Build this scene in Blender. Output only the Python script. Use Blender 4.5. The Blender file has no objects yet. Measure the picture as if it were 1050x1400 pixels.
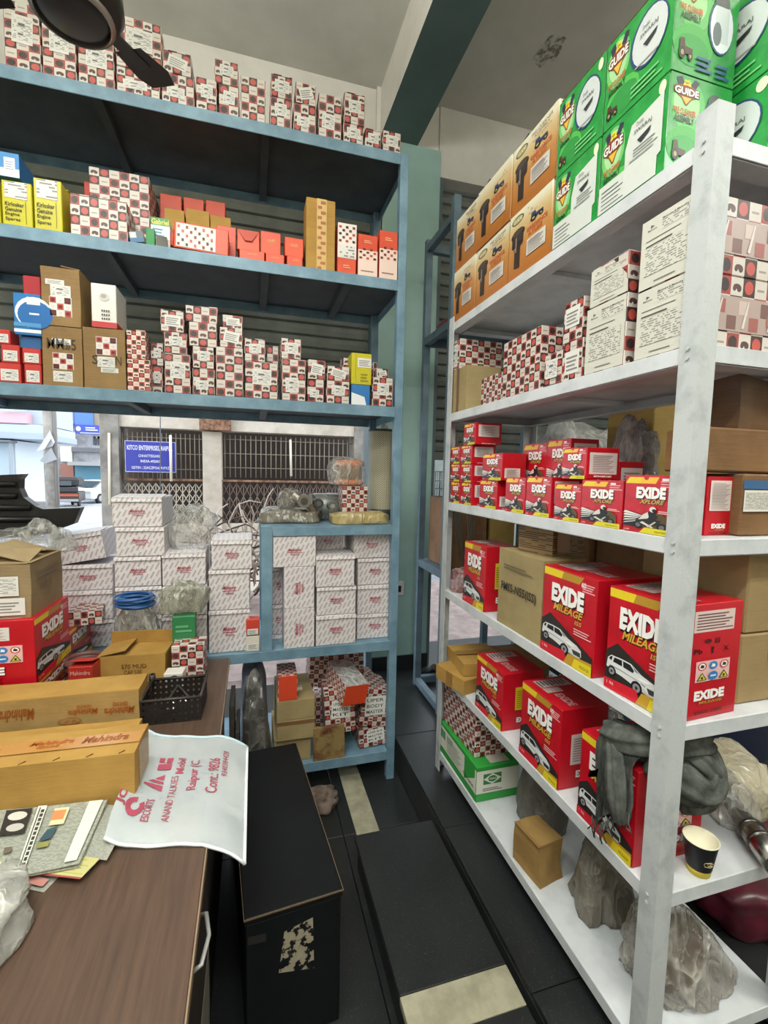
import bpy, bmesh, math, random
from mathutils import Vector, Matrix, noise, Euler

# ------------------------------------------------------------------ camera
# world: X along the blue rack, Y into the shop front, Z up (0 = raised floor under the white rack)
RM = Matrix(((0.96100552, 0.00279055, -0.27651509), (-0.27569449, 0.08730325, -0.95727253), (0.02146935, 0.99617787, 0.08466825)))
CAM = Vector((0, 0, 1.45)); FPX = 625.0; PX0, PY0 = 525.0, 700.0
sc = bpy.context.scene
C = bpy.context.collection
cd = bpy.data.cameras.new('camera'); cam = bpy.data.objects.new('camera', cd); C.objects.link(cam)
cd.sensor_fit = 'VERTICAL'; cd.sensor_height = 36; cd.lens = 36 * FPX / 1400; cd.clip_start = .02; cd.clip_end = 200
cam.matrix_world = Matrix.Translation(CAM) @ RM.to_4x4()
sc.camera = cam
# ------------------------------------------------------------------ world, lights, exposure
w = bpy.data.worlds.new('overcast_sky'); sc.world = w; w.use_nodes = True
bg = w.node_tree.nodes['Background']; bg.inputs['Color'].default_value = (.86, .93, 1, 1); bg.inputs['Strength'].default_value = 3.5
def area(name, loc, sx, sy, power, rot=(0, 0, 0), col=(.98, 1, .95)):
    l = bpy.data.lights.new(name, 'AREA'); l.shape = 'RECTANGLE'; l.size = sx; l.size_y = sy; l.energy = power; l.color = col
    o = bpy.data.objects.new(name, l); o.location = loc; o.rotation_euler = rot; C.objects.link(o); return o
for lx_, ly_, pw in ((-.25, -.3, 38), (2.5, -.45, 34), (-.4, -1.7, 22), (-.7, 1.05, 27)):   # unseen lights overhead: room light downward, up-facing fill added to brighten the ceiling
    area('unseen_room_light', (lx_, ly_, 3.15), 1.2, .12, pw)  # the last one is added to brighten the upper walls and pillar
    area('ceiling_fill_up', (lx_, ly_, 3.20), 1.2, .12, pw * 2.0, (math.pi, 0, 0))
sc.view_settings.view_transform = 'Standard'; sc.view_settings.look = 'None'
sc.view_settings.exposure = 0; sc.view_settings.gamma = 1; sc.view_settings.use_curve_mapping = False
sc.cycles.use_denoising = True
sc.cycles.max_bounces = 8; sc.cycles.transparent_max_bounces = 12
sc.cycles.sample_clamp_indirect = 6
rnd = random.Random(7)

# ------------------------------------------------------------------ picture geometry: solve one world coordinate from one pixel coordinate
def at(px, py, ax, v):
    r = RM @ Vector((px - PX0, -(py - PY0), -FPX)); return CAM + r * ((v - CAM[ax]) / r[ax])
def _solve(ax, p, g):
    s = sum(g[i] * (p[i] - CAM[i]) for i in range(3) if i != ax)
    return CAM[ax] - s / g[ax]
def _gx(px): return Vector([FPX * RM[i][0] + (px - PX0) * RM[i][2] for i in range(3)])
def _gy(py): return Vector([FPX * RM[i][1] - (py - PY0) * RM[i][2] for i in range(3)])
def PX_(x, y, z):
    c = RM.transposed() @ (Vector((x, y, z)) - CAM); return PX0 - FPX * c[0] / c[2]
def X_(px, y, z): return _solve(0, (0, y, z), _gx(px))
def Y_(px, x, z): return _solve(1, (x, 0, z), _gx(px))
def Z_(py, x, y): return _solve(2, (x, y, 0), _gy(py))

# ------------------------------------------------------------------ materials
def lin(c):
    if isinstance(c, str): c = [int(c[i:i + 2], 16) / 255 for i in (0, 2, 4)]
    return tuple((v / 12.92 if v <= .04045 else ((v + .055) / 1.055) ** 2.4) for v in c) + (1,)
class NT:
    def __init__(s, name, rough=.6, metal=0, spec=.5):
        s.m = bpy.data.materials.new(name); s.m.use_nodes = True; s.t = s.m.node_tree; s.b = s.t.nodes['Principled BSDF']
        s.b.inputs['Roughness'].default_value = rough; s.b.inputs['Metallic'].default_value = metal; s.b.inputs['Specular IOR Level'].default_value = spec
    def put(s, sock, v):
        if isinstance(v, bpy.types.NodeSocket): s.t.links.new(v, sock)
        elif v is not None: sock.default_value = v
    def n(s, t, **k):
        d = s.t.nodes.new(t)
        for a, b in k.items(): setattr(d, a, b)
        return d
    def ma(s, op, a, b=None, c=None):
        d = s.n('ShaderNodeMath', operation=op); s.put(d.inputs[0], a); s.put(d.inputs[1], b); s.put(d.inputs[2], c); return d.outputs[0]
    def mix(s, f, a, b):
        d = s.n('ShaderNodeMix', data_type='RGBA'); s.put(d.inputs[0], f); s.put(d.inputs[6], a); s.put(d.inputs[7], b); return d.outputs[2]
    def uv(s): return s.n('ShaderNodeTexCoord').outputs['UV']
    def obj(s): return s.n('ShaderNodeTexCoord').outputs['Object']
    def sep(s, v):
        d = s.n('ShaderNodeSeparateXYZ'); s.put(d.inputs[0], v); return d.outputs
    def comb(s, x, y, z=0.0):
        d = s.n('ShaderNodeCombineXYZ'); s.put(d.inputs[0], x); s.put(d.inputs[1], y); s.put(d.inputs[2], z); return d.outputs[0]
    def mapp(s, v, sc_, rot=(0, 0, 0)):
        d = s.n('ShaderNodeMapping'); s.put(d.inputs[0], v); d.inputs[3].default_value = sc_; d.inputs[2].default_value = rot; return d.outputs[0]
    def noise(s, v, scale, det=3, rough=.6):
        d = s.n('ShaderNodeTexNoise'); s.put(d.inputs['Vector'], v); d.inputs['Scale'].default_value = scale; d.inputs['Detail'].default_value = det; d.inputs['Roughness'].default_value = rough; return d.outputs[0]
    def white(s, v):
        d = s.n('ShaderNodeTexWhiteNoise'); s.put(d.inputs['Vector'], v); return d.outputs[0]
    def ramp(s, f, stops):
        d = s.n('ShaderNodeValToRGB'); s.put(d.inputs[0], f); e = d.color_ramp.elements
        while len(e) < len(stops): e.new(.5)
        for k, (p, c) in zip(e, stops): k.position = p; k.color = c
        return d.outputs[0]
    def bump(s, h, strength=.2, dist=.002):
        d = s.n('ShaderNodeBump'); s.put(d.inputs['Height'], h); d.inputs['Strength'].default_value = strength; d.inputs['Distance'].default_value = dist; s.t.links.new(d.outputs[0], s.b.inputs['Normal'])
    def col(s, v): s.put(s.b.inputs['Base Color'], v)
    def rough(s, v): s.put(s.b.inputs['Roughness'], v)
MC = {}
def plain(c, rough=.5, metal=0, spec=.5, alpha=1):
    k = (c, rough, metal, spec, alpha)
    if k not in MC:
        n = NT('paint_' + str(c), rough, metal, spec); n.col(lin(c)); n.b.inputs['Alpha'].default_value = alpha; MC[k] = n.m
    return MC[k]
def mottled(name, c1, c2, scale=8, rough=.6, metal=0, bump=.15, bscale=60, spec=.5, stretch=(1, 1, 1), lo=.35, hi=.65, alpha=1):
    n = NT(name, rough, metal, spec); v = n.mapp(n.obj(), stretch)
    f = n.noise(v, scale, 5)
    n.col(n.ramp(f, [(lo, lin(c1)), (hi, lin(c2))]))
    if bump: n.bump(n.noise(v, bscale, 3), bump)
    n.b.inputs['Alpha'].default_value = alpha
    return n.m
def m_checker(name='checker_print', A='35161a', B='9c3a35', white_='d0c9c1'):
    n = NT(name, .42); u = n.sep(n.uv()); x, y = u[0], u[1]
    i, j = n.ma('FLOOR', x), n.ma('FLOOR', y); fx, fy = n.ma('SUBTRACT', x, i), n.ma('SUBTRACT', y, j)
    par = n.ma('FLOORED_MODULO', n.ma('ADD', i, j), 2.0)
    row = n.ma('FLOORED_MODULO', n.ma('FLOOR', n.ma('MULTIPLY', n.ma('ADD', i, n.ma('MULTIPLY', j, 3.0)), .5)), 2.0)
    def disc(cx, cy, r, sx=1., sy=1.):
        a = n.ma('MULTIPLY', n.ma('SUBTRACT', fx, cx), sx); b = n.ma('MULTIPLY', n.ma('SUBTRACT', fy, cy), sy)
        return n.ma('LESS_THAN', n.ma('ADD', n.ma('MULTIPLY', a, a), n.ma('MULTIPLY', b, b)), r * r)
    c = disc(.5, .5, .36)
    base = n.mix(row, lin(A), lin(B)); ci = n.mix(row, lin('bb4a41'), lin('2c1619'))
    colr = n.mix(c, base, ci)
    tr = n.ma('MAXIMUM', n.ma('MAXIMUM', disc(.3, .38, .14), disc(.68, .4, .19)), disc(.5, .5, .3, 1, 2.2))
    txt = n.ma('MULTIPLY', n.ma('LESS_THAN', n.ma('ABSOLUTE', n.ma('SUBTRACT', fy, .45)), .06), n.ma('LESS_THAN', n.ma('ABSOLUTE', n.ma('SUBTRACT', fx, .5)), .3))
    ic = n.mix(n.ma('MULTIPLY', tr, n.ma('SUBTRACT', 1.0, row)), lin(white_), lin('4a2a28'))
    ic = n.mix(n.ma('MULTIPLY', txt, n.ma('MULTIPLY', row, .75)), ic, lin('7d6f6c'))
    ov = n.mix(par, ic, colr)
    g = n.noise(n.obj(), 14, 4); n.col(n.mix(n.ma('MULTIPLY', n.ma('SUBTRACT', g, .35), .35), ov, lin('a79c90')))
    n.bump(n.noise(n.obj(), 40, 2), .12, .003)
    return n.m
def m_dash():
    n = NT('spares_print', .5); u = n.sep(n.mapp(n.uv(), (1, 1, 1), (0, 0, math.radians(-62))))
    x, y = u[0], u[1]; k = 50.0
    yy = n.ma('MULTIPLY', y, k * 1.15); r = n.ma('FLOOR', yy); fy = n.ma('SUBTRACT', yy, r)
    xx = n.ma('ADD', n.ma('MULTIPLY', x, 21.0), n.ma('MULTIPLY', r, .37)); fx = n.ma('FRACT', xx)
    d = n.ma('MULTIPLY', n.ma('LESS_THAN', n.ma('ABSOLUTE', n.ma('SUBTRACT', fy, .5)), .2), n.ma('LESS_THAN', fx, .68))
    br = n.ma('GREATER_THAN', n.ma('FRACT', n.ma('MULTIPLY', x, 150.0)), .25)
    sel = n.ma('FLOORED_MODULO', r, 2.0)
    ink = n.mix(sel, lin('85828a'), lin('a58a90'))
    f = n.ma('MULTIPLY', n.ma('MULTIPLY', d, br), .85)
    g = n.noise(n.obj(), 9, 4)
    base = n.mix(g, lin('cfcacc'), lin('e3dfe0'))
    n.col(n.mix(f, base, ink)); n.bump(n.noise(n.obj(), 25, 2), .15, .004)
    return n.m
def m_card(name, c1, c2, rough=.75):
    n = NT(name, rough, 0, .25); v = n.obj()
    a = n.noise(v, 6, 5); b = n.noise(n.mapp(v, (1, 1, 30)), 12, 2)
    f = n.ma('ADD', n.ma('MULTIPLY', a, .7), n.ma('MULTIPLY', b, .3))
    n.col(n.ramp(f, [(.3, lin(c1)), (.68, lin(c2))])); n.bump(n.ma('ADD', b, n.noise(v, 30, 3)), .18, .002)
    return n.m
def m_lines(name, paper, ink, rows=90., wd=40., dens=.62):
    "small unreadable print: rows of broken strokes"
    n = NT(name, .6); u = n.sep(n.uv()); x, y = u[0], u[1]
    yy = n.ma('MULTIPLY', y, rows); r = n.ma('FLOOR', yy); fy = n.ma('SUBTRACT', yy, r)
    wv = n.white(n.comb(n.ma('FLOOR', n.ma('MULTIPLY', x, wd)), r))
    f = n.ma('MULTIPLY', n.ma('LESS_THAN', n.ma('ABSOLUTE', n.ma('SUBTRACT', fy, .5)), .25), n.ma('LESS_THAN', wv, dens))
    n.col(n.mix(f, lin(paper), lin(ink))); return n.m
CHK = m_checker(); DASH = m_dash()
CHKR = m_checker('red_checker_print', '4a1a1c', 'b8452f', 'e6d2c6')
TAN = m_card('tan_cardboard', '9c773a', 'b8924f'); BRN = m_card('brown_cardboard', '7f6443', '9c8055'); DRK = m_card('dark_cardboard', '6d5338', '8a6c48'); KHA = m_card('khaki_cardboard', '8d7d59', 'a9976c')
BLUE = mottled('steel_blue_paint', '5f7f93', '7a9bae', 9, .45, 0, .12, 80)
DSLATE = mottled('dark_slate_grey', '394347', '475257', 6, .6, 0, .1, 60)  # darker grey for the plates and ribs of the upper three blue shelves
WHT = mottled('white_rack_paint', '9da3a6', 'bdc2c4', 11, .5, 0, .35, 110, lo=.28, hi=.5)
WHTP = mottled('white_shelf_paint', 'b3b9bd', 'd0d4d8', 6, .45, 0, .2, 60, lo=.3, hi=.55)
RED = mottled('red_carton_print', 'b0101c', 'c9152a', 4, .32, 0, .05, 30)
STK = plain('dcdbd7', .5); STKT = m_lines('sticker_print', 'd9d8d4', '8a8a8a', 16, 9, .5)
GRAN = None
def m_granite(name='black_granite', base='181b1c', rough=.28):
    n = NT(name, rough); v = n.obj(); a = n.noise(v, 220, 2); b = n.noise(v, 3, 4)
    c = n.mix(n.ma('MULTIPLY', n.ma('GREATER_THAN', a, .66), .35), n.mix(b, lin(base), lin('2b2e2f')), lin('6a6d6e'))
    n.col(c); n.rough(n.ma('MULTIPLY_ADD', b, .35, rough - .1)); return n.m
GRAN = m_granite(); STONE = mottled('buff_stone', '8f8b76', 'aaa68f', 14, .6, 0, .2, 90)
def m_wood():
    n = NT('brown_laminate', .42); v = n.mapp(n.obj(), (26, 1.6, 1), (0, 0, .05))
    a = n.noise(v, 3, 6, .65); b = n.noise(n.obj(), 4, 4)
    c = n.ramp(a, [(.3, lin('3f3028')), (.7, lin('5d4739'))])
    n.col(n.mix(n.ma('MULTIPLY', b, .25), c, lin('6a5445'))); n.bump(a, .08, .001); return n.m
WOOD = m_wood()
def m_film(name, c, alpha=.3, rough=.2):
    n = NT(name, rough, 0, .7); v = n.obj()
    def ridge(sc, pw, st): a = n.noise(n.mapp(v, st), sc, 3, .5); return n.ma('POWER', n.ma('SUBTRACT', 1.0, n.ma('ABSOLUTE', n.ma('MULTIPLY_ADD', a, 4.0, -2.0))), pw)
    r = n.ma('MAXIMUM', ridge(9, 5., (1, 1, .5)), n.ma('MULTIPLY', ridge(20, 4., (1, .8, .6)), .6))
    n.col(n.mix(n.ma('MULTIPLY', r, .5 if alpha < .8 else .14), lin(c), lin('dcdcd6')))  # crease ridges whitened in the colour, standing in for highlights on crumpled film
    n.put(n.b.inputs['Alpha'], n.ma('MINIMUM', n.ma('MULTIPLY_ADD', r, .5, alpha if alpha > .8 else alpha * .55), 1.0)); n.bump(r, .9 if alpha < .8 else .5, .012); return n.m
FILM = m_film('clear_plastic_film', 'b9b9b2', .34); FILMG = m_film('grey_plastic_film', '8d8c84', .62); FILMD = m_film('dark_plastic_film', '55534c', .8, .3)
FILMW = m_film('white_plastic_film', 'd9dad9', .75, .3)
# ------------------------------------------------------------------ objects
def tag(o, label=None, cat=None, group=None, kind=None):
    if label: o['label'] = label
    if cat: o['category'] = cat
    if group: o['group'] = group
    if kind: o['kind'] = kind
    return o
def link(name, me, parent=None, mats=None):
    o = bpy.data.objects.new(name, me); C.objects.link(o)
    if mats is not None and me is not None:
        for m in (mats if isinstance(mats, (list, tuple)) else [mats]): me.materials.append(m)
    if parent: o.parent = parent
    return o
def empty(name, loc, rotz=0):
    o = bpy.data.objects.new(name, None); C.objects.link(o); o.location = loc; o.rotation_euler = (0, 0, rotz); o.empty_display_size = .05; return o
def frombm(name, bm, mats, parent=None, smooth=False):
    bmesh.ops.recalc_face_normals(bm, faces=bm.faces[:]) if len(bm.faces) > 1 else None
    me = bpy.data.meshes.new(name); bm.normal_update(); bm.to_mesh(me); bm.free()
    if smooth:
        for p in me.polygons: p.use_smooth = True
    return link(name, me, parent, mats)
def bx(bm, x0, y0, z0, x1, y1, z1, mi=0, M=None):
    r = bmesh.ops.create_cube(bm, size=1)['verts']
    for v in r:
        v.co = Vector((x0 + (v.co.x + .5) * (x1 - x0), y0 + (v.co.y + .5) * (y1 - y0), z0 + (v.co.z + .5) * (z1 - z0)))
        if M: v.co = M @ v.co
    for f in {f for v in r for f in v.link_faces}: f.material_index = mi
    return r
def boxo(name, x0, y0, z0, x1, y1, z1, mat, parent=None, bev=0):
    "box object with its origin at its own base centre"
    bm = bmesh.new(); cx, cy = (x0 + x1) / 2, (y0 + y1) / 2
    bx(bm, x0 - cx, y0 - cy, 0, x1 - cx, y1 - cy, z1 - z0)
    if bev: bmesh.ops.bevel(bm, geom=bm.edges[:], offset=bev, segments=1, affect='EDGES')
    o = frombm(name, bm, mat, parent); o.location = (cx, cy, z0); return o
def tube(bm, pts, r, n=8, mi=0, cap=True, rs=None):
    pts = [Vector(p) for p in pts]; rings = []
    for k, p in enumerate(pts):
        t = (pts[min(k + 1, len(pts) - 1)] - pts[max(k - 1, 0)]).normalized()
        a = t.orthogonal().normalized() if k == 0 else (rings[-1][1] - t * rings[-1][1].dot(t)).normalized()
        b = t.cross(a); rr = rs[k] if rs else r
        rings.append(([bm.verts.new(p + (a * math.cos(2 * math.pi * q / n) + b * math.sin(2 * math.pi * q / n)) * rr) for q in range(n)], a))
    for k in range(len(rings) - 1):
        for q in range(n):
            f = bm.faces.new((rings[k][0][q], rings[k][0][(q + 1) % n], rings[k + 1][0][(q + 1) % n], rings[k + 1][0][q])); f.material_index = mi; f.smooth = True
    if cap:
        f = bm.faces.new(rings[0][0][::-1]); f.material_index = mi; f = bm.faces.new(rings[-1][0]); f.material_index = mi
def lathe(bm, prof, n=24, mi=0, M=None):
    rings = []
    for r, z in prof:
        rings.append([bm.verts.new((r * math.cos(2 * math.pi * q / n), r * math.sin(2 * math.pi * q / n), z)) for q in range(n)])
    for k in range(len(rings) - 1):
        for q in range(n):
            f = bm.faces.new((rings[k][q], rings[k][(q + 1) % n], rings[k + 1][(q + 1) % n], rings[k + 1][q])); f.smooth = True; f.material_index = mi
    if M:
        for rg in rings:
            for v in rg: v.co = M @ v.co
    return rings
# ------------------------------------------------------------------ flat print drawn in a unit square
TXT = {}
def text_geo(s, bold=0.0):
    k = (s, bold)
    if k not in TXT:
        c = bpy.data.curves.new('lettering', 'FONT'); c.body = s; c.offset = bold; c.resolution_u = 2
        o = bpy.data.objects.new('lettering', c); me = o.to_mesh()
        vs = [v.co.copy() for v in me.vertices]; fs = [list(p.vertices) for p in me.polygons]
        x0 = min(v.x for v in vs); x1 = max(v.x for v in vs); y0 = min(v.y for v in vs); y1 = max(v.y for v in vs)
        TXT[k] = ([((v.x - x0) / (x1 - x0), (v.y - y0) / (y1 - y0)) for v in vs], fs)
        o.to_mesh_clear(); bpy.data.objects.remove(o); bpy.data.curves.remove(c)
    return TXT[k]
class Draw:
    def __init__(s, dz=.12): s.v = []; s.f = []; s.mi = []; s.mats = []; s.uv = []; s.z = 1.; s.dz = dz
    def m(s, mat):
        if isinstance(mat, str): mat = plain(mat, .4)
        if mat not in s.mats: s.mats.append(mat)
        return s.mats.index(mat)
    def geo(s, pts, faces, mat):
        b = len(s.v); i = s.m(mat); s.z += s.dz
        s.v += [(p[0], p[1], s.z) for p in pts]
        for f in faces: s.f.append([b + q for q in f]); s.mi.append(i)
        return s
    def poly(s, pts, mat): return s.geo(pts, [list(range(len(pts)))], mat)
    def rect(s, a, b, c, d, mat): return s.poly([(a, b), (c, b), (c, d), (a, d)], mat)
    def circ(s, cx, cy, rx, ry, mat, n=14): return s.poly([(cx + rx * math.cos(2 * math.pi * k / n), cy + ry * math.sin(2 * math.pi * k / n)) for k in range(n)], mat)
    def text(s, t, a, b, c, d, mat, bold=.0, shear=0.):
        p, f = text_geo(t, bold); return s.geo([(a + (x + shear * (y - .5)) * (c - a), b + y * (d - b)) for x, y in p], f, mat)
    def lines(s, a, b, c, d, n, mat, fill=.45, rag=.3):
        h = (d - b) / n
        for k in range(n): s.rect(a, b + k * h, c - (c - a) * rag * ((k * 37 % 10) / 10), b + k * h + h * fill, mat)
        return s
    def mesh(s, name):
        me = bpy.data.meshes.new(name); me.from_pydata(s.v, [], s.f)
        for m in s.mats: me.materials.append(m)
        ul = me.uv_layers.new(name='UVMap')
        for p in me.polygons:
            p.material_index = s.mi[p.index]
            for li in p.loop_indices: ul.data[li].uv = s.v[me.loops[li].vertex_index][:2]
        me.update(); return me
PR = {}
def prn(key, fn, dz=.12):
    if key not in PR: d = Draw(dz); fn(d); PR[key] = d.mesh(key)
    return PR[key]
SZ = {}
def stick(root, name, me, face='F', r=(0, 0, 1, 1), label=None, rot=0, lift=.0004):
    "put a flat print on one face of a box: r is its rectangle in fractions of that face"
    w, d, h = SZ[root.name]; a, b, c, e = r
    fr = {'F': ((-w / 2, -d / 2, 0), (w, 0, 0), (0, 0, h), (0, -1, 0)), 'R': ((w / 2, -d / 2, 0), (0, d, 0), (0, 0, h), (1, 0, 0)),
          'L': ((-w / 2, d / 2, 0), (0, -d, 0), (0, 0, h), (-1, 0, 0)), 'T': ((-w / 2, -d / 2, h), (w, 0, 0), (0, d, 0), (0, 0, 1)), 'B': ((w / 2, d / 2, 0), (-w, 0, 0), (0, 0, h), (0, 1, 0))}[face]
    O, U, V, N = map(Vector, fr)
    o = link(name, me, root)
    M = Matrix.Identity(4); U2 = U * (c - a); V2 = V * (e - b)
    for i in range(3): M[i][0] = U2[i]; M[i][1] = V2[i]; M[i][2] = N[i] * .001; M[i][3] = (O + U * a + V * b + N * lift)[i]
    if rot:
        sc_ = Matrix.Diagonal((U2.length, V2.length, .001, 1)); un = Matrix.Identity(4)
        for i in range(3): un[i][0] = U.normalized()[i]; un[i][1] = V.normalized()[i]; un[i][2] = N[i]; un[i][3] = M[i][3]
        ctr = Matrix.Translation((U2.length / 2, V2.length / 2, 0)); M = un @ ctr @ Matrix.Rotation(rot, 4, 'Z') @ ctr.inverted() @ sc_
    o.matrix_local = M
    if label: o['label'] = label
    return o
def carton(name, label, cat, group, x, y, z, w, d, h, rz=0, mats=None, cell=.034, bev=.0018, jit=.0, tilt=(0, 0), dimple=0, taper=0):
    "a box with its origin at its base centre; local -Y is the front"
    bm = bmesh.new(); bx(bm, -w / 2, -d / 2, 0, w / 2, d / 2, h)
    R_ = random.Random(sum(map(ord, label)))
    if dimple:
        bmesh.ops.subdivide_edges(bm, edges=bm.edges[:], cuts=3, use_grid_fill=True)
        s = R_.random() * 50
        for v in bm.verts:
            n_ = noise.noise_vector(v.co * 9 + Vector((s, s, s))) * dimple
            if v.co.z < .001: n_.z = 0
            v.co += n_
    elif jit:
        for v in bm.verts:
            if v.co.z > h / 2: v.co += Vector((R_.uniform(-jit, jit), R_.uniform(-jit, jit), R_.uniform(-jit, jit)))
    if taper:
        for v in bm.verts: v.co.x *= 1 - taper * v.co.z / h; v.co.y *= 1 - taper * v.co.z / h
    if not dimple: bmesh.ops.bevel(bm, geom=bm.edges[:], offset=bev, segments=1, affect='EDGES')
    uvl = bm.loops.layers.uv.new('UVMap'); ox, oy = R_.randint(0, 9), R_.randint(0, 9)
    nx, ny, nz = (w, d, h) if cell is None else (max(1, round(w / cell)), max(1, round(d / cell)), max(1, round(h / cell)))
    bm.normal_update(); nm = len(mats)
    for f in bm.faces:
        n_ = f.normal; a = max(range(3), key=lambda i: abs(n_[i]))
        f.material_index = min(nm - 1, (1 if a == 0 else (0 if a == 1 else 2)))
        for l in f.loops:
            p = l.vert.co; fx, fy, fz = (p.x + w / 2) / w * nx, (p.y + d / 2) / d * ny, p.z / h * nz
            l[uvl].uv = ((fx + ox, fz + oy) if a == 1 else ((fy + ox + nx, fz + oy) if a == 0 else (fx + ox, fy + oy + nz)))
        if dimple: f.smooth = False
    o = frombm(name, bm, mats); o.location = (x, y, z); o.rotation_euler = (tilt[0], tilt[1], rz)
    SZ[o.name] = (w, d, h); tag(o, label, cat, group); return o
def flap(root, mat, ang=.1, w_=.97, frac=.5, side='B', name='flap', uvc=.034):
    "a lid flap hinged on a top edge of a carton, lifted a little"
    w, d, h = SZ[root.name]; bm = bmesh.new(); t = .003
    if side in 'FB': bx(bm, -w * w_ / 2, 0, 0, w * w_ / 2, d * frac, t)
    else: bx(bm, -d * w_ / 2, 0, 0, d * w_ / 2, w * frac, t)
    uvl = bm.loops.layers.uv.new('UVMap')
    for f in bm.faces:
        for l in f.loops: l[uvl].uv = (l.vert.co.x / uvc + 7, l.vert.co.y / uvc + 5)
    o = frombm(name, bm, mat, root)
    rz, p = {'B': (math.pi, (0, d / 2, h)), 'F': (0, (0, -d / 2, h)), 'L': (-math.pi / 2, (-w / 2, 0, h)), 'R': (math.pi / 2, (w / 2, 0, h))}[side]
    o.matrix_local = Matrix.Translation(p) @ Matrix.Rotation(rz, 4, 'Z') @ Matrix.Rotation(ang, 4, 'X') @ Matrix.Translation((0, 0, .0006)); return o
def lump(name, label, cat, group, loc, size, mat, seed=0, amp=.25, freq=1.6, fold=.12, rz=0, sub=4, sq=.8, parent=None, flat=.6, tp=0, lean=(0, 0)):
    "crumpled soft body standing on loc: size = full extents"
    bm = bmesh.new(); bmesh.ops.create_icosphere(bm, subdivisions=sub, radius=1); s = Vector((seed * 3.1, seed * 1.7, seed * 2.3))
    for v in bm.verts:
        p = v.co.normalized(); q = Vector([math.copysign(abs(c) ** sq, c) for c in p])
        a_ = Vector((p.x, p.y, p.z * .55)); wv = noise.noise_vector(p * 1.3 + s) * .35
        r1 = (1 - abs(noise.noise((a_ + wv) * freq * 1.5 + s)) * 1.6); r2 = (1 - abs(noise.noise((a_ + wv) * freq * 3.3 + s * 2)) * 1.6)
        k = 1 + amp * noise.noise(p * freq + s) + fold * (max(0, r1) ** 3 * .55 + max(0, r2) ** 3 * .22 - .25)
        v.co = q * k
        if v.co.z < -flat: v.co.z = -flat + (v.co.z + flat) * .03
    z0 = min(v.co.z for v in bm.verts); z1 = max(v.co.z for v in bm.verts)
    ex = max(abs(v.co.x) for v in bm.verts); ey = max(abs(v.co.y) for v in bm.verts)
    for v in bm.verts: v.co = Vector((v.co.x / ex * size[0] / 2, v.co.y / ey * size[1] / 2, (v.co.z - z0) / (z1 - z0) * size[2]))
    for v in bm.verts:
        t_ = v.co.z / size[2]; v.co.x = v.co.x * (1 - tp * t_) + lean[0] * t_; v.co.y = v.co.y * (1 - tp * t_) + lean[1] * t_
    o = frombm(name, bm, mat, parent, True); o.location = Vector(loc) + Vector((0, 0, .0008)); o.rotation_euler = (0, 0, rz)
    if label: tag(o, label, cat, group)
    return o
# ================================================================== SETTING
def struct(name, label=None, **k):
    return name
def sbox(name, x0, y0, z0, x1, y1, z1, mat, label=None, bev=0):
    o = boxo(name, x0, y0, z0, x1, y1, z1, mat, None, bev); o['kind'] = 'structure'
    if label: o['label'] = label; o['category'] = name.split('_')[0]
    return o
WALLM = mottled('painted_plaster', 'd2cec4', 'e0dcd2', 3, .8, 0, .1, 40, .2)
CEILM = mottled('ceiling_plaster', 'bdbab0', 'c9c6bc', 3, .85, 0, .1, 40, .2)
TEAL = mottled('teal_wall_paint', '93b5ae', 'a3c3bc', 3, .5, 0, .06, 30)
TEALD = mottled('shaded_teal_paint', '4f615e', '5a6c69', 3, .6, 0, .06, 30)  # teal darkened in its colour for the beam's underside, which gets little light
H = 3.99; LOW = -.17; STEP = .752; YW = 3.17
# floors: black granite; the aisle is a step lower than the floor under the white rack
fl = sbox('floor', -2.7, -2.5, LOW - .12, STEP, 3.45, LOW - .02, m_granite('dark_screed', '121414', .5), 'black granite floor of the lower aisle between the two racks')
k = 0
ys = [-2.5, -1.6, -.7, .2, 1.05, 1.88, 2.62, 3.45]
for i, (xa, xb) in enumerate(((-2.7, -1.7), (-1.7, -.8), (-.8, .07), (.07, .388), (.388, STEP))):
    for ya, yb in zip(ys, ys[1:]):
        bm = bmesh.new(); bx(bm, -(xb - xa) / 2 + .0015, -(yb - ya) / 2 + .0015, 0, (xb - xa) / 2 - .0015, (yb - ya) / 2 - .0015, .02)
        bmesh.ops.bevel(bm, geom=bm.edges[:], offset=.0015, segments=1, affect='EDGES')
        o = frombm('granite_slab', bm, GRAN, fl); o.location = ((xa + xb) / 2 + 1 - .974 - .0, (ya + yb) / 2, .1); o.location.x = (xa + xb) / 2 - (STEP - 2.7) / 2; o.location.y = (ya + yb) / 2 - .475
inl = boxo('inlay_strip', .445, 1.75, LOW + .0005, .55, 3.4, LOW + .003, STONE, fl); inl.location -= Vector(((STEP - 2.7) / 2, .475, LOW - .12))
f2 = sbox('floor', STEP, -2.5, LOW - .12, 4.2, 3.6, -.02, m_granite('dark_screed_upper', '121414', .5), 'black granite raised floor under the white rack')
xs2 = [STEP, 1.55, 2.35, 3.2, 4.2]; ys2 = [-2.5, -1.6, -.7, .25, 1.0, 1.62, 2.3, 2.95, 3.6]
for xa, xb in zip(xs2, xs2[1:]):
    for ya, yb in zip(ys2, ys2[1:]):
        bm = bmesh.new(); bx(bm, -(xb - xa) / 2 + .0015, -(yb - ya) / 2 + .0015, 0, (xb - xa) / 2 - .0015, (yb - ya) / 2 - .0015, .02)
        bmesh.ops.bevel(bm, geom=bm.edges[:], offset=.002, segments=1, affect='EDGES')
        o = frombm('granite_slab', bm, GRAN, f2); o.location = ((xa + xb) / 2 - (STEP + 4.2) / 2, (ya + yb) / 2 - .55, .27)
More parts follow.
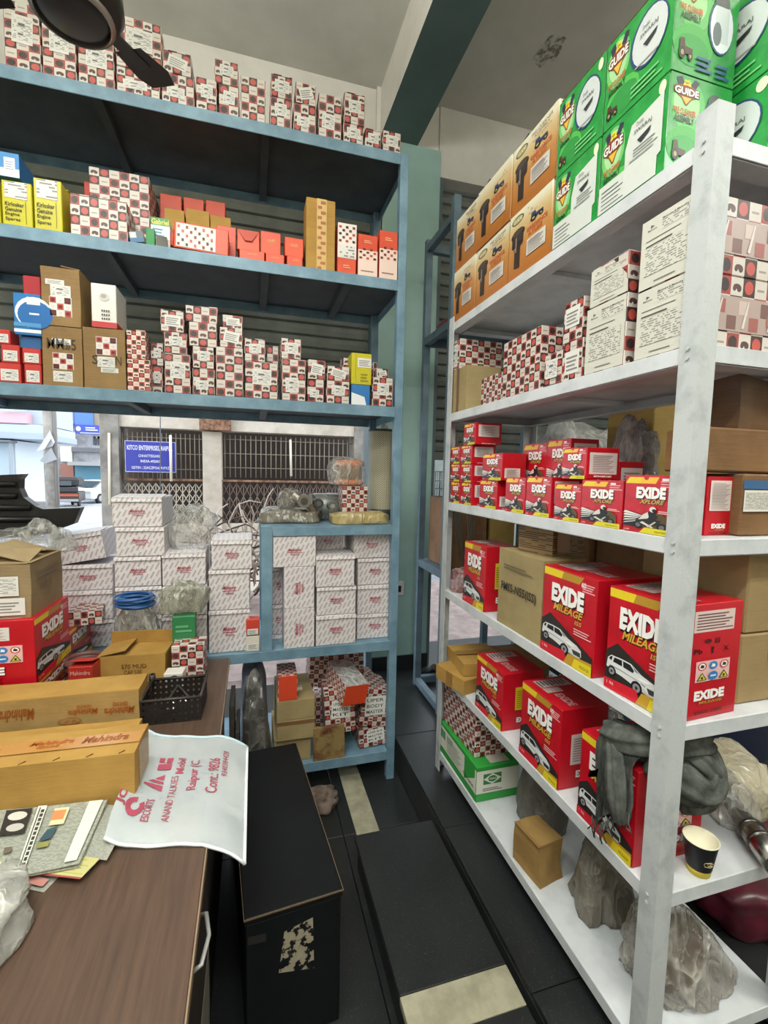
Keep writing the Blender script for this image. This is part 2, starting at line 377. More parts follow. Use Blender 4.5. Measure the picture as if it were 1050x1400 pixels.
# step slab standing in the aisle, black granite with a buff stone end
sl = empty('step_platform', (.568, 1.0, LOW)); tag(sl, 'low black granite step slab in the aisle with a buff stone end band', 'step'); sl['kind'] = 'structure'
def slab_part(n, x0, y0, z0, x1, y1, z1, m):
    o = boxo(n, x0, y0, z0, x1, y1, z1, m, sl, .002); o.location -= sl.location; return o
slab_part('plinth', .41, .12, LOW, .728, 1.70, -.055, m_granite('plinth_granite', '0c0d0d', .5))
slab_part('granite_slab', .398, 1.112, -.0549, .738, 1.71, -.03, GRAN)
slab_part('stone_band', .398, 1.0, -.0549, .738, 1.11, -.03, STONE)
slab_part('granite_slab', .398, .1, -.0549, .738, .998, -.03, GRAN)
# walls
sbox('wall_left', -2.8, -2.5, LOW - .1, -2.7, 3.5, H, WALLM); sbox('wall_right', 4.2, -2.5, LOW - .1, 4.3, 3.6, H, WALLM)
sbox('wall_rear', -2.8, -2.6, LOW - .1, 4.3, -2.5, H, WALLM)
ce = sbox('ceiling', -2.8, -2.6, H, 4.3, 3.5, H + .1, CEILM, 'grey plaster ceiling with a brown damp stain')
def stain():
    bm = bmesh.new(); pts = []
    for k in range(26):
        a = 2 * math.pi * k / 26; r = .085 * (1 + .45 * noise.noise(Vector((math.cos(a) * 2, math.sin(a) * 2, 3)))); pts.append(bm.verts.new((r * math.cos(a) * .8, r * math.sin(a) * 1.2, 0)))
    bm.faces.new(pts[::-1])
    n = NT('damp_stain', .9, 0, .1); v = n.obj(); n.col(n.mix(n.noise(v, 30, 4), lin('7d7365'), lin('958d80')))
    n.put(n.b.inputs['Alpha'], n.ramp(n.noise(v, 26, 4), [(.42, (0, 0, 0, 1)), (.62, (.8, .8, .8, 1))]))
    o = frombm('stain', bm, n.m, ce); p = at(750, 70, 2, H); o.location = (p.x - .75, p.y - .45, -.0008)
stain()
zl = Z_(243, 1.3, YW); ZB = 3.68
sbox('wall_front', -2.7, YW, zl, .80, YW + .2, H, WALLM, 'cream lintel wall above the rolled shutter on the left'); sbox('wall_front', 1.262, YW, zl, 4.2, YW + .2, H, WALLM, 'cream lintel wall above the shutter on the right')
sbox('wall_front', .801, YW + .012, ZB + .0, 1.2615, YW + .2, H, WALLM, 'cream wall patch above the teal pillar')
pil = sbox('pillar', .84, YW - .03, LOW - .1, 1.262, YW + .25, ZB - .0005, TEAL, 'teal painted square pillar behind the blue rack')
sk = boxo('skirting', .835, YW - .045, LOW, 1.267, YW - .028, .1, GRAN, pil); sk.location -= pil.location
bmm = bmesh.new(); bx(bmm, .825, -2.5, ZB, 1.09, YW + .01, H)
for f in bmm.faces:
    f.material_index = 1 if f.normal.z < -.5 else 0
be = frombm('beam', bmm, [WALLM, TEALD]); tag(be, 'ceiling beam with cream sides and teal underside darkened as in shade', 'beam', None, 'structure')
pipe = sbox('trim_1', X_(514, YW, 3.9), YW - .03, 3.0, X_(524, YW, 3.9), YW, H, WALLM)
# rolling shutters, half lowered behind the racks
SHM = mottled('shutter_steel', '5f635d', '757a73', 5, .55, .1, .1, 60)
def shutter(x0, x1, zb, zt, label):
    r = empty('rolling_shutter', ((x0 + x1) / 2, YW + .12, zb)); tag(r, label, 'shutter'); r['kind'] = 'structure'
    hh = .082; n = int((zt - zb) / hh); bm = bmesh.new()
    prof = [(0, 0), (-.012, .008), (-.016, .04), (-.012, .07), (0, .078), (.006, .086), (.01, .086), (.006, 0)]
    a = [[bm.verts.new((s * (x1 - x0) / 2, y, z)) for y, z in prof] for s in (-1, 1)]
    for i in range(len(prof)): j = (i + 1) % len(prof); bm.faces.new((a[0][i], a[0][j], a[1][j], a[1][i]))
    me = bpy.data.meshes.new('slat'); bm.normal_update(); bm.to_mesh(me); bm.free(); me.materials.append(SHM)
    for k in range(n):
        o = link('slat', me, r); o.location = (0, 0, k * hh)
    boxo('bottom_rail', -(x1 - x0) / 2, -.02, -.06, (x1 - x0) / 2, .02, 0, SHM, r)
    return r
shutter(-2.69, .835, 1.98, 3.7, 'grey slatted rolling shutter half raised behind the blue rack')
shutter(1.27, 4.19, 1.62, 3.7, 'grey slatted rolling shutter to the right of the teal pillar')
for nm, x in (('trim_2', .80), ('trim_3', 1.264)): sbox(nm, x, YW + .0, LOW, x + .035, YW + .2, zl, plain('5b6b70', .5))
# switch box on the pillar side
sx = empty('switch_box', (X_(546, YW - .03, .9), YW - .035, Z_(803, .95, YW))); tag(sx, 'small white switch box on the teal pillar', 'switch')
boxo('cover', -.035, -.02, -.05, .035, .004, .05, plain('d6d4cd'), sx, .003); boxo('rocker', -.016, -.026, -.025, .012, -.019, .022, plain('1c1c1c'), sx, .002)

# ================================================================== BLUE RACK
YF, YB = 2.193, 2.735; XR = X_(556, YF, 2.5); XL = -1.55; PW = .041
rk = empty('blue_storage_rack', (0, YF, LOW)); tag(rk, 'tall blue-grey steel storage rack with loaded shelves in front of the shutter', 'rack')
def rpart(n, x0, y0, z0, x1, y1, z1, m=BLUE, bev=.002, root=rk):
    o = boxo(n, x0, y0, z0, x1, y1, z1, m, root, bev); o.location -= root.location; return o
def angle_post(n, x, y, z0, z1, sx, sy, m, root, wd=.045, th=.004):
    "L-section upright with its outer corner at x, y"
    bm = bmesh.new(); pf = [(0, 0), (sx * wd, 0), (sx * wd, sy * th), (sx * th, sy * th), (sx * th, sy * wd), (0, sy * wd)]
    lo = [bm.verts.new((a, b, 0)) for a, b in pf]; hi = [bm.verts.new((a, b, z1 - z0)) for a, b in pf]
    for i in range(6): bm.faces.new((lo[i], lo[(i + 1) % 6], hi[(i + 1) % 6], hi[i]))
    bm.faces.new(lo[::-1]); bm.faces.new(hi)
    bmesh.ops.recalc_face_normals(bm, faces=bm.faces[:])
    o = frombm(n, bm, m, root); o.location = Vector((x, y, z0)) - root.location; return o
ZT = [2.957, 2.38, 1.777, .588, -.008]
for x in (XR, XL):
    rpart('post', x - PW if x > 0 else x, YF, LOW + .0006, x if x > 0 else x + PW, YF + PW, ZT[0] + .002)
    rpart('post', x - PW if x > 0 else x, YB - PW, LOW + .0006, x if x > 0 else x + PW, YB, ZT[0] + .002)
RIBX = {0: (130, 363), 1: (140, 363, 478), 2: (165, 362), 3: (), 4: ()}
for i, z in enumerate(ZT):
    g = rpart('shelf', XL + .002, YF + .004, z - .006, XR - .002, YB - .002, z - .001, DSLATE if i < 3 else BLUE, .0005)
    def sub(n, x0, y0, z0, x1, y1, z1, m=BLUE):
        o = boxo(n, x0, y0, z0, x1, y1, z1, m, g, .0015); o.location -= Vector((g.location.x, g.location.y + YF, g.location.z + LOW)); return o
    sub('front_rail', XL + PW, YF - .001, z - .05, XR - PW, YF + .004, z); sub('rear_rail', XL + PW, YB - .006, z - .05, XR - PW, YB, z)
    sub('end_rail', XR - .006, YF + PW, z - .05, XR - .001, YB - PW, z - .006); sub('end_rail', XL + .001, YF + PW, z - .05, XL + .006, YB - PW, z - .006)
    for px in RIBX[i]:
        x = X_(px, YF, z); sub('cross_rib', x - .018, YF + .006, z - .04, x + .018, YB - .007, z - .0065, DSLATE)
    sub('cross_rib', -1.2, YF + .006, z - .04, -1.165, YB - .007, z - .0065)
# raised tier over the counter shelf
ZTIER = 1.19; XT = X_(357, YF, .9)
rpart('tier_post', XT, YF, ZT[3] + .0005, XT + .052, YF + .045, ZTIER - .005); rpart('tier_post', XT, YB - .05, ZT[3] + .0005, XT + .045, YB - .005, ZTIER - .005)
g = rpart('tier_shelf', XT, YF, ZTIER - .005, XR - PW - .001, YB - .05, ZTIER, BLUE, .0005)
o = boxo('front_rail', XT + .053, YF, ZTIER - .048, XR - PW, YF + .005, ZTIER - .006, BLUE, g, .001); o.location -= Vector((g.location.x, g.location.y + YF, g.location.z + LOW))

# ================================================================== WHITE RACK
XW = .8737; YN = .742; YFAR = 2.005; DW = .46; ZS = [2.135, 1.73, 1.322, .905, .503, .098]
wr = empty('white_storage_rack', (XW + DW / 2, 1.37, 0)); tag(wr, 'white painted slotted-angle storage rack on the right of the aisle', 'rack')
WR = [(XW, YN, 1, 1), (XW, YFAR, 1, -1), (XW + DW, YN, -1, 1), (XW + DW, YFAR, -1, -1)]
for x, y, sx, sy in WR: angle_post('post', x, y, 0, 2.19 if y == YN and x == XW else 2.16, sx, sy, WHT, wr, .046, .004)
SLOT = plain('2a2a2a', .9)
for z in ZS:
    t = boxo('shelf', XW + .006, YN + .006, z - .004, XW + DW - .006, YFAR - .006, z, WHTP, wr, .0008); t.location -= wr.location
    def lp(n, x0, y0, z0, x1, y1, z1, m=WHTP):
        o = boxo(n, x0, y0, z0, x1, y1, z1, m, t, .001); o.location -= t.location + wr.location; return o
    lp('front_lip', XW + .0045, YN + .006, z - .036, XW + .0075, YFAR - .006, z - .0005); lp('rear_lip', XW + DW - .0075, YN + .006, z - .036, XW + DW - .0045, YFAR - .006, z - .0005)
    lp('end_lip', XW + .008, YN + .0045, z - .036, XW + DW - .008, YN + .0075, z - .0005); lp('end_lip', XW + .008, YFAR - .0075, z - .036, XW + DW - .008, YFAR - .0045, z - .0005)
    lp('return_lip', XW + .008, YN + .01, z - .038, XW + .05, YFAR - .01, z - .0355); lp('return_lip', XW + DW - .05, YN + .01, z - .038, XW + DW - .008, YFAR - .01, z - .0355)
    lp('return_lip', XW + .06, YN + .008, z - .0385, XW + DW - .06, YN + .055, z - .036); lp('return_lip', XW + .06, YFAR - .055, z - .0385, XW + DW - .06, YFAR - .008, z - .036)
    lp('stiffener', XW + .05, 1.36, z - .02, XW + DW - .05, 1.41, z - .0045)
def bolts():
    for z in ZS:
        for x, y, sx, sy in WR[:1]:
            for dz in (.008, .028):
                bm = bmesh.new(); bmesh.ops.create_cone(bm, segments=6, radius1=.004, radius2=.0035, depth=.003, cap_ends=True)
                o = frombm('bolt', bm, WHT, wr); o.rotation_euler = (0, math.pi / 2, 0); o.location = Vector((x - .002, y + .024, z - dz)) - wr.location
bolts()

# ================================================================== SECOND BLUE RACK (behind the white one)
BX = 1.066; b2 = empty('blue_frame_rack', (BX + .25, 2.5, 0)); tag(b2, 'narrow blue-grey steel frame rack between the pillar and the white rack', 'rack')
DKB = mottled('dark_blue_paint', '50636f', '647a87', 9, .5, 0, .1, 60)
for x in (BX, BX + .5):
    for y in (2.432, 2.838): o = boxo('post', x, y, 0, x + .042, y + .042, 2.98 if y < 2.5 else 2.93, DKB, b2, .002); o.location -= b2.location
for z in (2.90, 2.32, .88, .06):
    for n_, x0, y0, x1, y1 in (('side_rail', BX + .001, 2.475, BX + .04, 2.837), ('side_rail', BX + .501, 2.475, BX + .541, 2.837), ('end_rail', BX + .043, 2.434, BX + .499, 2.472), ('end_rail', BX + .043, 2.84, BX + .499, 2.878)):
        o = boxo(n_, x0, y0, z - .045, x1, y1, z, DKB, b2, .002); o.location -= b2.location
    if .5 < z < 2.5: o = boxo('shelf', BX + .01, 2.45, z, BX + .53, 2.86, z + .004, DKB, b2, .0005); o.location -= b2.location
# ================================================================== PRINT DESIGNS
def d_sticker(d, R_):
    d.rect(0, 0, 1, 1, STK); d.rect(.05, .1, .95, .9, STKT)
    d.rect(.3, .62, .62, .72, '5b5b5b'); d.rect(.3, .28, .55, .36, '6b6b6b')
def d_tape(d): d.rect(0, 0, 1, 1, STK); d.lines(.1, .3, .9, .7, 3, '9a9aa0')
def d_hand(t):
    def f(d):
        L = t.split('\n')
        for i, s in enumerate(L): d.text(s, .05, 1 - (i + .85) / len(L), .95, 1 - (i + .1) / len(L), '3a342c')
    return f
STICK = prn('sticker', lambda d: d_sticker(d, None)); STICK2 = prn('sticker2', lambda d: (d.rect(0, 0, 1, 1, STK), d.lines(.1, .15, .9, .85, 4, '83837f')))
DOC = m_lines('document_print', 'cbcac0', '83837e', 30, 30, .55)
def d_bike(d, a, b, c, e):
    X = lambda u: a + u * (c - a); Yv = lambda v: b + v * (e - b); P = lambda L, m: d.poly([(X(u), Yv(v)) for u, v in L], m)
    P([(0, .1), (.05, .8), (.5, .62), (.45, .1)], '22252b')
    for k in range(5): P([(.0, .2 + k * .12), (.05 + .0 * k, .26 + k * .13), (.45, .42 + k * .045), (.45, .4 + k * .045)], 'e4e2df')
    P([(.4, .1), (.55, .62), (.8, .8), (1, .5), (1, .1)], '5c4a2c')
    for cx, cy, r in ((.36, .2, .17), (.86, .18, .17)):
        d.circ(X(cx), Yv(cy), r * (c - a) * .62, r * (e - b), '15171a'); d.circ(X(cx), Yv(cy), r * (c - a) * .34, r * (e - b) * .55, '6c6e70')
    P([(.28, .38), (.42, .58), (.62, .5), (.84, .46), (.8, .28), (.55, .14), (.42, .2)], '24262a')
    P([(.36, .42), (.46, .66), (.56, .78), (.64, .72), (.56, .5)], 'd8d4cf')
    P([(.56, .78), (.66, .84), (.78, .62), (.72, .44), (.6, .46)], '1d1f23'); d.circ(X(.66), Yv(.9), .07 * (c - a), .12 * (e - b), 'e2d9d6'); d.circ(X(.69), Yv(.86), .045 * (c - a), .07 * (e - b), '202226')
    P([(.4, .3), (.66, .1), (.7, .14), (.46, .36)], 'ddd6c4'); P([(.55, .14), (.72, .4), (.75, .38), (.6, .12)], 'c9c2b0')
def d_exide(d, a, b, c, e, mat='f4f2f0', sh='2a0a0c'):
    d.text('EXIDE', a + .02 * (c - a), b - .1 * (e - b), c + .02 * (c - a), e - .1 * (e - b), sh, .06); d.text('EXIDE', a, b, c, e, mat, .06)
def d_xplore(d):
    d.rect(0, 0, 1, 1, RED); d.poly([(.0, .86), (.08, .97), (.66, .97), (.6, .86)], 'e8cf2e'); d.poly([(.3, .86), (.34, .97), (.66, .97), (.6, .86)], 'f0b93a')
    d.circ(.42, .97, .05, .05, RED); d.lines(.7, .8, .98, .93, 3, 'e8a5a8'); d.rect(.72, .91, .84, .95, 'f2e6e6')
    d_exide(d, .24, .6, .8, .8); d.text('XPLORE', .34, .5, .78, .575, '2c2208', .03, .06); d.text('XPLORE', .335, .51, .775, .585, 'c7b262', .02, .06)
    d_bike(d, .0, .06, .9, .46); d.poly([(.36, 0), (.46, .1), (1, .1), (1, 0)], 'dcd02a'); d.text('MAINTENANCE', .66, .03, .95, .065, '4b4a12')
    d.lines(.7, .36, .98, .42, 2, 'eec4c6'); d.text('L.MF', .05, .02, .16, .05, 'f2dede')
def d_car(d, a, b, c, e):
    X = lambda u: a + u * (c - a); Yv = lambda v: b + v * (e - b); P = lambda L, m: d.poly([(X(u), Yv(v)) for u, v in L], m)
    P([(0, .0), (0, .82), (.2, 1.12), (1.16, .3), (1.16, -.1), (.8, -.1)], '2c2a28'); P([(.5, -.05), (1.16, -.1), (1.16, .18)], '4a4126')
    Yv = lambda v: b + (v * .86 - .02) * (e - b)
    P([(.02, .45), (.04, .74), (.1, .86), (.3, .88), (.46, .86), (.64, .66), (.84, .56), (.93, .44), (.94, .22), (.88, .1), (.66, .16), (.3, .32), (.08, .36)], 'dfe1e2')
    P([(.14, .66), (.16, .82), (.3, .835), (.31, .64)], '191b1e'); P([(.33, .64), (.32, .835), (.45, .82), (.52, .68), (.5, .6)], '202327'); P([(.54, .68), (.48, .82), (.62, .66)], '6f777b')
    P([(.06, .72), (.1, .83), (.13, .83), (.11, .68)], '202226')
    P([(.08, .53), (.3, .52), (.6, .44), (.6, .42), (.3, .48), (.08, .5)], '9fa3a6'); P([(.55, .5), (.66, .55), (.84, .53), (.7, .46)], 'f6f6f6')
    P([(.74, .36), (.92, .36), (.93, .2), (.78, .2)], '3b3e42'); P([(.64, .44), (.72, .4), (.72, .35), (.66, .38)], '9da8ae'); P([(.68, .3), (.76, .18), (.9, .12), (.72, .14)], 'bfc2c4')
    for cx, cy, r in ((.13, .34, .1), (.58, .2, .12)):
        d.circ(X(cx), Yv(cy), r * (c - a) * .8, r * 1.55 * (e - b), '131416'); d.circ(X(cx), Yv(cy), r * (c - a) * .52, r * (e - b), '8d9194'); d.circ(X(cx), Yv(cy), r * (c - a) * .2, r * (e - b) * .4, '2a2c2e')
def d_mileage(d):
    d.rect(0, 0, 1, 1, RED); d.poly([(0, .9), (0, .985), (.78, .985), (.7, .9)], 'e3c926'); d.poly([(.36, .9), (.4, .985), (.78, .985), (.7, .9)], 'b08a2c')
    d.lines(.76, .84, .97, .94, 4, 'eeb9bb'); d.text('60', .74, .88, .82, .94, 'f5e9e9', .02)
    d_exide(d, .18, .62, .8, .83); d.text('MILEAGE', .25, .52, .79, .605, '3a2a08', .03, .05); d.text('MILEAGE', .245, .53, .785, .612, 'd2a63e', .03, .05); d.text('ISS', .66, .46, .78, .505, 'c9a14a', .02, .1)
    d_car(d, 0, .09, .86, .43); d.poly([(0, 0), (0, .1), (.5, .12), (.58, 0)], 'd21f30'); d.poly([(.5, 0), (.58, .12), (1, .14), (1, 0)], 'c59a30'); d.poly([(.66, 0), (.7, .1), (1, .11), (1, 0)], 'e5cf2a')
    d.text('MILEAGE', .8, .035, .96, .065, '4b3a12'); d.lines(.66, .36, .97, .44, 3, 'e9b3b5'); d.text('1.96', .05, .05, .16, .08, 'f5dede')
def d_hazard(d, col='e2b6b4'):
    d.rect(0, 0, 1, 1, col)
    for cx in (.18, .5, .82):
        d.circ(cx, .74, .13, .2, 'c23a3a' if cx != .5 else '3c7fc0'); d.circ(cx, .74, .095, .15, 'f2ecea' if cx != .5 else '3c7fc0'); d.poly([(cx - .06, .68), (cx - .03, .84), (cx + .06, .78), (cx + .05, .66)], '2a2a2a' if cx != .5 else 'e9eef2')
    for cx in (.18, .82): d.poly([(cx - .15, .08), (cx, .46), (cx + .15, .08)], '3a3a20'); d.poly([(cx - .105, .11), (cx, .4), (cx + .105, .11)], 'c9c23a'); d.rect(cx - .03, .14, cx + .03, .26, '2a2a20')
    d.circ(.5, .26, .14, .21, '2f79c2'); d.rect(.42, .22, .58, .3, 'dce6ee')
def d_mside(d):
    d.rect(.2, .76, .86, .94, 'd9c3bf'); d.lines(.24, .78, .84, .93, 6, '6b4f4e', .4)
    d.text('Pb', .22, .575, .36, .62, '3a0a10', .02); d.text('!', .5, .57, .55, .63, '3a0a10', .04); d.text('X', .7, .575, .8, .625, '4a0a12'); d.circ(.44, .68, .06, .02, '4a0a12', 6); d.rect(.56, .66, .58, .7, '3a0a10'); d.rect(.61, .66, .63, .7, '3a0a10'); d.rect(.56, .655, .63, .662, '3a0a10')
    d.text('EXIDE', .27, .17, .77, .255, 'f3efee', .06); d.text('MILEAGE', .36, .135, .74, .16, 'b98f38', .02)
    d.text('EXIDE CARE', .3, .05, .75, .08, '5c0a14', .02)
def d_yelstick(d): d.rect(0, 0, 1, 1, 'd9c52c'); d.lines(.1, .1, .9, .9, 9, '8a7a1c', .35)
def d_whtstick(d): d.rect(0, 0, 1, 1, 'd9d2d0'); d.lines(.12, .1, .9, .92, 10, '8a8482', .4)
def d_mtop(d):
    d.rect(.05, .12, .3, .9, 'b9aba9'); d.lines(.08, .16, .28, .86, 8, '4c3c3c', .5); d.text('EXIDE', .55, .2, .95, .4, 'c08b8b', .04); d.rect(.34, .1, .5, .5, 'b59a98')
P_XP = prn('xplore', d_xplore); P_MI = prn('mileage', d_mileage); P_HZ = prn('hazard', d_hazard); P_MS = prn('mside', d_mside); P_YS = prn('ystick', d_yelstick); P_WS = prn('wstick', d_whtstick); P_MT = prn('mtop', d_mtop)
def d_xside(d): d.text('EXIDE', .2, .12, .8, .2, 'f1eded', .06); d.text('XPLORE', .35, .085, .75, .105, 'b99a4a', .02); d.rect(.1, .03, .9, .05, '7d0d18')
P_XS = prn('xside', d_xside)
def d_guide(d, a, b, c, e):
    X = lambda u: a + u * (c - a); Yv = lambda v: b + v * (e - b); P = lambda L, m: d.poly([(X(u), Yv(v)) for u, v in L], m)
    P([(.08, .92), (.3, 1.0), (.42, .7), (.58, .7), (.8, 1.0), (.98, .92), (.8, .6), (.2, .6)], '2d2a45')
    P([(0, .62), (0, .4), (.3, .24), (.46, .0), (.54, .0), (.7, .24), (1, .4), (1, .62), (.5, .78)], '7a4a22'); P([(.3, .3), (.5, .04), (.7, .3)], 'e0b23a'); P([(.34, .7), (.42, .9), (.58, .9), (.66, .7)], 'e8cf2c'); P([(.03, .6), (.03, .4), (.5, .3), (.97, .4), (.97, .6), (.5, .72)], '8c2f24')
    d.text('GUIDE', X(.0), Yv(.34), X(1.0), Yv(.64), '251a14', .09); d.text('GUIDE', X(.03), Yv(.36), X(.97), Yv(.62), 'efeae2', .04); d.text('NEW', X(.42), Yv(.76), X(.58), Yv(.84), '5a4a10')
def d_tractor(d, a, b, c, e, m='4a3020'):
    X = lambda u: a + u * (c - a); Yv = lambda v: b + v * (e - b)
    d.poly([(X(.1), Yv(.4)), (X(.12), Yv(.95)), (X(.4), Yv(.95)), (X(.46), Yv(.62)), (X(.95), Yv(.56)), (X(.95), Yv(.3)), (X(.3), Yv(.25))], m)
    for cx, cy, r in ((.28, .3, .28), (.82, .2, .19)): d.circ(X(cx), Yv(cy), r * (c - a) * .8, r * (e - b), '1d1a18'); d.circ(X(cx), Yv(cy), r * (c - a) * .35, r * (e - b) * .45, 'a89a60')
GRN = mottled('green_carton_print', '1f8a3a', '2f9e48', 5, .25, 0, .05, 20)
def d_gfront(d):   # narrow end of the green carton
    d.rect(0, 0, 1, 1, GRN); d.circ(.3, .7, .27, .27, '5fb862', 20); d.circ(.27, .72, .21, .2, '9fd394', 20); d.circ(.3, .3, .32, .2, '43a849', 20); d.circ(.28, .24, .28, .16, '2e9a40', 20)
    d_guide(d, .05, .7, .46, .98); d.text('PRE CLEANER', .06, .6, .42, .665, 'c8552c', .02); d.text('ASSEMBLY', .08, .525, .4, .59, '22402a', .03)
    d.circ(.72, .56, .2, .28, '2c4a78', 20); d.circ(.73, .56, .185, .26, 'dfe9ee', 20); d.circ(.72, .8, .12, .09, '4a5250', 14); d.rect(.62, .4, .84, .76, 'c9d3d6'); d.circ(.66, .48, .07, .12, '6a7478')
    d_tractor(d, .06, .12, .3, .34); d.lines(.36, .06, .62, .22, 3, '31568a', .5); d.lines(.68, .04, .9, .2, 3, '31568a', .5)
def d_gside(doc):
    def f(d):
        d.rect(0, 0, 1, 1, GRN); d.circ(.2, .68, .19, .28, '6fbf6c', 20); d.circ(.2, .7, .15, .22, 'a5d39a', 20); d.circ(.3, .24, .26, .18, '4fb54f', 20); d.circ(.3, .2, .24, .15, '2a9040', 20)
        d_guide(d, .03, .54, .37, .95); d.text('PRE CLEANER', .06, .44, .34, .51, 'c8552c', .01); d.text('ASSEMBLY', .06, .36, .34, .42, '22402a', .02)
        d.circ(.92, .9, .05, .07, 'd9e8c4')
        if doc:
            d.poly([(.42, .02), (.42, .55), (.5, .78), (.95, .84), (.95, .24), (.86, .2), (.86, .02)], 'cfd4cf'); d.rect(.0, .02, .9, .34, 'cfd4cf'); d.lines(.05, .05, .42, .3, 5, '5f6a64', .3); d.lines(.55, .4, .9, .5, 3, '7d8580', .4)
        else:
            d.circ(.67, .6, .27, .3, '25406e', 22); d.circ(.68, .6, .245, .275, 'c9d0d0', 22); d_tractor(d, .04, .08, .24, .26); d.lines(.45, .08, .9, .24, 3, '6fc47a', .4)
        d.text('Double', .58, .72, .68, .765, '5a5f5e', .0); d.text('SWARAJ', .55, .635, .8, .69, '5a5f5e', .01); d.poly([(.6, .56), (.8, .6), (.78, .55), (.66, .5)], '2c3234'); d.lines(.5, .36, .84, .4, 1, '9aa09c')
    return f
P_GF = prn('gfront', d_gfront); P_GS = prn('gside', d_gside(False)); P_GD = prn('gdoc', d_gside(True))
def m_orange():
    n = NT('orange_carton_print', .35); u = n.sep(n.uv()); v = n.ma('FRACT', u[1])
    c = n.ramp(v, [(.1, lin('a8682c')), (.5, lin('bd8648')), (.78, lin('cdb583')), (.95, lin('e0dcc4'))]); n.col(c); n.bump(n.noise(n.obj(), 20, 2), .1, .004); return n.m
ORG = m_orange()
def d_orange(d):
    d.rect(0, 0, 1, 1, ORG); d.circ(.2, .88, .15, .065, '4a4636', 16); d.circ(.2, .88, .13, .05, '9a9466', 16); d.text('GUIDE', .1, .855, .3, .905, 'e6dfb8', .02)
    d.text('PRE-CLEANER', .44, .9, .9, .945, '5a4a3a'); d.text('ASSEMBLY', .5, .85, .84, .888, '6a5a44'); d.text('for tractors', .46, .805, .88, .835, '8a6a44')
    d.circ(.22, .66, .17, .075, '2a2422', 16); d.circ(.22, .69, .14, .05, '4a403a', 16); d.rect(.08, .5, .36, .64, '38302c'); d.circ(.22, .5, .14, .05, '2a2422'); d.poly([(.15, .16), (.15, .5), (.29, .5), (.29, .14)], '2f2724'); d.rect(.17, .4, .2, .62, '8a7f78'); d.rect(.14, .44, .2, .47, '8a8078')
    d_tractor(d, .5, .66, .82, .8, '2f3a66'); d.text('GARDANCE', .44, .57, .9, .63, 'c0502c', .02); d.text('ATLEZ', .48, .5, .8, .555, 'c4562e', .02)
    d.rect(.46, .22, .88, .45, 'cfcbc6'); d.lines(.49, .24, .85, .43, 8, '77726e', .4)
P_OR = prn('orange', d_orange)
def d_orside(d): d.rect(0, 0, 1, 1, ORG); d.circ(.6, .8, .2, .07, 'c08a6a', 14); d.circ(.6, .8, .17, .05, 'e8dcc0', 14); d.text('GUIDE', .46, .77, .74, .83, 'a04a3a', .02); d.circ(.62, .9, .06, .04, 'e6d77a')
P_OS = prn('orside', d_orside)
def d_spares(d):
    d.text('Mahindra', .05, .58, .95, .95, 'a8384c', .02, .15); d.rect(.0, .42, 1, .49, 'a8384c'); d.text('SPARES', .2, .1, .8, .32, 'a8485a', .02)
P_SP = prn('spares', d_spares)
def d_doc(d):
    d.rect(0, 0, 1, 1, 'cdccc2'); d.circ(.2, .88, .05, .03, '5c5c5a', 3); d.text('Mahindra', .12, .82, .3, .85, '5a5a58', .01); d.text('Mahindra & Mahindra Ltd', .4, .9, .94, .93, '4a4a48', .01)
    d.rect(.4, .76, .94, .89, DOC); d.lines(.1, .68, .75, .72, 1, '55554f', .3); d.lines(.1, .6, .6, .66, 1, '55554f', .35); d.rect(.1, .18, .92, .58, DOC); d.lines(.3, .06, .7, .1, 1, '7a7a74', .4)
P_DOC = prn('doc', d_doc)
def d_kir(d):
    d.poly([(.1, .62), (.1, .97), (.85, .99), (.85, .6)], STKT); d.rect(.78, .06, .8, .56, '5b5a1a')
    for i, s in enumerate(('Kirloskar', 'Genuine', 'Engine', 'Spares')): d.text(s, .1, .43 - i * .115, (.74, .66, .58, .6)[i], .52 - i * .115, '33330f', .02)
P_KI = prn('kir', d_kir)

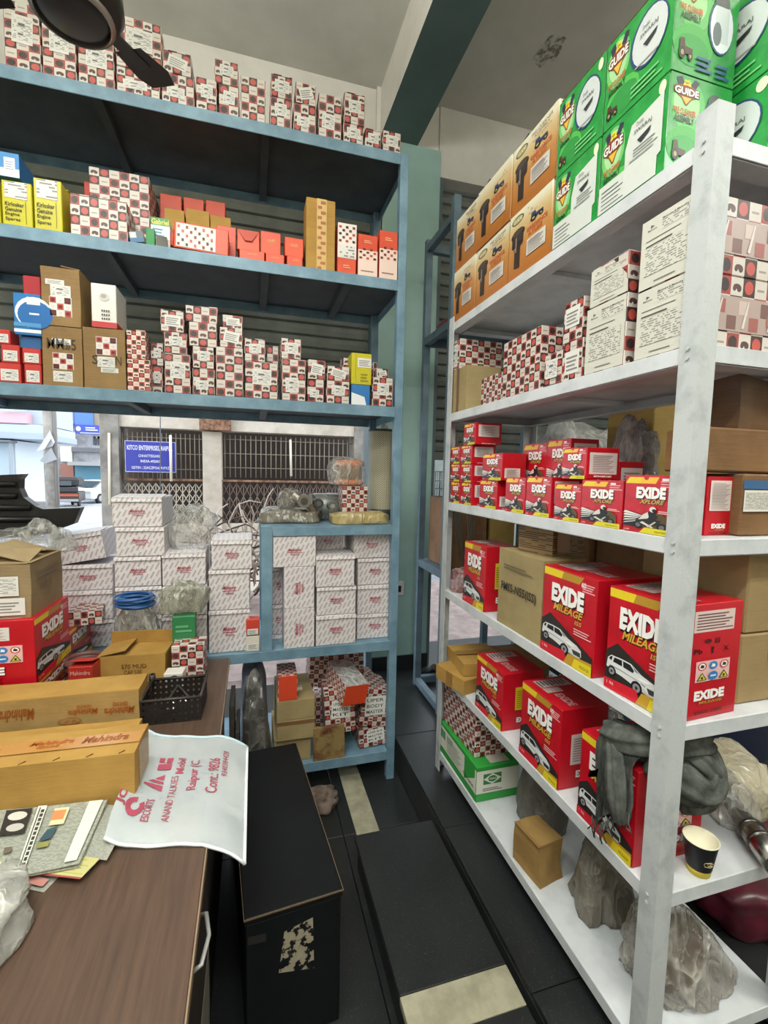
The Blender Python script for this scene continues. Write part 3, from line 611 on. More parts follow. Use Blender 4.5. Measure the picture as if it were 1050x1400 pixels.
# ------------------------------------------------------------------ carton families
G_CHK = 'checkered spare-part cartons'
def dress(o, kind, rng, o2={}):
    w, d, h = SZ[o.name]
    if kind == 'chk':
        a = rng.random()
        if o2.get('plain'): return
        if h > .09: stick(o, 'sticker', STICK, 'F', (.22, .38, .8, .8) if a < .6 else (.15, .2, .7, .55), rot=rng.uniform(-.06, .06))
        else: stick(o, 'sticker', STICK2 if a < .5 else STICK, 'F', (.18, .25, .85, .8), rot=rng.uniform(-.3, .3) if a < .4 else rng.uniform(-.05, .05))
    elif kind == 'spares':
        stick(o, 'logo', P_SP, 'F', (.33, .35, .68, .62))
def left(kind, px0, px1, pyt, zb, label, Y=YF + .006, d=.16, mats=None, cell=.034, rz=0, name=None, cat='carton', group=None, tilt=(0, 0), h=None, top=True, dimple=0, rng=rnd, o2={}, gap=.0012):
    "carton whose front lies in the plane Y, found from its left and right edge and its top in the picture"
    X0, X1 = X_(px0, Y, zb + .03), X_(px1, Y, zb + .03)
    hh = h if h else Z_(pyt, (X0 + X1) / 2, Y) - zb
    mats = mats or {'chk': [CHK], 'spares': [DASH], 'red': [CHKR]}.get(kind, [BRN])
    nm = name or {'chk': 'checkered_carton', 'spares': 'white_spares_carton', 'red': 'red_checkered_carton'}.get(kind, 'cardboard_carton')
    group = group or {'chk': G_CHK, 'spares': 'white printed spares cartons', 'red': 'red checkered cartons'}.get(kind)
    o = carton(nm, label, cat, group, (X0 + X1) / 2, Y + d / 2, zb + .0006, X1 - X0 - gap * 2, d, hh - .001, rz, mats, cell if kind != 'spares' else None, .0022, tilt=tilt, dimple=dimple)
    if tilt[1]: o.location.z += (X1 - X0) / 2 * abs(math.sin(tilt[1]))
    dress(o, kind, rng, o2)
    if top and kind in ('chk', 'red'): flap(o, mats[0], rng.uniform(.02, .12), .96, .48, 'B' if rng.random() < .5 else 'F')
    return o, zb + hh
def stack(rows, zb, Y=YF + .006, **k):
    "rows from the bottom up: (kind, px0, px1, pytop, label, options)"
    for i, r in enumerate(rows):
        kw = dict(k); kw.update(r[5] if len(r) > 5 else {}); kw.setdefault('top', i == len(rows) - 1)
        yy = kw.pop('Y', Y); o, zb = left(r[0], r[1], r[2], r[3], zb, r[4], yy, **kw)
    return zb
def right(px0, px1, pyt, zb, label, X=XW + .008, d=.14, mats=None, name='carton', cat='carton', group=None, h=None, cell=.034, rz=0, pxd=None, dimple=0, gap=.001, far=None):
    "carton on the white rack facing the aisle: far and near edge of its front at its base, and its top at the near edge"
    ya, yb = min(1.998, Y_(px0, X, zb)), Y_(px1, X, zb)
    hh = h if h else Z_(pyt, X, yb) - zb
    if pxd: d = X_(pxd, yb, zb + hh * .5) - X
    o = carton(name, label, cat, group, X + d / 2, (ya + yb) / 2, zb + .0006, ya - yb - gap * 2, d, hh - .001, -math.pi / 2 + rz, mats or [BRN], cell, .0015, dimple=dimple)
    return o, zb + hh
# ================================================================== BLUE RACK: TOP SHELF
Z1 = ZT[0]
T = 'on the top blue shelf'
stack([('chk', 6, 57, 3, 'tall checkered carton at the far left end ' + T)], Z1)
stack([('chk', 58, 105, 17, 'tall checkered carton standing second from the left ' + T)], Z1)
stack([('chk', 107, 157, 52, 'checkered carton under the ceiling fan motor, a white-labelled one behind it')], Z1)
left('chk', 106, 146, 30, Z1, 'checkered carton with white top label, behind another beneath the fan motor', Y=YF + .19)
stack([('chk', 159, 219, 96, 'low checkered carton under the wide one behind the fan blade'), ('chk', 157, 220, 26, 'wide checkered carton behind the fan blade, on a low one', {'rz': .04})], Z1, d=.2)
stack([('chk', 221, 266, 102, 'checkered carton under a slightly narrower one, right of the fan blade'), ('chk', 222, 262, 72, 'checkered carton on top of a wider one, right of the fan blade')], Z1)
stack([('chk', 268, 297, 107, 'small checkered carton between two stacks of two ' + T)], Z1)
stack([('chk', 299, 327, 117, 'worn small checkered carton under a white-labelled one ' + T), ('chk', 293, 326, 83, 'white-labelled checkered carton overhanging a smaller one ' + T)], Z1, d=.13)
stack([('chk', 329, 363, 106, 'tall checkered carton without label, beside the stack with a white overhanging carton', {'o2': {'plain': 1}})], Z1)
stack([('chk', 369, 398, 134, 'checkered carton with upright white label, under another before the wall gap'), ('chk', 370, 400, 104, 'mostly white checkered carton on the one with an upright label')], Z1, d=.12)
stack([('chk', 401, 432, 143, 'checkered carton beneath one with a slanted sticker ' + T), ('chk', 404, 432, 114, 'checkered carton with a slanted sticker, on another ' + T)], Z1, d=.12)
stack([('chk', 435, 467, 130, 'tall checkered carton with low label, left of a dark-printed one ' + T)], Z1)
stack([('chk', 469, 497, 170, 'small white-stickered carton under a dark-printed checkered one ' + T), ('chk', 470, 499, 129, 'darker checkered carton on a small white-stickered one ' + T)], Z1, d=.12)
stack([('chk', 499, 521, 178, 'low checkered carton with slanted white sticker near the right end ' + T)], Z1, d=.1)
stack([('chk', 523, 548, 180, 'low checkered carton at the right-hand end ' + T)], Z1, d=.1)
# ================================================================== BLUE RACK: SECOND SHELF
Z2 = ZT[1]
YEL = plain('c2b91f', .35)
def yellow(px0, px1, pyt, label):
    o, zt = left('yel', px0, px1, pyt, Z2, label, mats=[YEL], name='yellow_parts_carton', group='yellow spares cartons', d=.16)
    stick(o, 'printed_front', P_KI); flap(o, YEL, .12, .95, .5, 'B'); return zt
yellow(-40, 1, 246, 'yellow spares carton cut by the left edge of the picture')
zy = yellow(3, 45, 248, 'yellow spares carton beneath the blue-and-white one')
yellow(47, 86, 245, 'yellow spares carton beside the checkered pile, nothing on it')
o, _ = left('blu', -12, 27, 208, zy + .012, 'blue and white carton lying on the yellow spares cartons', mats=[plain('2d6cb0', .35)], name='blue_carton', d=.2, rz=0, top=False)
stick(o, 'printed_front', prn('bluf', lambda d: (d.rect(0, 0, 1, 1, '3f86c6'), d.rect(0, 0, 1, .35, 'dfe6ea'), d.rect(.45, .2, .85, .8, 'e6eaec'), d.lines(.5, .3, .8, .7, 4, '9aa6b0'))), 'F')
zl_ = stack([('chk', 96, 175, 271, 'long low checkered carton in front of the big one on the second shelf', {'o2': {'plain': 1}, 'cell': .036})], Z2, d=.14)
left('chk', 124, 206, 234, Z2, 'large checkered carton rising behind the long low one on the second shelf', Y=YF + .16, d=.24, cell=.036, top=False)
left('red', 117, 127, 248, Z2, 'thin red carton sliver left of the large checkered carton', Y=YF + .2, d=.1, mats=[plain('b8362e')], name='red_carton', top=False, group='plain red cartons')
GRW = plain('dfe4e2', .35)
o, _ = left('grw', 178, 198, 318, Z2, 'tiny white and blue packet tilted against the green one', Y=YF + .008, d=.05, mats=[plain('c3ccd2')], name='small_packet', top=False, tilt=(0, -.18), group='small packets on the second shelf')
stick(o, 'printed_front', prn('tilt', lambda d: (d.rect(0, 0, 1, .4, '3a6a96'), d.rect(.5, .4, 1, 1, '5c6a74'))))
o, _ = left('grw', 206, 233, 298, Z2, 'green and white packet with lettering on the second shelf', Y=YF + .03, d=.08, mats=[GRW], name='small_packet', top=False, group='small packets on the second shelf')
stick(o, 'printed_front', prn('gab', lambda d: (d.rect(0, .75, 1, 1, '2f8a4a'), d.text('Gabriel', .05, .78, .95, .96, 'e3d64a', .02), d.rect(0, .3, 1, .75, 'cfdde2'), d.lines(.1, .4, .7, .7, 3, '4f8aa6'))))
o, _ = left('grw', 199, 212, 312, Z2, 'narrow green packet end beside the tilted white packet', Y=YF + .008, d=.02, mats=[plain('2f8a4a')], name='small_packet', top=False, group='small packets on the second shelf')
o, _ = left('lmp', 214, 230, 322, Z2, 'small dark metal ring part between packets on the second shelf', Y=YF + .008, d=.02, mats=[plain('57534d', .4, .5)], name='metal_fitting', cat='part', group='loose fittings', top=False, dimple=.008)
ORR = mottled('orange_red_carton', 'cc4326', 'dc5432', 5, .4, 0, .1, 30)
GLD = m_card('gold_carton', 'a08040', 'bf9c58')
def d_redfront(d): d.poly([(.2, .52), (.35, .66), (.5, .56), (.65, .7), (.8, .52)], 'e08f55'); d.lines(.2, .4, .8, .5, 2, 'e6c08a')
P_RF = prn('redf', d_redfront)
for i, (a, b, t) in enumerate(((220, 250, 266), (252, 280, 271), (282, 309, 275))):
    o, _ = left('orr', a, b, t, Z2, ('orange-red carton standing at the back, leftmost of the three behind gold cartons', 'orange-red carton standing at the back, middle of the three behind gold cartons', 'orange-red carton standing at the back, rightmost of the three behind gold cartons')[i], Y=YF + .3, d=.14, mats=[ORR], name='red_carton', group='orange-red cartons', top=False)
    stick(o, 'printed_front', P_RF, 'F', (.1, .45, .9, .95)); flap(o, ORR, .03, .95, .5, 'B')
for i, (a, b, t) in enumerate(((226, 253, 286), (255, 287, 287), (288, 316, 296))):
    o, _ = left('gld', a, b, t, Z2, ('gold cardboard carton behind the red checkered one, leftmost of three', 'gold cardboard carton behind the red checkered one, middle of three', 'gold cardboard carton right of the two gold ones')[i], Y=YF + .17, d=.12, mats=[GLD], name='gold_carton', group='small gold cartons', top=False, dimple=.002)
    stick(o, 'tape', prn('goldt', lambda d: d.rect(0, 0, 1, 1, plain('c9b67c', .25))), 'F', (.1, .4, .9, .6))
o, zz = left('red', 237, 312, 309, Z2, 'red checkered carton lying lengthwise at the shelf edge', d=.09, mats=[ORR], name='red_checkered_carton', top=False, tilt=(0, .03))
stick(o, 'checkered_front', prn('rchk', lambda d: [d.rect(.04, .06, .76, .94, 'e6d9cf')] + [d.rect(.06 + i * .076, .1 + j * .165, .06 + i * .076 + .045, .1 + j * .165 + .11, ('7a2a26', 'c84a38', '3c1a1c')[(i + j) % 3]) for i in range(9) for j in range(5) if (i + j) % 2 == 0]))
bm = bmesh.new(); p = [bm.verts.new(q) for q in ((-.03, 0, .035), (0, -.045, .002), (0, -.045, .075), (0, .045, .002), (0, .045, .075))]
for f in ((0, 1, 2), (0, 4, 3), (0, 2, 4), (0, 3, 1), (1, 3, 4, 2)): bm.faces.new([p[i] for i in f])
bmesh.ops.recalc_face_normals(bm, faces=bm.faces[:]); e = frombm('end_flap', bm, ORR, o); e.location = (-SZ[o.name][0] / 2 - .001, 0, .0)
def orr(px0, px1, t, zb, label, Y, d=.1, **k):
    o, z = left('orr', px0, px1, t, zb, label, Y=Y, d=d, mats=[ORR], name='red_carton', group='orange-red cartons', top=False, **k); stick(o, 'printed_front', P_RF, 'F', (.15, .3, .9, .85)); flap(o, ORR, .1, .95, .5, 'B'); return z
orr(296, 323, 309, Z2, 'orange-red carton right behind the lying checkered one', YF + .1, .06)
z = orr(327, 362, 342, Z2, 'low orange-red carton under the one with open flaps', YF + .01)
o, _ = left('orr', 324, 355, 315, z, 'orange-red carton with open folded flaps, on a low one', Y=YF + .02, d=.09, mats=[ORR], name='red_carton', group='orange-red cartons', top=False)
bm = bmesh.new(); wv = SZ[o.name][0] / 2; hh = SZ[o.name][2]
for s in (-1, 1):
    q = [bm.verts.new(v) for v in ((s * wv, -.0, hh), (s * wv * .25, -.03, hh * .55), (s * wv, -.047, hh * .95))]; bm.faces.new(q)
q = [bm.verts.new(v) for v in ((-wv, -.046, hh), (wv, -.046, hh), (wv * .3, -.053, hh * .45), (-wv * .3, -.053, hh * .45))]; bm.faces.new(q); frombm('flap', bm, plain('b53c22', .4), o)
z = orr(363, 389, 347, Z2, 'low orange-red carton right of the open-flapped stack', YF + .01)
orr(356, 384, 317, z, 'orange-red carton stacked right of the open-flapped one', YF + .02)
z = orr(392, 414, 350, Z2, 'low orange-red carton beside the tall taped carton', YF + .01)
orr(389, 415, 325, z, 'orange-red carton stacked beside the tall taped carton', YF + .02)
o, _ = left('tan', 418, 458, 272, Z2, 'tall narrow tan carton with tape down its front', mats=[TAN], name='taped_carton', d=.12, group=None, top=False)
stick(o, 'tape', prn('vtape', lambda d: [d.rect(0, 0, 1, 1, plain('c9a866', .2))] + [d.rect(.1 + (i % 2) * .3, i / 14, .5 + (i % 2) * .4, i / 14 + .04, 'a5603a') for i in range(14)]), 'F', (.36, .0, .7, 1))
def d_tall(d, up):
    if up: d.rect(0, .3, 1, 1, 'e6dcd6'); R0 = .62
    else: d.rect(0, 0, 1, .62, 'e8cfc4'); R0 = .42; d.lines(.3, .8, .7, .88, 2, 'eab08a'); d.lines(.15, .1, .8, .16, 1, '8a6a60')
    for i in range(5):
        for j in range(5 if up else 4):
            if (i + j) % 2 == 0: d.rect(.06 + i * .18, R0 + j * .07 - (0 if up else .02), .06 + i * .18 + .14, R0 + j * .07 + .05 - (0 if up else .02), ('6a2a2a', 'b8443a', '2e1a1c')[(i * 2 + j) % 3])
    if up: d.rect(.1, .32, .9, .55, STKT); d.lines(.3, .1, .7, .18, 2, 'eab08a')
P_TU = prn('tallu', lambda d: d_tall(d, True)); P_TD = prn('talld', lambda d: d_tall(d, False))
for a, b, t, P, l in ((461, 487, 306, P_TU, 'tall red and white carton, white half on top, right of the taped carton'), (489, 516, 321, P_TD, 'tall orange-red carton, checkered middle, second from the right end of the second shelf'), (518, 543, 316, P_TD, 'tall orange-red carton at the right end of the second shelf')):
    o, _ = left('orr', a, b, t, Z2, l, mats=[ORR], name='tall_red_carton', group='tall red and white cartons', d=.1, top=False); stick(o, 'printed_front', P); flap(o, ORR, .04, .95, .5, 'B')
# ================================================================== BLUE RACK: THIRD SHELF
Z3 = ZT[2]
RDW = plain('c23a34', .4)
def rw(px0, px1, t, zb, label, Y=YF + .006, d=.1):
    o, z = left('rw', px0, px1, t, zb, label, Y=Y, d=d, mats=[RDW], name='red_white_carton', group='small red and white cartons', top=False)
    stick(o, 'sticker', STICK, 'F', (.12, .1, .9, .68)); return z
z = rw(-3, 29, 496, Z3, 'red and white carton at the left end of the third shelf, bottom one'); z = rw(1, 27, 471, z, 'red and white checkered-front carton on the bottom one, left end of the third shelf')
rw(-8, 14, 450, z, 'tilted red and white carton topping the pile at the left end of the third shelf', d=.08)
z = rw(33, 57, 498, Z3, 'red and white carton right below another, beside the cardboard cartons'); z = rw(30, 56, 476, z, 'red and white carton under the blue filter carton'); 
o, z = left('blu', 27, 57, 460, z, 'flat blue carton under the blue filter carton', d=.12, Y=YF + .02, mats=[plain('2f5f96', .35)], name='blue_carton', top=False, group='blue cartons on the third shelf')
o, z2 = left('blu', 19, 57, 401, z, 'blue and white carton with curved stripe, beside the cardboard cartons', d=.16, mats=[plain('2f78b8', .3)], name='blue_carton', top=False, group='blue cartons on the third shelf')
stick(o, 'printed_front', prn('bluc', lambda d: (d.circ(.75, .55, .7, .38, 'e6ebee', 20), d.circ(.8, .5, .66, .34, '2468ac', 20), d.rect(.5, .74, 1, .92, 'd6dade'), d.rect(0, .06, 1, .14, 'e6ebee'), d.lines(.58, .5, .95, .57, 1, 'e6ebee', .6), d.rect(0, .2, 1, .3, '4f92c6'))))
left('red', 31, 56, 377, z2 + .001, 'red carton with pale side on the striped blue carton', Y=YF + .05, d=.1, mats=[plain('a8202a')], name='red_carton', top=False, group='plain red cartons')
def lab4(d):
    d.rect(0, 0, 1, 1, STK)
    for i in range(3):
        for j in range(3): d.rect(.02 + i * .33, .02 + j * .33, .3 + i * .33, .31 + j * .33, ('b5443a' if (i + j) % 4 else '4a181c') if (i + j) % 2 == 0 else 'e6ded8'); d.circ(.16 + i * .33, .165 + j * .33, .09, .09, '6a1c1e' if (i + j) % 2 == 0 else 'd9cfca')
P_C9 = prn('c9', lab4)
o, za = left('brn', 59, 114, 447, Z3, 'cardboard carton marked MM 5, lower left of three', mats=[BRN], d=.24, group='labelled cardboard cartons', dimple=.003)
stick(o, 'lettering', prn('mm5', lambda d: d.text('MM\u00bb5', 0, 0, 1, 1, '3f3222', .01)), 'F', (.12, .62, .85, .8)); stick(o, 'sticker', STICK2, 'F', (.25, .7, .72, .8)); stick(o, 'checkered_label', P_C9, 'F', (.25, .28, .78, .56)); stick(o, 'sticker', STICK, 'F', (.25, .07, .74, .25))
o, zb_ = left('brn', 115, 173, 449, Z3, 'cardboard carton with white slips over hand lettering, lower right of three', mats=[BRN], d=.24, group='labelled cardboard cartons', dimple=.003)
stick(o, 'lettering', prn('sn', lambda d: (d.text('S', 0, 0, .2, 1, '3f3222', .01), d.text('N', .8, 0, 1, 1, '3f3222', .01))), 'F', (.2, .4, .9, .55)); stick(o, 'checkered_label', P_C9, 'F', (.3, .56, .8, .86)); stick(o, 'sticker', STICK, 'F', (.32, .36, .74, .53)); stick(o, 'sticker', STICK2, 'F', (.4, .27, .82, .35))
o, _ = left('brn', 57, 111, 366, za + .003, 'cardboard carton stacked on the one marked MM 5', mats=[BRN], d=.24, group='labelled cardboard cartons', dimple=.003)
stick(o, 'sticker', STICK2, 'F', (.12, .7, .6, .79)); stick(o, 'sticker', STICK, 'F', (.24, .5, .76, .7)); stick(o, 'checkered_label', P_C9, 'F', (.2, .16, .78, .5)); flap(o, BRN, .12, .95, .5, 'R')
o, _ = left('wht', 125, 160, 388, zb_ + .003, 'white carton with a red stripe along its base, on a cardboard carton', mats=[plain('dfdcd6', .4)], name='white_carton', d=.16, top=False)
stick(o, 'printed_front', prn('wred', lambda d: (d.rect(0, 0, 1, .13, 'c23a3e'), d.circ(.52, .7, .22, .1, 'c9c5bf', 10), d.circ(.5, .72, .12, .05, 'a39e98', 8), [d.rect(.4 + j * .09, .18 + i * .09, .46 + j * .09, .225 + i * .09, '55504b') for i in range(3) for j in range(4)]))); stick(o, 'stripe', prn('wred2', lambda d: d.rect(0, 0, 1, 1, 'c23a3e')), 'R', (0, 0, 1, .13))
lump('wrapped_part', 'grey part in clear plastic between the cardboard and checkered cartons', 'part', 'plastic-wrapped parts', (X_(200, YF + .2, Z3 + .1), YF + .22, Z3), (.09, .1, .2), FILMG, 3)
lump('wrapped_part', 'smaller plastic-wrapped part beside the white carton with red stripe', 'part', 'plastic-wrapped parts', (X_(186, YF + .34, Z3 + .1), YF + .36, Z3), (.1, .1, .27), FILMG, 5)
z = left('red', 174, 206, 491, Z3, 'red checkered carton under another, right of the cardboard cartons', top=False, d=.09, cell=.02)[1]
left('red', 173, 200, 452, z, 'red checkered carton on top of another, right of the cardboard cartons', d=.09, cell=.02)
z = left('chk', 207, 223, 500, Z3, 'dark checkered carton in the gap left of the five tall stacks', Y=YF + .06, top=False, d=.1)[1]
left('chk', 206, 224, 470, z, 'dark checkered carton over another in the gap left of the stacks', Y=YF + .06, d=.1, cell=.03)
S3 = 'on the third blue shelf'
stack([('chk', 225, 261, 484, 'white-labelled checkered carton at the base of the leftmost stack ' + S3), ('chk', 224, 256, 454, 'checkered carton in the middle of the leftmost stack ' + S3), ('chk', 219, 252, 425, 'checkered carton with slanted sticker topping the leftmost stack ' + S3)], Z3)
stack([('chk', 263, 294, 504, 'checkered carton at the base of the stack of four ' + S3), ('chk', 263, 293, 474, 'checkered carton second from the base of the stack of four ' + S3), ('chk', 258, 297, 441, 'wider unlabelled checkered carton in the stack of four ' + S3, {'o2': {'plain': 1}}), ('chk', 253, 297, 419, 'crumpled open-topped carton crowning the stack of four ' + S3, {'o2': {'plain': 1}, 'dimple': .006})], Z3)
z = stack([('chk', 295, 333, 475, 'tall unlabelled checkered carton with two more on top of it', {'o2': {'plain': 1}}), ('chk', 300, 332, 448, 'checkered carton between a tall unlabelled one and a thin white one'), ('chk', 304, 332, 431, 'thin white-labelled carton topping the tall unlabelled checkered one', {'Y': YF + .03, 'd': .1})], Z3)
stack([('chk', 335, 380, 495, 'wide checkered carton with cream label, a white one on it'), ('chk', 334, 363, 464, 'white-labelled checkered carton on the wide cream-labelled one', {'d': .1})], Z3)
left('chk', 365, 381, 474, Z3, 'small checkered carton peeping out behind the wide cream-labelled one', Y=YF + .18, d=.09)
stack([('chk', 385, 418, 491, 'tall checkered carton with upright label under a white one'), ('chk', 384, 412, 463, 'white-labelled carton on the tall one with an upright label', {'d': .1})], Z3)
stack([('chk', 420, 443, 519, 'small checkered carton at the base of the middle pair ' + S3), ('chk', 421, 445, 492, 'mostly white small carton on top of the middle pair ' + S3)], Z3, d=.1)
stack([('chk', 446, 478, 521, 'dark checkered carton left of the yellow one, lower'), ('chk', 447, 478, 501, 'white-labelled carton left of the yellow one, upper')], Z3, d=.11)
left('chk', 468, 480, 489, Z3, 'checkered carton half hidden behind the yellow one ' + S3, Y=YF + .14, d=.08)
o, z = left('blu', 480, 506, 526, Z3, 'blue and white packet beneath the yellow carton', d=.1, mats=[plain('2f74b4', .35)], name='blue_carton', top=False, group='blue cartons on the third shelf')
stick(o, 'printed_front', prn('bw', lambda d: d.poly([(0, 0), (0, .6), (.7, .4), (.8, 0)], 'e3e7ea')))
o, z = left('yel', 480, 508, 483, z, 'bright yellow carton standing on a blue and white packet', d=.09, mats=[YEL], name='yellow_carton', top=False)
stick(o, 'sticker', STICKT if False else STICK2, 'F', (.3, .55, .98, .85)); stick(o, 'printed_front', prn('ylow', lambda d: (d.lines(.45, .1, .85, .4, 3, '8a8420'), d.rect(.2, .05, .22, .95, '9a941c'))))
stack([('chk', 509, 537, 516, 'checkered carton at the right end ' + S3, {'top': False}), ('chk', 515, 531, 504, 'thin white-labelled packet lying on the rightmost checkered carton', {'Y': YF + .03, 'd': .06})], Z3, d=.11)
left('chk', 509, 515, 495, Z3, 'checkered carton sliver behind the rightmost one ' + S3, Y=YF + .14, d=.08)

# ================================================================== COUNTER SHELF: white printed cartons
ZC = ZT[3]; SPG = 'white printed spares cartons'
def spares_lid(o, ang=.06): flap(o, DASH, ang, .99, .5, 'F', 'lid', 1.0)
def spares_lip(o):
    w, d, h = SZ[o.name]; bm = bmesh.new(); t = .0035; bx(bm, -w / 2 - .001, -t, -.016, w / 2 + .001, 0, 0)
    uvl = bm.loops.layers.uv.new('UVMap')
    for f in bm.faces:
        for l in f.loops: l[uvl].uv = (l.vert.co.x + 3, l.vert.co.z + 2)
    q = frombm('lid_edge', bm, DASH, o); q.matrix_local = Matrix.Translation((0, -d / 2 - .0004, h - .001)) @ Matrix.Rotation(-.22, 4, 'X')
def spst(rows, zb, **k):
    z = zb
    for i, (a, b, t, l, *ex) in enumerate(rows):
        kw = dict(k); kw.update(ex[0] if ex else {}); lid = kw.pop('lid', i == len(rows) - 1)
        kw['Y'] = kw.get('Y', YF + .006) + rnd.uniform(0, .012); kw.setdefault('rz', rnd.uniform(-.02, .02))
        o, z = left('spares', a, b, t, z, l, top=False, **kw); z += .0015
        spares_lip(o)
        if lid: spares_lid(o)
    return z
LC = 'of the leftmost column by the plastic-covered sheets'
spst([(88, 157, 848, 'white printed carton at the base ' + LC), (86, 156, 808, 'white printed carton second from the base ' + LC), (84, 155, 772, 'white printed carton third from the base ' + LC), (81, 146, 735, 'tilted white printed carton at the top ' + LC, {'tilt': (0, -.16)})], ZC, d=.28, Y=YF + .23)
LC = 'of the four-high column left of the plastic bag'
spst([(160, 222, 842, 'white printed carton at the base ' + LC), (158, 221, 802, 'white printed carton second from the base ' + LC), (157, 221, 761, 'white printed carton third from the base ' + LC), (159, 226, 721, 'white printed carton second from the top ' + LC), (153, 222, 681, 'white printed carton topping the column left of the clear plastic bag')], ZC, d=.3, Y=YF + .05)
spst([(222, 284, 842, 'white printed carton at the base under the clear bag'), (222, 283, 801, 'white printed carton second from the base under the clear bag'), (221, 281, 757, 'white printed carton carrying the clear plastic bag')], ZC, d=.3, Y=YF + .05)
LC = 'of the column left of the compartment post'
spst([(285, 341, 834, 'white printed carton at the base ' + LC), (286, 342, 779, 'white printed carton second from the base ' + LC), (289, 345, 739, 'open-lidded white printed carton topping the column left of the compartment post')], ZC, d=.28, Y=YF + .02)
LC = 'inside the compartment'
spst([(371, 390, 868, 'white carton edge behind the upright pair, lowest'), (371, 390, 827, 'white carton edge behind the upright pair, middle'), (371, 390, 775, 'white carton edge behind the upright pair, upper')], ZC, d=.2, Y=YF + .17)
z = ZC
for a, b, t, l in ((388, 430, 832, 'white printed carton stood on end, lower of the upright pair ' + LC), (388, 430, 775, 'white printed carton stood on end, upper of the upright pair ' + LC)):
    o, z = left('x', a, b, t, z, l, mats=[DASH], name='white_spares_carton', group=SPG, d=.16, top=False, cell=None); stick(o, 'logo', P_SP, 'F', (.28, .36, .72, .62), rot=math.pi / 2)
o, z = left('spares', 373, 432, 733, z, 'white printed carton lying on the upright pair ' + LC, d=.24, top=False); 
zJ = spst([(431, 486, 841, 'white printed carton at the base of the middle column ' + LC), (432, 486, 802, 'white printed carton second from the base of the middle column ' + LC), (432, 485, 760, 'white printed carton at the top of the middle column ' + LC)], ZC, d=.26)
left('spares', 428, 470, 727, zJ + .002, 'brown-sided carton set back above the middle column ' + LC, Y=YF + .14, d=.2, top=False, mats=[DASH, BRN])
spst([(488, 537, 839, 'white printed carton at the base of the right column ' + LC), (488, 537, 800, 'white printed carton second from the base of the right column ' + LC), (488, 537, 763, 'white printed carton third from the base of the right column ' + LC), (483, 533, 727, 'white printed carton at the top of the right column ' + LC)], ZC, d=.26, Y=YF + .054)
for a, b, t, z, l, m in ((336, 355, 865, ZC, 'pale lower half of the small packet pair beside the compartment post', plain('d8d2c6')), (336, 355, 847, ZC + .075, 'small red-topped packet beside the compartment post', plain('c8412f'))):
    o, _ = left('sm', a, b, t, z, l, Y=YF + .01, d=.06, mats=[m], name='small_packet', top=False, group='small packets by the post'); stick(o, 'sticker', STICK2, 'F', (.1, .1, .9, .45))
# ================================================================== ON THE COMPARTMENT TOP
ZQ = ZTIER
DPB = m_film('smoky_plastic_wrap', '6d675a', .85, .25); OLV = m_film('yellowish_plastic_wrap', 'a89560', .9, .25)
def lx(px, y, z): return X_(px, y, z)
lump('wrapped_pad', 'flat dark pad in smoky plastic at the left end of the compartment top', 'part', 'plastic-wrapped parts', ((lx(356, 2.4, ZQ) + lx(436, 2.4, ZQ)) / 2, 2.4, ZQ), (.34, .22, .075), DPB, 11, sq=.6, fold=.06)
yx = (lx(452, 2.36, ZQ) + lx(533, 2.36, ZQ)) / 2
lump('wrapped_pad', 'flat yellowish pad in plastic under the checkered carton and jar', 'part', 'plastic-wrapped parts', (yx - .02, 2.30, ZQ), (.31, .19, .062), OLV, 12, sq=.55, fold=.05, amp=.1)
lump('wrapped_part', 'round grey part in smoky plastic on the dark pad', 'part', 'plastic-wrapped parts', (lx(396, 2.38, ZQ), 2.38, ZQ + .074), (.13, .14, .1), m_film('smoke_film', '77736a', .8, .2), 13)
def roll(px, dz, r, L, ang, label, m, m2, mat_core, y=2.3):
    p = Vector((lx(px, y, ZQ + .08), y, ZQ + dz + r))
    o = empty('rubber_hose_piece', p); tag(o, label, 'hose', 'rubber hose pieces'); o.rotation_euler = ang
    bm = bmesh.new(); tube(bm, [(0, 0, 0), (0, L, 0)], r, 14); frombm('body', bm, m, o)
    bm = bmesh.new(); tube(bm, [(0, -.002, 0), (0, .004, 0)], r * .55, 12); frombm('core', bm, mat_core, o); return o
RUB = plain('34322f', .6); RUBG = plain('6d675c', .5)
roll(416, .077, .034, .08, (0, 0, -.1), 'thick brown rolled hose end on the dark pad', RUBG, None, plain('3c3833'))
roll(436, .076, .024, .08, (0, 0, .02), 'black hose end between the dark pad and the grey cylinder', RUB, None, plain('55534f'))
roll(455, .065, .022, .07, (0, 0, .0), 'grey hose end standing beside the black one', plain('5a5a57', .5), None, plain('8a8984'))
o = empty('spark_tube', (lx(404, 2.34, ZQ), 2.34, Z_(680, lx(404, 2.34, ZQ), 2.34))); tag(o, 'white and brown tube lying slanted across the wrapped rolls', 'tube'); o.rotation_euler = (0, .6, 0)
bm = bmesh.new(); tube(bm, [(-.02, 0, 0), (.05, 0, 0)], .017, 12); frombm('white_end', bm, plain('d3cdbf'), o)
bm = bmesh.new(); tube(bm, [(.0505, 0, 0), (.12, 0, 0)], .016, 12); frombm('brown_end', bm, plain('857861'), o)
o = empty('oil_filter', (lx(452, 2.5, ZQ), 2.505, ZQ + .074)); tag(o, 'grey cylindrical filter lying on its side beside the checkered carton', 'filter'); o.rotation_euler = (0, .0, .12)
bm = bmesh.new(); tube(bm, [(-.1, 0, 0), (-.095, 0, 0), (.06, 0, 0), (.066, 0, 0)], .07, 20, rs=[.06, .07, .07, .06]); frombm('can', bm, mottled('grey_green_metal', '767c77', '8d938d', 8, .35, .2), o)
bm = bmesh.new(); tube(bm, [(-.115, 0, 0), (-.1002, 0, 0)], .066, 20); frombm('rim', bm, plain('59534a', .5), o)
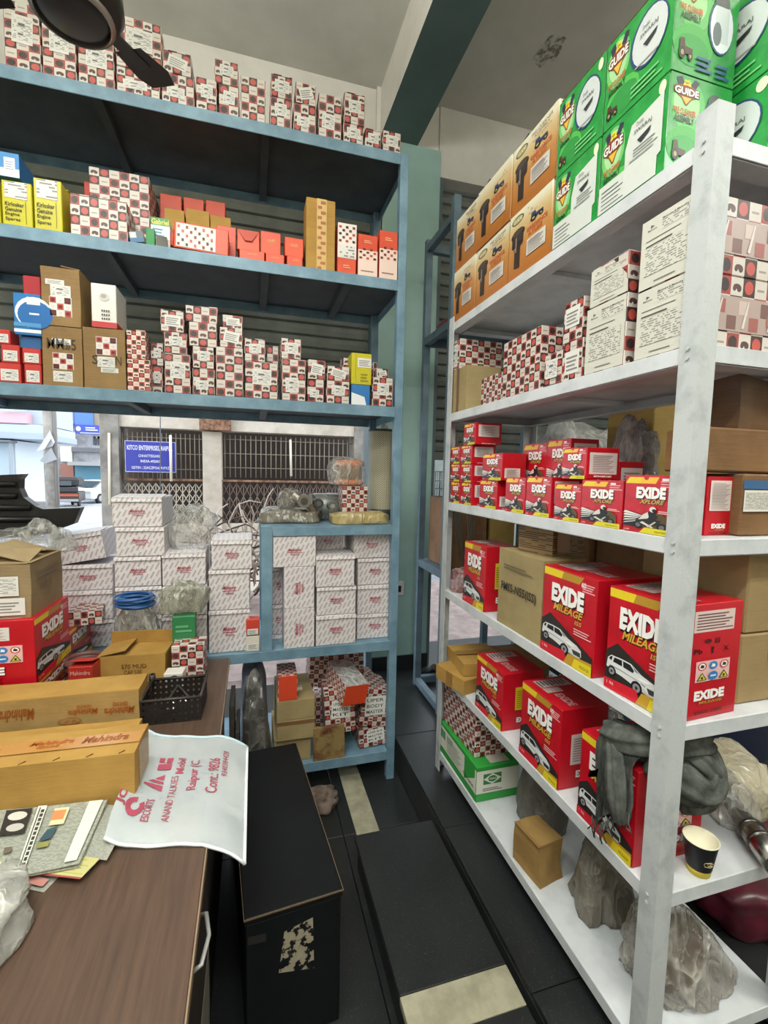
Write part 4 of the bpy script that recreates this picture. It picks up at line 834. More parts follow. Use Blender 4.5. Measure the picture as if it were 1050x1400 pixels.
lump('wrap', None, None, None, (.0, 0, -.073), (.2, .15, .145), FILM, 17, parent=o)
oc, zt = left('chk', 468, 503, 664, ZQ + .058, 'checkered carton on the yellowish pad, orange-lidded jar on top', Y=2.3, d=.13, cell=.024, top=False, o2={'plain': 1})
jx = lx(477, 2.36, zt); o = empty('orange_lidded_jar', (jx, 2.37, zt + .0006)); tag(o, 'brown filter with orange ends wrapped in clear plastic, on the checkered carton', 'filter')
bm = bmesh.new(); lathe(bm, [(0, 0), (.068, 0), (.075, .008), (.075, .022), (.066, .03)], 24); frombm('base_ring', bm, plain('d9742c', .4), o, True)
bm = bmesh.new(); lathe(bm, [(.066, .0302), (.07, .034), (.07, .09), (.066, .094)], 24); frombm('body', bm, mottled('brown_pleats', '7a5a38', '94724a', 30, .5), o, True)
bm = bmesh.new(); lathe(bm, [(.066, .0942), (.075, .1), (.075, .122), (.065, .13), (0, .128)], 24); frombm('lid', bm, plain('dd7a35', .4), o, True)
lump('wrap', None, None, None, (-.01, 0, .001), (.2, .18, .145), FILM, 19, parent=o, amp=.08, fold=.05, sq=.6)
fy = 2.49; fx = (lx(503, fy, 1.3) + lx(539, fy, 1.3)) / 2; fr = (lx(539, fy, 1.3) - lx(503, fy, 1.3)) / 2 - .003
o = empty('air_filter', (fx, fy, ZQ + .0006)); tag(o, 'tall cream mesh air filter cylinder with dark base, standing at the rack post', 'filter')
def m_mesh():
    n = NT('cream_filter_mesh', .7); u = n.sep(n.uv()); a = n.ma('FRACT', n.ma('MULTIPLY', u[0], 60.0)); b = n.ma('FRACT', n.ma('ADD', n.ma('MULTIPLY', u[1], 90.0), n.ma('MULTIPLY', n.ma('FLOOR', n.ma('MULTIPLY', u[0], 60.0)), .5)))
    f = n.ma('MULTIPLY', n.ma('GREATER_THAN', a, .35), n.ma('GREATER_THAN', b, .35)); n.col(n.mix(f, lin('8d896f'), lin('cfccb6'))); n.bump(f, .5, .002); return n.m
bm = bmesh.new(); hF = min(Z_(570, fx, fy), 1.69) - ZQ; rg = lathe(bm, [(fr, .06), (fr, hF - .012)], 28); uvl = bm.loops.layers.uv.new('UVMap')
for f in bm.faces:
    for l in f.loops:
        a = math.atan2(l.vert.co.y, l.vert.co.x) / (2 * math.pi)
        if f.calc_center_median().y < 0 and f.calc_center_median().x < 0 and a > .4: a -= 1
        l[uvl].uv = (a, l.vert.co.z)
frombm('mesh_body', bm, m_mesh(), o, True)
bm = bmesh.new(); lathe(bm, [(0, .0), (fr * .98, .0), (fr * 1.06, .006), (fr * 1.06, .054), (fr, .0598)], 28); frombm('base_cap', bm, plain('33332f', .5), o, True)
bm = bmesh.new(); lathe(bm, [(fr * 1.0, hF - .0118), (fr * 1.05, hF - .008), (fr * 1.05, hF), (0, hF)], 28); frombm('top_cap', bm, plain('41423c', .5), o, True)
lump('film_knot', None, None, None, (.01, -.01, hF + .0005), (.045, .04, .03), FILMW, 4, parent=o, sub=3)
boxo('seam', fr * .42 - .002, -fr * .93, .062, fr * .42 + .002, -fr * .89, hF - .014, plain('7b7862'), o)

# ================================================================== BOTTOM BLUE SHELF
ZL = ZT[4]
def bottom(px0, px1, pyt, zb, label, Y, d, mats, **k): return left('x', px0, px1, pyt, zb, label, Y=Y, d=d, mats=mats, top=False, **k)
o, z = bottom(374, 425, 1009, ZL, 'khaki carton at the base of the three by the black chest', YF + .03, .3, [KHA], group='khaki cartons on the bottom shelf')
o, z = bottom(378, 431, 984, z, 'khaki carton with brown tape in the middle of the three by the black chest', YF + .01, .3, [KHA], group='khaki cartons on the bottom shelf')
stick(o, 'tape', prn('btape', lambda d: d.rect(0, 0, 1, 1, '7d5a3c')), 'F', (0, .78, 1, .95))
o, z = bottom(378, 431, 957, z, 'khaki carton topmost of the three by the black chest', YF + .01, .3, [KHA], group='khaki cartons on the bottom shelf')
o, zz = bottom(380, 407, 924, z, 'orange-ended checkered carton lying on the khaki cartons', YF + .01, .16, [plain('d3482a', .4), CHKR, CHKR], name='orange_ended_carton', cell=.02)
o2, _ = bottom(405, 414, 940, z, 'tiny white paper packet beside the orange-ended carton', YF + .1, .03, [plain('d3cdb9')], name='small_packet')
def tilted(name, label, cx, cy, Y, w, d, h, zb, mats, roll_, yaw=0, pitch=0, cell=.026, grp='loose checkered cartons on the bottom shelf', d0=None):
    p = at(cx, cy, 1, Y); zq_ = max(p.z - h / 2, ZL + .004 + w / 2 * abs(math.sin(roll_))); o = carton(name, label, 'carton', grp, p.x, Y + d / 2, zq_, w, d, h, yaw, mats, cell, .003, tilt=(pitch, roll_), dimple=.002); return o
tilted('checkered_carton', 'checkered carton in shadow at the back left of the loose pile', 441, 915, 2.42, .15, .16, .2, 0, [CHK], .05)
tilted('checkered_carton', 'checkered carton in shadow at the back right of the loose pile', 482, 905, 2.46, .14, .16, .2, 0, [CHK], -.06)
tilted('checkered_carton', 'checkered carton standing under the shadowed pair at the back', 462, 985, 2.45, .3, .16, .2, 0, [CHK], 0)
def hand(t): return prn('hand_' + t[:6], lambda d: (d.rect(0, 0, 1, 1, 'e9e9e4'), [d.text(s, .08, .7 - i * .3, .9, .88 - i * .3, '3a3a38', .01) for i, s in enumerate(t.split('\n'))]))
o = tilted('checkered_carton', 'checkered carton with hand-lettered label on the tilted left one', 468, 972, YF + .03, .155, .2, .23, 0, [CHK], -.06, -.05); stick(o, 'label', hand('UPER BUS\nMASTER\nKIT'), 'F', (.22, .35, .85, .75), rot=-.08)
o = tilted('checkered_carton', 'checkered carton with hand-lettered label, upper right of the loose pile', 507, 968, YF + .055, .15, .2, .2, 0, [CHK], .17, .06); stick(o, 'label', hand('UPER\nBODY\nMASTER'), 'F', (.12, .3, .88, .82), rot=.12)
o = tilted('checkered_carton', 'checkered carton with hand-lettered label at the right end of the bottom shelf', 509, 1013, YF + .05, .155, .24, .1, 0, [CHK], -.04, .05); stick(o, 'label', hand('UPER BUS\nMASTER\nK.IT'), 'F', (.28, .25, .9, .92), rot=.05)
o = tilted('red_checkered_carton', 'red checkered carton behind the orange-ended one on the loose pile', 497, 942, YF + .2, .11, .16, .12, 0, [CHKR], .2, .1, cell=.018)
o = tilted('orange_ended_carton', 'orange-ended checkered carton lying on top of the loose pile', 477, 945, YF - .03, .13, .24, .11, 0, [plain('e04e2c', .35), CHKR, FILMW], .1, .25, .18, cell=.018, grp=None)
o, _ = bottom(428, 471, 994, ZL, 'flat rusty-stained cardboard piece leaning on the loose pile', YF - .0, .02, [mottled('stained_cardboard', '5d2f22', '8d7748', 9, .7, lo=.38, hi=.52)], name='stained_board', dimple=.003)
lump('white_packet', 'small white crumpled packet behind the rack post on the granite floor', 'packet', None, (lx(511, 2.9, 0) - .06, 2.9, LOW), (.07, .06, .25), FILMW, 8, sub=3)
bag = lump('plastic_bag', 'dark grey plastic bag slumped between the table and khaki cartons', 'bag', None, (lx(350, 2.1, .2) + .018, 2.075, LOW), (.17, .16, .73), m_film('dark_bag_film', '3f3d39', .9, .35), 21, amp=.22, fold=.2, sq=.7, tp=.45, lean=(-.03, 0))
cl = lump('cloth_bundle', 'grey-blue cloth bundle behind the dark plastic bag', 'cloth', None, (lx(352, 2.42, .3) - .02, 2.42, ZL), (.15, .2, .5), mottled('bluegrey_cloth', '6a6d78', '8a8d97', 9, .9), 23)
p = at(437, 1110, 2, LOW); lump('floor_rag', 'crumpled brownish rag on the floor by the buff inlay strip', 'rag', None, (p.x, p.y + .04, LOW), (.2, .16, .085), mottled('dirty_rag', '5b4d45', '84736a', 18, .95), 31, fold=.2, amp=.35)

# ================================================================== TABLE
TZ = .585; TXR = -.105
tb = empty('wooden_table', (-.7, 1.2, LOW)); tag(tb, 'brown laminate table in the left foreground, crowded with cartons', 'table')
def tp(n, x0, y0, z0, x1, y1, z1, m, bev=.002, par=None):
    o = boxo(n, x0, y0, z0, x1, y1, z1, m, tb, bev); o.location -= tb.location; return o
DKW = mottled('dark_side_laminate', '241d1a', '332a26', 4, .5)
tp('tabletop', -1.5, .15, TZ - .025, TXR, 2.16, TZ, WOOD); tp('edge_band', TXR, .15, TZ - .0252, TXR + .003, 2.16, TZ - .001, plain('8f7a63', .5), .0005)
tp('side_panel', -.155, .17, LOW, -.125, 2.1, TZ - .0255, DKW); tp('front_panel', -1.48, 2.1, LOW, -.16, 2.12, TZ - .0255, DKW); tp('rear_panel', -1.48, .17, LOW, -1.45, 2.1, TZ - .0255, DKW)
dr = tp('drawer_front', -.1245, .62, .2, -.115, 1.2, TZ - .05, DKW)
bm = bmesh.new(); pa = at(276, 1248, 2, .475); pb = at(264, 1325, 2, .475)
tube(bm, [(-.114, pa.y, .47), (-.1, pa.y - .004, .475), (-.09, (pa.y + pb.y) / 2, .478), (-.1, pb.y + .004, .475), (-.114, pb.y, .47)], .0045, 8)
o = frombm('handle', bm, plain('c9c9c6', .35, .3), tb); o.location = -tb.location
dp = tp('lower_drawer', -.1245, .62, -.1, -.115, 1.2, .19, plain('77756a', .5))
# tan cartons
MAH = prn('mah', lambda d: (d.text('Mahindra', 0, .5, 1, 1, 'a5501f', .02, .04), d.text('GENUINE', .2, .1, .7, .42, 'a5501f', .01)))
MAH1 = prn('mah1', lambda d: d.text('Mahindra', 0, 0, 1, 1, '8e4c1e', .02, .04)); TAPE = prn('ptape', lambda d: d.rect(0, 0, 1, 1, plain('b58243', .25)))
def staples(o, n):
    w, d, h = SZ[o.name]; bm = bmesh.new()
    for k in range(n):
        x = -w / 2 + w * (k + .5) / n; tube(bm, [(x, -d / 2 + .004, h + .001), (x + .012, -d / 2 + .014, h + .002)], .0013, 4)
    frombm('staple_row', bm, plain('6b4a24', .4, .5), o)['kind'] = 'stuff'
yB = 1.248; xb0, xb1 = -.73, -.286
o = carton('tan_carton', 'long tan carton with printed tape, nearest on the table, behind the newspaper', 'carton', 'long tan cartons', (xb0 + xb1) / 2 - .006, yB + .072 + .01, TZ + .0005, xb1 - xb0, .142, .133, -.04, [TAN], .03, .002, dimple=.0015)
stick(o, 'tape', TAPE, 'T', (0, .34, 1, .72), lift=.0018)
for k, (a, b) in enumerate(((.28, .5), (.38, .62), (.68, .93))): stick(o, 'lettering', MAH if k == 1 else MAH1, 'T', (a, .46, b, .68) if k != 1 else (.4, .4, .63, .68), lift=.0026) if k else stick(o, 'lettering', MAH1, 'T', (.06, .48, .26, .62), lift=.0026)
staples(o, 6); stick(o, 'clear_tape', prn('ctape', lambda d: d.rect(0, 0, 1, 1, plain('cfc6b4', .15, 0, .5, .4))), 'R', (.25, .1, .9, .95), lift=.0018)
o = carton('tan_carton', 'long stained tan carton with upside-down lettering, farther on the table', 'carton', 'long tan cartons', -.60, 1.70, TZ + .0005, .47, .13, .128, -.02, [m_card('stained_tan', '8f7446', 'b0925c'), TAN, TAN], .03, .002, dimple=.002)
for r in ((.56, .5, .74, .78), (.16, .5, .36, .8), (.78, .42, .97, .78)): stick(o, 'lettering', MAH if r[0] > .2 else MAH1, 'F', r, rot=math.pi, lift=.0022)
stick(o, 'emblem', prn('mahem', lambda d: (d.circ(.5, .5, .5, .45, 'a5602f', 20), d.circ(.5, .5, .44, .37, 'a08251', 20), d.poly([(.2, .3), (.5, .75), (.42, .3)], 'a5602f'), d.poly([(.58, .3), (.66, .75), (.85, .3)], 'a5602f'))), 'F', (.5, .26, .64, .46), lift=.0022)
staples(o, 6); flap(o, TAN, -.0, .99, .1, 'F', 'lid_edge')
p = o; o = carton('tan_carton', 'flattened tan carton wedged between the two long tan cartons', 'carton', 'long tan cartons', -.56, 1.515, TZ + .0005, .42, .16, .05, -.03, [TAN], .03, .002, dimple=.003)
# battery cartons and brown carton at the left
def mileage(x, y, z, w, d, h, label, rz=-math.pi / 2, side=True, pic=None, cls='red_battery_carton', grp='red car battery cartons', top=True):
    o = carton(cls, label, 'carton', grp, x, y, z + .0006, w, d, h, rz, [RED], .05, .0016); stick(o, 'printed_front', pic or P_MI, 'F', (.004, .004, .996, .996), lift=-.0007)
    if top: stick(o, 'printed_top', P_MT, 'T', (.03, .05, .97, .95), lift=-.0007)
    return o
yE = 1.8; xe = at(48, 890, 1, yE).x; zE1 = Z_(935, xe, yE); zE2 = Z_(847, xe, yE)
o = mileage(xe - .15, yE + .152, TZ, .304, .3, zE1 - TZ - .001, 'red battery carton beneath the large one at the left edge', math.pi / 2); 
o = mileage(xe - .15, yE + .152, zE1, .304, .3, zE2 - zE1, 'large red battery carton with hazard label, under the brown carton', math.pi / 2); 
stick(o, 'sticker', P_WS, 'L', (.42, .7, .76, .9)); stick(o, 'hazard_label', P_HZ, 'L', (.5, .36, .88, .62)); stick(o, 'lettering', prn('exs', lambda d: d_exide(d, 0, 0, 1, 1)), 'L', (.24, .18, .7, .3))
o = carton('brown_carton', 'worn brown carton with white slips on the large battery carton', 'carton', None, at(42, 800, 1, 1.83).x - .17, 1.965, zE2, .34, .27, Z_(771, at(42, 800, 1, 1.83).x, 1.83) - zE2, 0.0, [m_card('worn_brown', '7d6a4d', '9d8866')], .05, .003, dimple=.004)
stick(o, 'sticker', STICK, 'F', (.5, .42, .9, .78), lift=.004); stick(o, 'sticker', STICK2, 'F', (.52, .06, .95, .38), lift=.004); stick(o, 'lettering', prn('prod', lambda d: (d.lines(0, .6, 1, 1, 3, '6b583c', .5), d.text('PRODT', .1, .3, .6, .5, '5b4a32', .01), d.lines(.2, 0, .9, .2, 2, '7b6848', .3))), 'R', (.15, .25, .9, .85), lift=.004)
for s, a in (('F', .25), ('B', .18), ('R', .3)): flap(o, m_card('brown_flap', '8d7958', 'ab9672'), a, .96, .48, s)
zS = ZC + .001; y2 = yE + .32; x2 = X_(92, y2, .75); h2 = Z_(857, X_(100, 2.2, .7), 2.2) - zS
o = mileage(x2 - .1, y2 + .14, zS, .28, .2, h2, 'red battery carton beneath the lying checkered carton', math.pi / 2)
o = mileage(xe - .17, y2 + .05, zS + h2 + .0015, .09, .2, Z_(812, xe - .05, y2) - zS - h2, 'red carton with white side sticker just behind the large battery carton', math.pi / 2, pic=prn('redside', lambda d: (d.rect(0, 0, 1, 1, RED), d.rect(.3, .1, .8, .9, 'd9d2d0'), d.lines(.35, .15, .75, .85, 9, '9a9492', .4))))
zq = zS + h2 + .001
o = carton('checkered_carton', 'checkered carton lying on the red battery carton by the maroon coils', 'carton', G_CHK, X_(119, 2.27, zq), 2.27, zq, .13, .12, .06, .15, [CHK], .025, .003, dimple=.003)
o = carton('red_battery_carton', 'red carton corner at the left edge beside the hazard label', 'carton', 'red car battery cartons', at(4, 940, 1, 1.782).x - .11, 1.782, TZ + .0005, .2, .028, Z_(924, at(10, 930, 1, 1.8).x, 1.8) - TZ, .0, [RED], .05, .002); stick(o, 'lettering', P_MT, 'R', (.1, .1, .9, .8))
o = carton('red_checkered_carton', 'small red carton with lifted lid beside the open cardboard carton', 'carton', None, at(114, 920, 1, 1.95).x, 1.97, TZ + .0005, .085, .08, Z_(909, at(114, 920, 1, 1.95).x, 1.95) - TZ, -.1, [plain('b23028', .4)], .03, .002)
stick(o, 'printed_front', prn('smr', lambda d: (d.text('Mahindra', .1, .7, .9, .85, 'e6b9ae'), [d.rect(.06 + i * .23, .1 + (i % 2) * .2, .24 + i * .23, .28 + (i % 2) * .2, 'e6dcd6') for i in range(4)]))); flap(o, plain('c23a30', .4), .25, .98, .98, 'B', 'lid')
# maroon coil, blue hose coil, bags, green carton behind the open carton
def coil(name, label, c, r, n, tr, mat, seed, squash=1.):
    R_ = random.Random(seed); o = empty(name, c); tag(o, label, 'hose')
    for k in range(n):
        bm = bmesh.new(); rr = r * (1 + R_.uniform(-.12, .08)); ph = R_.uniform(0, 6); tl = R_.uniform(-.1, .1); ox, oy = R_.uniform(-.01, .01), R_.uniform(-.01, .01)
        pts = [(ox + rr * math.cos(a), oy + rr * math.sin(a) * squash, tr + k * tr * 1.15 + tl * rr * math.cos(a + ph) * .35 + tl * .02) for a in [2 * math.pi * q / 28 for q in range(29)]]
        tube(bm, pts, tr, 6, cap=False); frombm('loop', bm, mat, o, True)
    return o
pc = Vector((X_(119, 2.09, .7), 2.085, TZ)); coil('maroon_hose_coil', 'stacked dull maroon hose coil behind the red battery carton', pc, .062, 6, .012, plain('6d4a46', .5), 2)
pb_ = Vector((X_(185, 2.165, .75), 2.165, Z_(829, X_(185, 2.165, .75), 2.165)))
lump('grey_bag', 'grey plastic-wrapped bundle carrying the blue hose coil', 'bag', None, (pb_.x, pb_.y + .012, ZC + .001), (.19, .085, pb_.z - ZC - .002), FILMG, 41)
coil('blue_hose_coil', 'coil of thin blue hose on the grey wrapped bundle', pb_, .066, 9, .0046, plain('2f5f9c', .35), 5)
pg = Vector((X_(250, 2.1, .75), 2.11, TZ))
o = carton('green_carton', 'green and white labelled packet under the olive plastic bag', 'carton', None, X_(252, 2.06, .7), 2.08, TZ + .0005, .09, .06, Z_(842, X_(252, 2.06, .7), 2.06) - TZ, 0, [plain('2f7a4a', .4)], .03, .002); stick(o, 'printed_front', prn('grp', lambda d: (d.rect(.1, .1, .9, .6, 'cfe0d2'), d.lines(.15, .72, .85, .88, 2, '5fa878', .5), d.lines(.2, .2, .8, .5, 3, '4a8a5e'))))
lump('plastic_bag', 'olive translucent plastic bag resting on the green packet', 'bag', None, (X_(252, 2.12, .8), 2.12, TZ + SZ[o.name][2] + .002), (.22, .12, .14), m_film('olive_film', '8d8f76', .7, .2), 43, amp=.35, fold=.2)
lump('plastic_bag', 'crumpled clear plastic bag on the white cartons', 'bag', None, (X_(266, 2.42, 1.), 2.42, Z_(757, X_(255, YF + .05, .95), YF + .05) + .002), (.24, .24, .22), FILM, 45, amp=.35, fold=.22)
# open cardboard carton
a0 = at(137, 895, 1, 1.99); o = carton('open_cardboard_carton', 'open tan carton with one flap upright and hand lettering on its front', 'carton', None, -.462, 2.055, TZ + .0005, .25, .14, .112, -.09, [TAN], .03, .002, dimple=.002)
flap(o, TAN, 1.45, .98, .42, 'B'); flap(o, TAN, .2, .98, .42, 'L'); flap(o, TAN, -.0, .98, .55, 'R'); stick(o, 'lettering', prn('opn', lambda d: (d.text('570 MUD', 0, .55, 1, .95, '4a3818', .0), d.text('CAP 500', .1, .0, .8, .4, '4a3818', .0))), 'F', (.35, .32, .72, .72), lift=.002)
o = carton('checkered_carton', 'checkered carton standing on the table beside the open carton', 'carton', G_CHK, -.255, 2.02, TZ + .0005, .125, .1, Z_(881, -.255, 1.98) - TZ, -.05, [CHK], .03, .003)
o = carton('ring_box', 'small white carton showing a chrome ring on the table', 'carton', None, -.298, 1.915, TZ + .0005, .07, .06, .065, -.1, [plain('dcd8d0', .4)], .03, .002)
stick(o, 'window', prn('ringw', lambda d: (d.circ(.58, .5, .34, .4, '2a2a2a', 18), d.circ(.58, .46, .24, .3, '8b8d8e', 18), d.circ(.58, .42, .12, .16, '2f2f30', 14), d.lines(.06, .2, .2, .8, 4, '9a9a94'))))
# perforated dark basket with metal parts
BK = plain('37322f', .5)
bk = empty('plastic_basket', (-.266, 1.715, TZ), -.03); tag(bk, 'dark perforated plastic basket with metal parts inside, on the table', 'basket')
def grille(w, h, nx, ny, m, name, M, holes=True, t=.003):
    bm = bmesh.new(); dx, dz = w / nx, h / ny; V = {}
    def vv(x, z): k = (round(x, 5), round(z, 5)); V[k] = V.get(k) or bm.verts.new((x, 0, z)); return V[k]
    for i in range(nx):
        for j in range(ny):
            x, z = -w / 2 + i * dx, j * dz; o4 = [(x, z), (x + dx, z), (x + dx, z + dz), (x, z + dz)]; q = .33; i4 = [(x + dx * q, z + dz * q), (x + dx * (1 - q), z + dz * q), (x + dx * (1 - q), z + dz * (1 - q)), (x + dx * q, z + dz * (1 - q))]
            for k in range(4): bm.faces.new((vv(*o4[k]), vv(*o4[(k + 1) % 4]), vv(*i4[(k + 1) % 4]), vv(*i4[k])))
    bmesh.ops.solidify(bm, geom=bm.faces[:], thickness=t)
    o = frombm(name, bm, m, bk); o.matrix_local = M; return o
bw, bd, bh = .19, .17, .085
for y, rz_ in ((-bd / 2, 0), (bd / 2, 0)): grille(bw, bh, 10, 4, BK, 'wall', Matrix.Translation((0, y, 0)))
for x in (-bw / 2, bw / 2): grille(bd, bh, 9, 4, BK, 'wall', Matrix.Translation((x, 0, 0)) @ Matrix.Rotation(math.pi / 2, 4, 'Z'))
bm = bmesh.new(); bx(bm, -bw / 2, -bd / 2, 0, bw / 2, bd / 2, .003); frombm('bottom', bm, BK, bk)
bm = bmesh.new()
for q in ((-bw / 2, -bd / 2, bw / 2, -bd / 2), (bw / 2, -bd / 2, bw / 2, bd / 2), (bw / 2, bd / 2, -bw / 2, bd / 2), (-bw / 2, bd / 2, -bw / 2, -bd / 2)): tube(bm, [(q[0], q[1], bh), (q[2], q[3], bh)], .005, 6)
frombm('rim', bm, BK, bk); bm = bmesh.new(); lathe(bm, [(.006, 0), (.012, 0), (.012, .03), (.006, .03)], 12); o = frombm('corner_socket', bm, BK, bk); o.location = (-bw / 2, bd / 2, bh - .01)
bm = bmesh.new(); tube(bm, [(-.07, -.06, .02), (-.02, .0, .05), (.0, .05, .07)], .004, 6); tube(bm, [(.07, -.04, .03), (.03, .02, .05), (.0, .05, .07)], .004, 6); frombm('carry_strap', bm, BK, bk)
MET = plain('c9c9c8', .22, 1)
o = empty('metal_coupling', (-.25, 1.70, TZ + .024)); tag(o, 'shiny steel coupling lying in the dark basket', 'part', 'metal parts in the basket')
for k in range(4):
    bm = bmesh.new(); lathe(bm, [(.018, -.005), (.024, -.004), (.024, .004), (.018, .005), (.018, -.005)], 16); q = frombm('ring', bm, MET, o, True); q.rotation_euler = (0, 1.2, .6); q.location = (k * .0115 - .02, k * .006, .002)
o = empty('metal_bolt', (-.285, 1.69, TZ + .016)); tag(o, 'short steel bolt standing beside the coupling in the basket', 'part', 'metal parts in the basket'); o.rotation_euler = (.3, -.9, 0)
bm = bmesh.new(); lathe(bm, [(0, -.012), (.01, -.012), (.01, -.004)], 6); frombm('head', bm, MET, o); bm = bmesh.new(); lathe(bm, [(.005, -.004), (.005, .04), (0, .04)], 10); frombm('shank', bm, MET, o)
# boards leaning between the table and the grey bag
for k, (x0, y0, w_, h_, l_) in enumerate(((-.098, 1.965, .02, .62, 'dark grey board leaning against the table end beside the plastic bag'), (-.074, 1.97, .016, .5, 'lower brownish board beside the dark grey one at the table end'))):
    o = boxo('leaning_board', x0, y0, LOW, x0 + w_, y0 + .2, LOW + h_, mottled('board_%d' % k, '3d3a36', '524d47', 6, .6), None, .002); tag(o, l_, 'board')
# newspapers
NWP = m_lines('newsprint', 'd3d5c8', 'b9bab0', 46, 40, .45)
def sheet(name, pts, z, mat, root, th=.0015, bend=.004, n=8, seed=0):
    "thin paper lying through four corner points (world XY), slightly wavy"
    bm = bmesh.new(); A, B, Cc, D = [Vector((p[0], p[1], 0)) for p in pts]; g = []; uvl = bm.loops.layers.uv.new('UVMap')
    for i in range(n + 1):
        r = []
        for j in range(n + 1):
            u, v = i / n, j / n; p = A.lerp(B, u).lerp(D.lerp(Cc, u), v); p.z = z + bend * (.5 + noise.noise(Vector((p.x * 9 + seed, p.y * 9, seed)))); r.append(bm.verts.new(p))
        g.append(r)
    for i in range(n):
        for j in range(n):
            f = bm.faces.new((g[i][j], g[i + 1][j], g[i + 1][j + 1], g[i][j + 1]))
            for l, (a, b) in zip(f.loops, ((i, j), (i + 1, j), (i + 1, j + 1), (i, j + 1))): l[uvl].uv = (a / n, b / n)
    if th: bmesh.ops.solidify(bm, geom=bm.faces[:], thickness=-th)
    o = frombm(name, bm, mat, root, False); o.location = -root.location; return o
def atT(px, py, z=TZ): p = at(px, py, 2, z); return (p.x, p.y)
nw = empty('newspaper_pile', (-.48, 1.15, TZ)); tag(nw, 'pile of folded newspapers on the table in front of the tan carton', 'newspaper')
sheet('sheet', [atT(-40, 1200), atT(60, 1222), atT(118, 1160), atT(30, 1130)], TZ + .002, NWP, nw, .002, .004, seed=1)
sheet('sheet', [atT(10, 1195), atT(112, 1206), atT(182, 1135), atT(60, 1115)], TZ + .008, m_lines('newsprint_b', 'd9dad2', 'bcbdb4', 40, 30, .42), nw, .002, .004, seed=2)
sheet('sheet', [atT(60, 1172), atT(146, 1184), atT(186, 1112), atT(110, 1103)], TZ + .013, NWP, nw, .002, .004, seed=3)
q4 = [atT(-60, 1212, TZ + .03), atT(108, 1178, TZ + .03), atT(147, 1091, TZ + .03), atT(-30, 1108, TZ + .03)]
sheet('sheet', q4, TZ + .017, NWP, nw, .002, .004, seed=4); sheet('front_page', q4, TZ + .024, m_lines('newsprint_front', 'd6d9cb', 'b2b5a8', 52, 44, .48), nw, .002, .002, seed=5)
def quadprint(key, fn, q, z, root, name):
    d = Draw(.0); fn(d); me = d.mesh(key); A, B, Cc, D = [Vector((p[0], p[1], 0)) for p in q]
    k = 0
    for v in me.vertices:
        u, t = v.co.x, v.co.y; p = A.lerp(B, u).lerp(D.lerp(Cc, u), t); v.co = Vector((p.x, p.y, 0))
    for p in me.polygons:
        k += 1
        for vi in p.vertices: me.vertices[vi].co.z = z + k * .00004
    o = link(name, me, root); o.location = -root.location; return o
def d_news(d):
    P = 'd9dbd0'
    for x0, x1 in ((.02, .05), (.46, .53), (.86, .97)): d.rect(x0, .03, x1, .97, P)
    d.rect(.22, .56, .42, .95, '2f2f30'); d.circ(.32, .84, .075, .07, 'c9c9c2', 16); d.circ(.33, .66, .07, .06, 'b9b9b2', 16)
    d.rect(.6, .62, .72, .9, 'cfcfa8'); d.rect(.6, .7, .7, .86, 'd98a5c'); d.rect(.56, .3, .66, .38, '8a8a55'); d.poly([(.56, .38), (.6, .56), (.68, .6), (.66, .42)], '3a5560'); d.rect(.3, .3, .36, .38, '6d6459'); d.rect(.2, .08, .34, .24, '9aa08c'); d.circ(.27, .16, .045, .06, 'c9cbb8', 12)
    d.rect(.475, .06, .485, .94, '4d4f4b')
    for k in range(12): d.rect(.495, .08 + k * .07, .52, .13 + k * .07, '3c3e3b')
    for k in range(9): d.rect(.1 + .0, .1 + k * .09, .13, .16 + k * .09, '55574f')
quadprint('news', d_news, q4, TZ + .0305, nw, 'printed_page')
quadprint('news2', lambda d: (d.rect(.3, .06, .95, .4, 'beb97e'), d.lines(.33, .1, .92, .38, 6, 'a9a468', .4), d.rect(.3, .03, .95, .06, 'a2524c')), [atT(10, 1195, TZ + .013), atT(112, 1206, TZ + .013), atT(182, 1135, TZ + .013), atT(60, 1115, TZ + .013)], TZ + .0145, nw, 'yellow_advert')
quadprint('news3', lambda d: (d.rect(.3, .05, .6, .2, '8a93b5'), d.rect(.6, .05, .95, .2, 'b98078')), [atT(-40, 1200), atT(60, 1222), atT(118, 1160), atT(30, 1130)], TZ + .0085, nw, 'coloured_advert')
# white woven courier sack draped over the table edge
SACK = mottled('white_poly_sack', 'e0e9ec', 'f0f5f6', 5, .38, 0, .15, 300)
sk_ = empty('white_courier_sack', (-.17, 1.27, TZ)); tag(sk_, 'white courier sack with red hand printing, draped over the table edge', 'sack')
SA, SB, SC_, SD = (-.325, 1.10), (-.02, 1.035), (-.018, 1.47), (-.33, 1.53)
def sackp(u, v):
    x = (SA[0] * (1 - u) + SB[0] * u) * (1 - v) + (SD[0] * (1 - u) + SC_[0] * u) * v; y = (SA[1] * (1 - u) + SB[1] * u) * (1 - v) + (SD[1] * (1 - u) + SC_[1] * u) * v
    z = TZ + .012 + .008 * noise.noise(Vector((x * 12, y * 9, 2))) + .012 * max(0, 1 - abs(u - .0) * 9) + .006 * math.sin(v * 9 + u * 4) * (1 - u)
    if u < .3: z += .016 * (1 - u / .3) * (1 if v > .0 else 1)
    ov = max(0, x - TXR + .012); z -= 3.2 * ov * ov * (1.4 if v < .3 else 1) + .12 * ov
    if v < .12: z -= .01 * (1 - v / .12)
    return Vector((x, y, max(z, TZ + .004) if x < TXR - .004 else z))
bm = bmesh.new(); n1, n2 = 34, 34; g = [[bm.verts.new(sackp(i / n1, j / n2)) for j in range(n2 + 1)] for i in range(n1 + 1)]
for i in range(n1):
    for j in range(n2): bm.faces.new((g[i][j], g[i + 1][j], g[i + 1][j + 1], g[i][j + 1]))
bmesh.ops.solidify(bm, geom=bm.faces[:], thickness=.003)
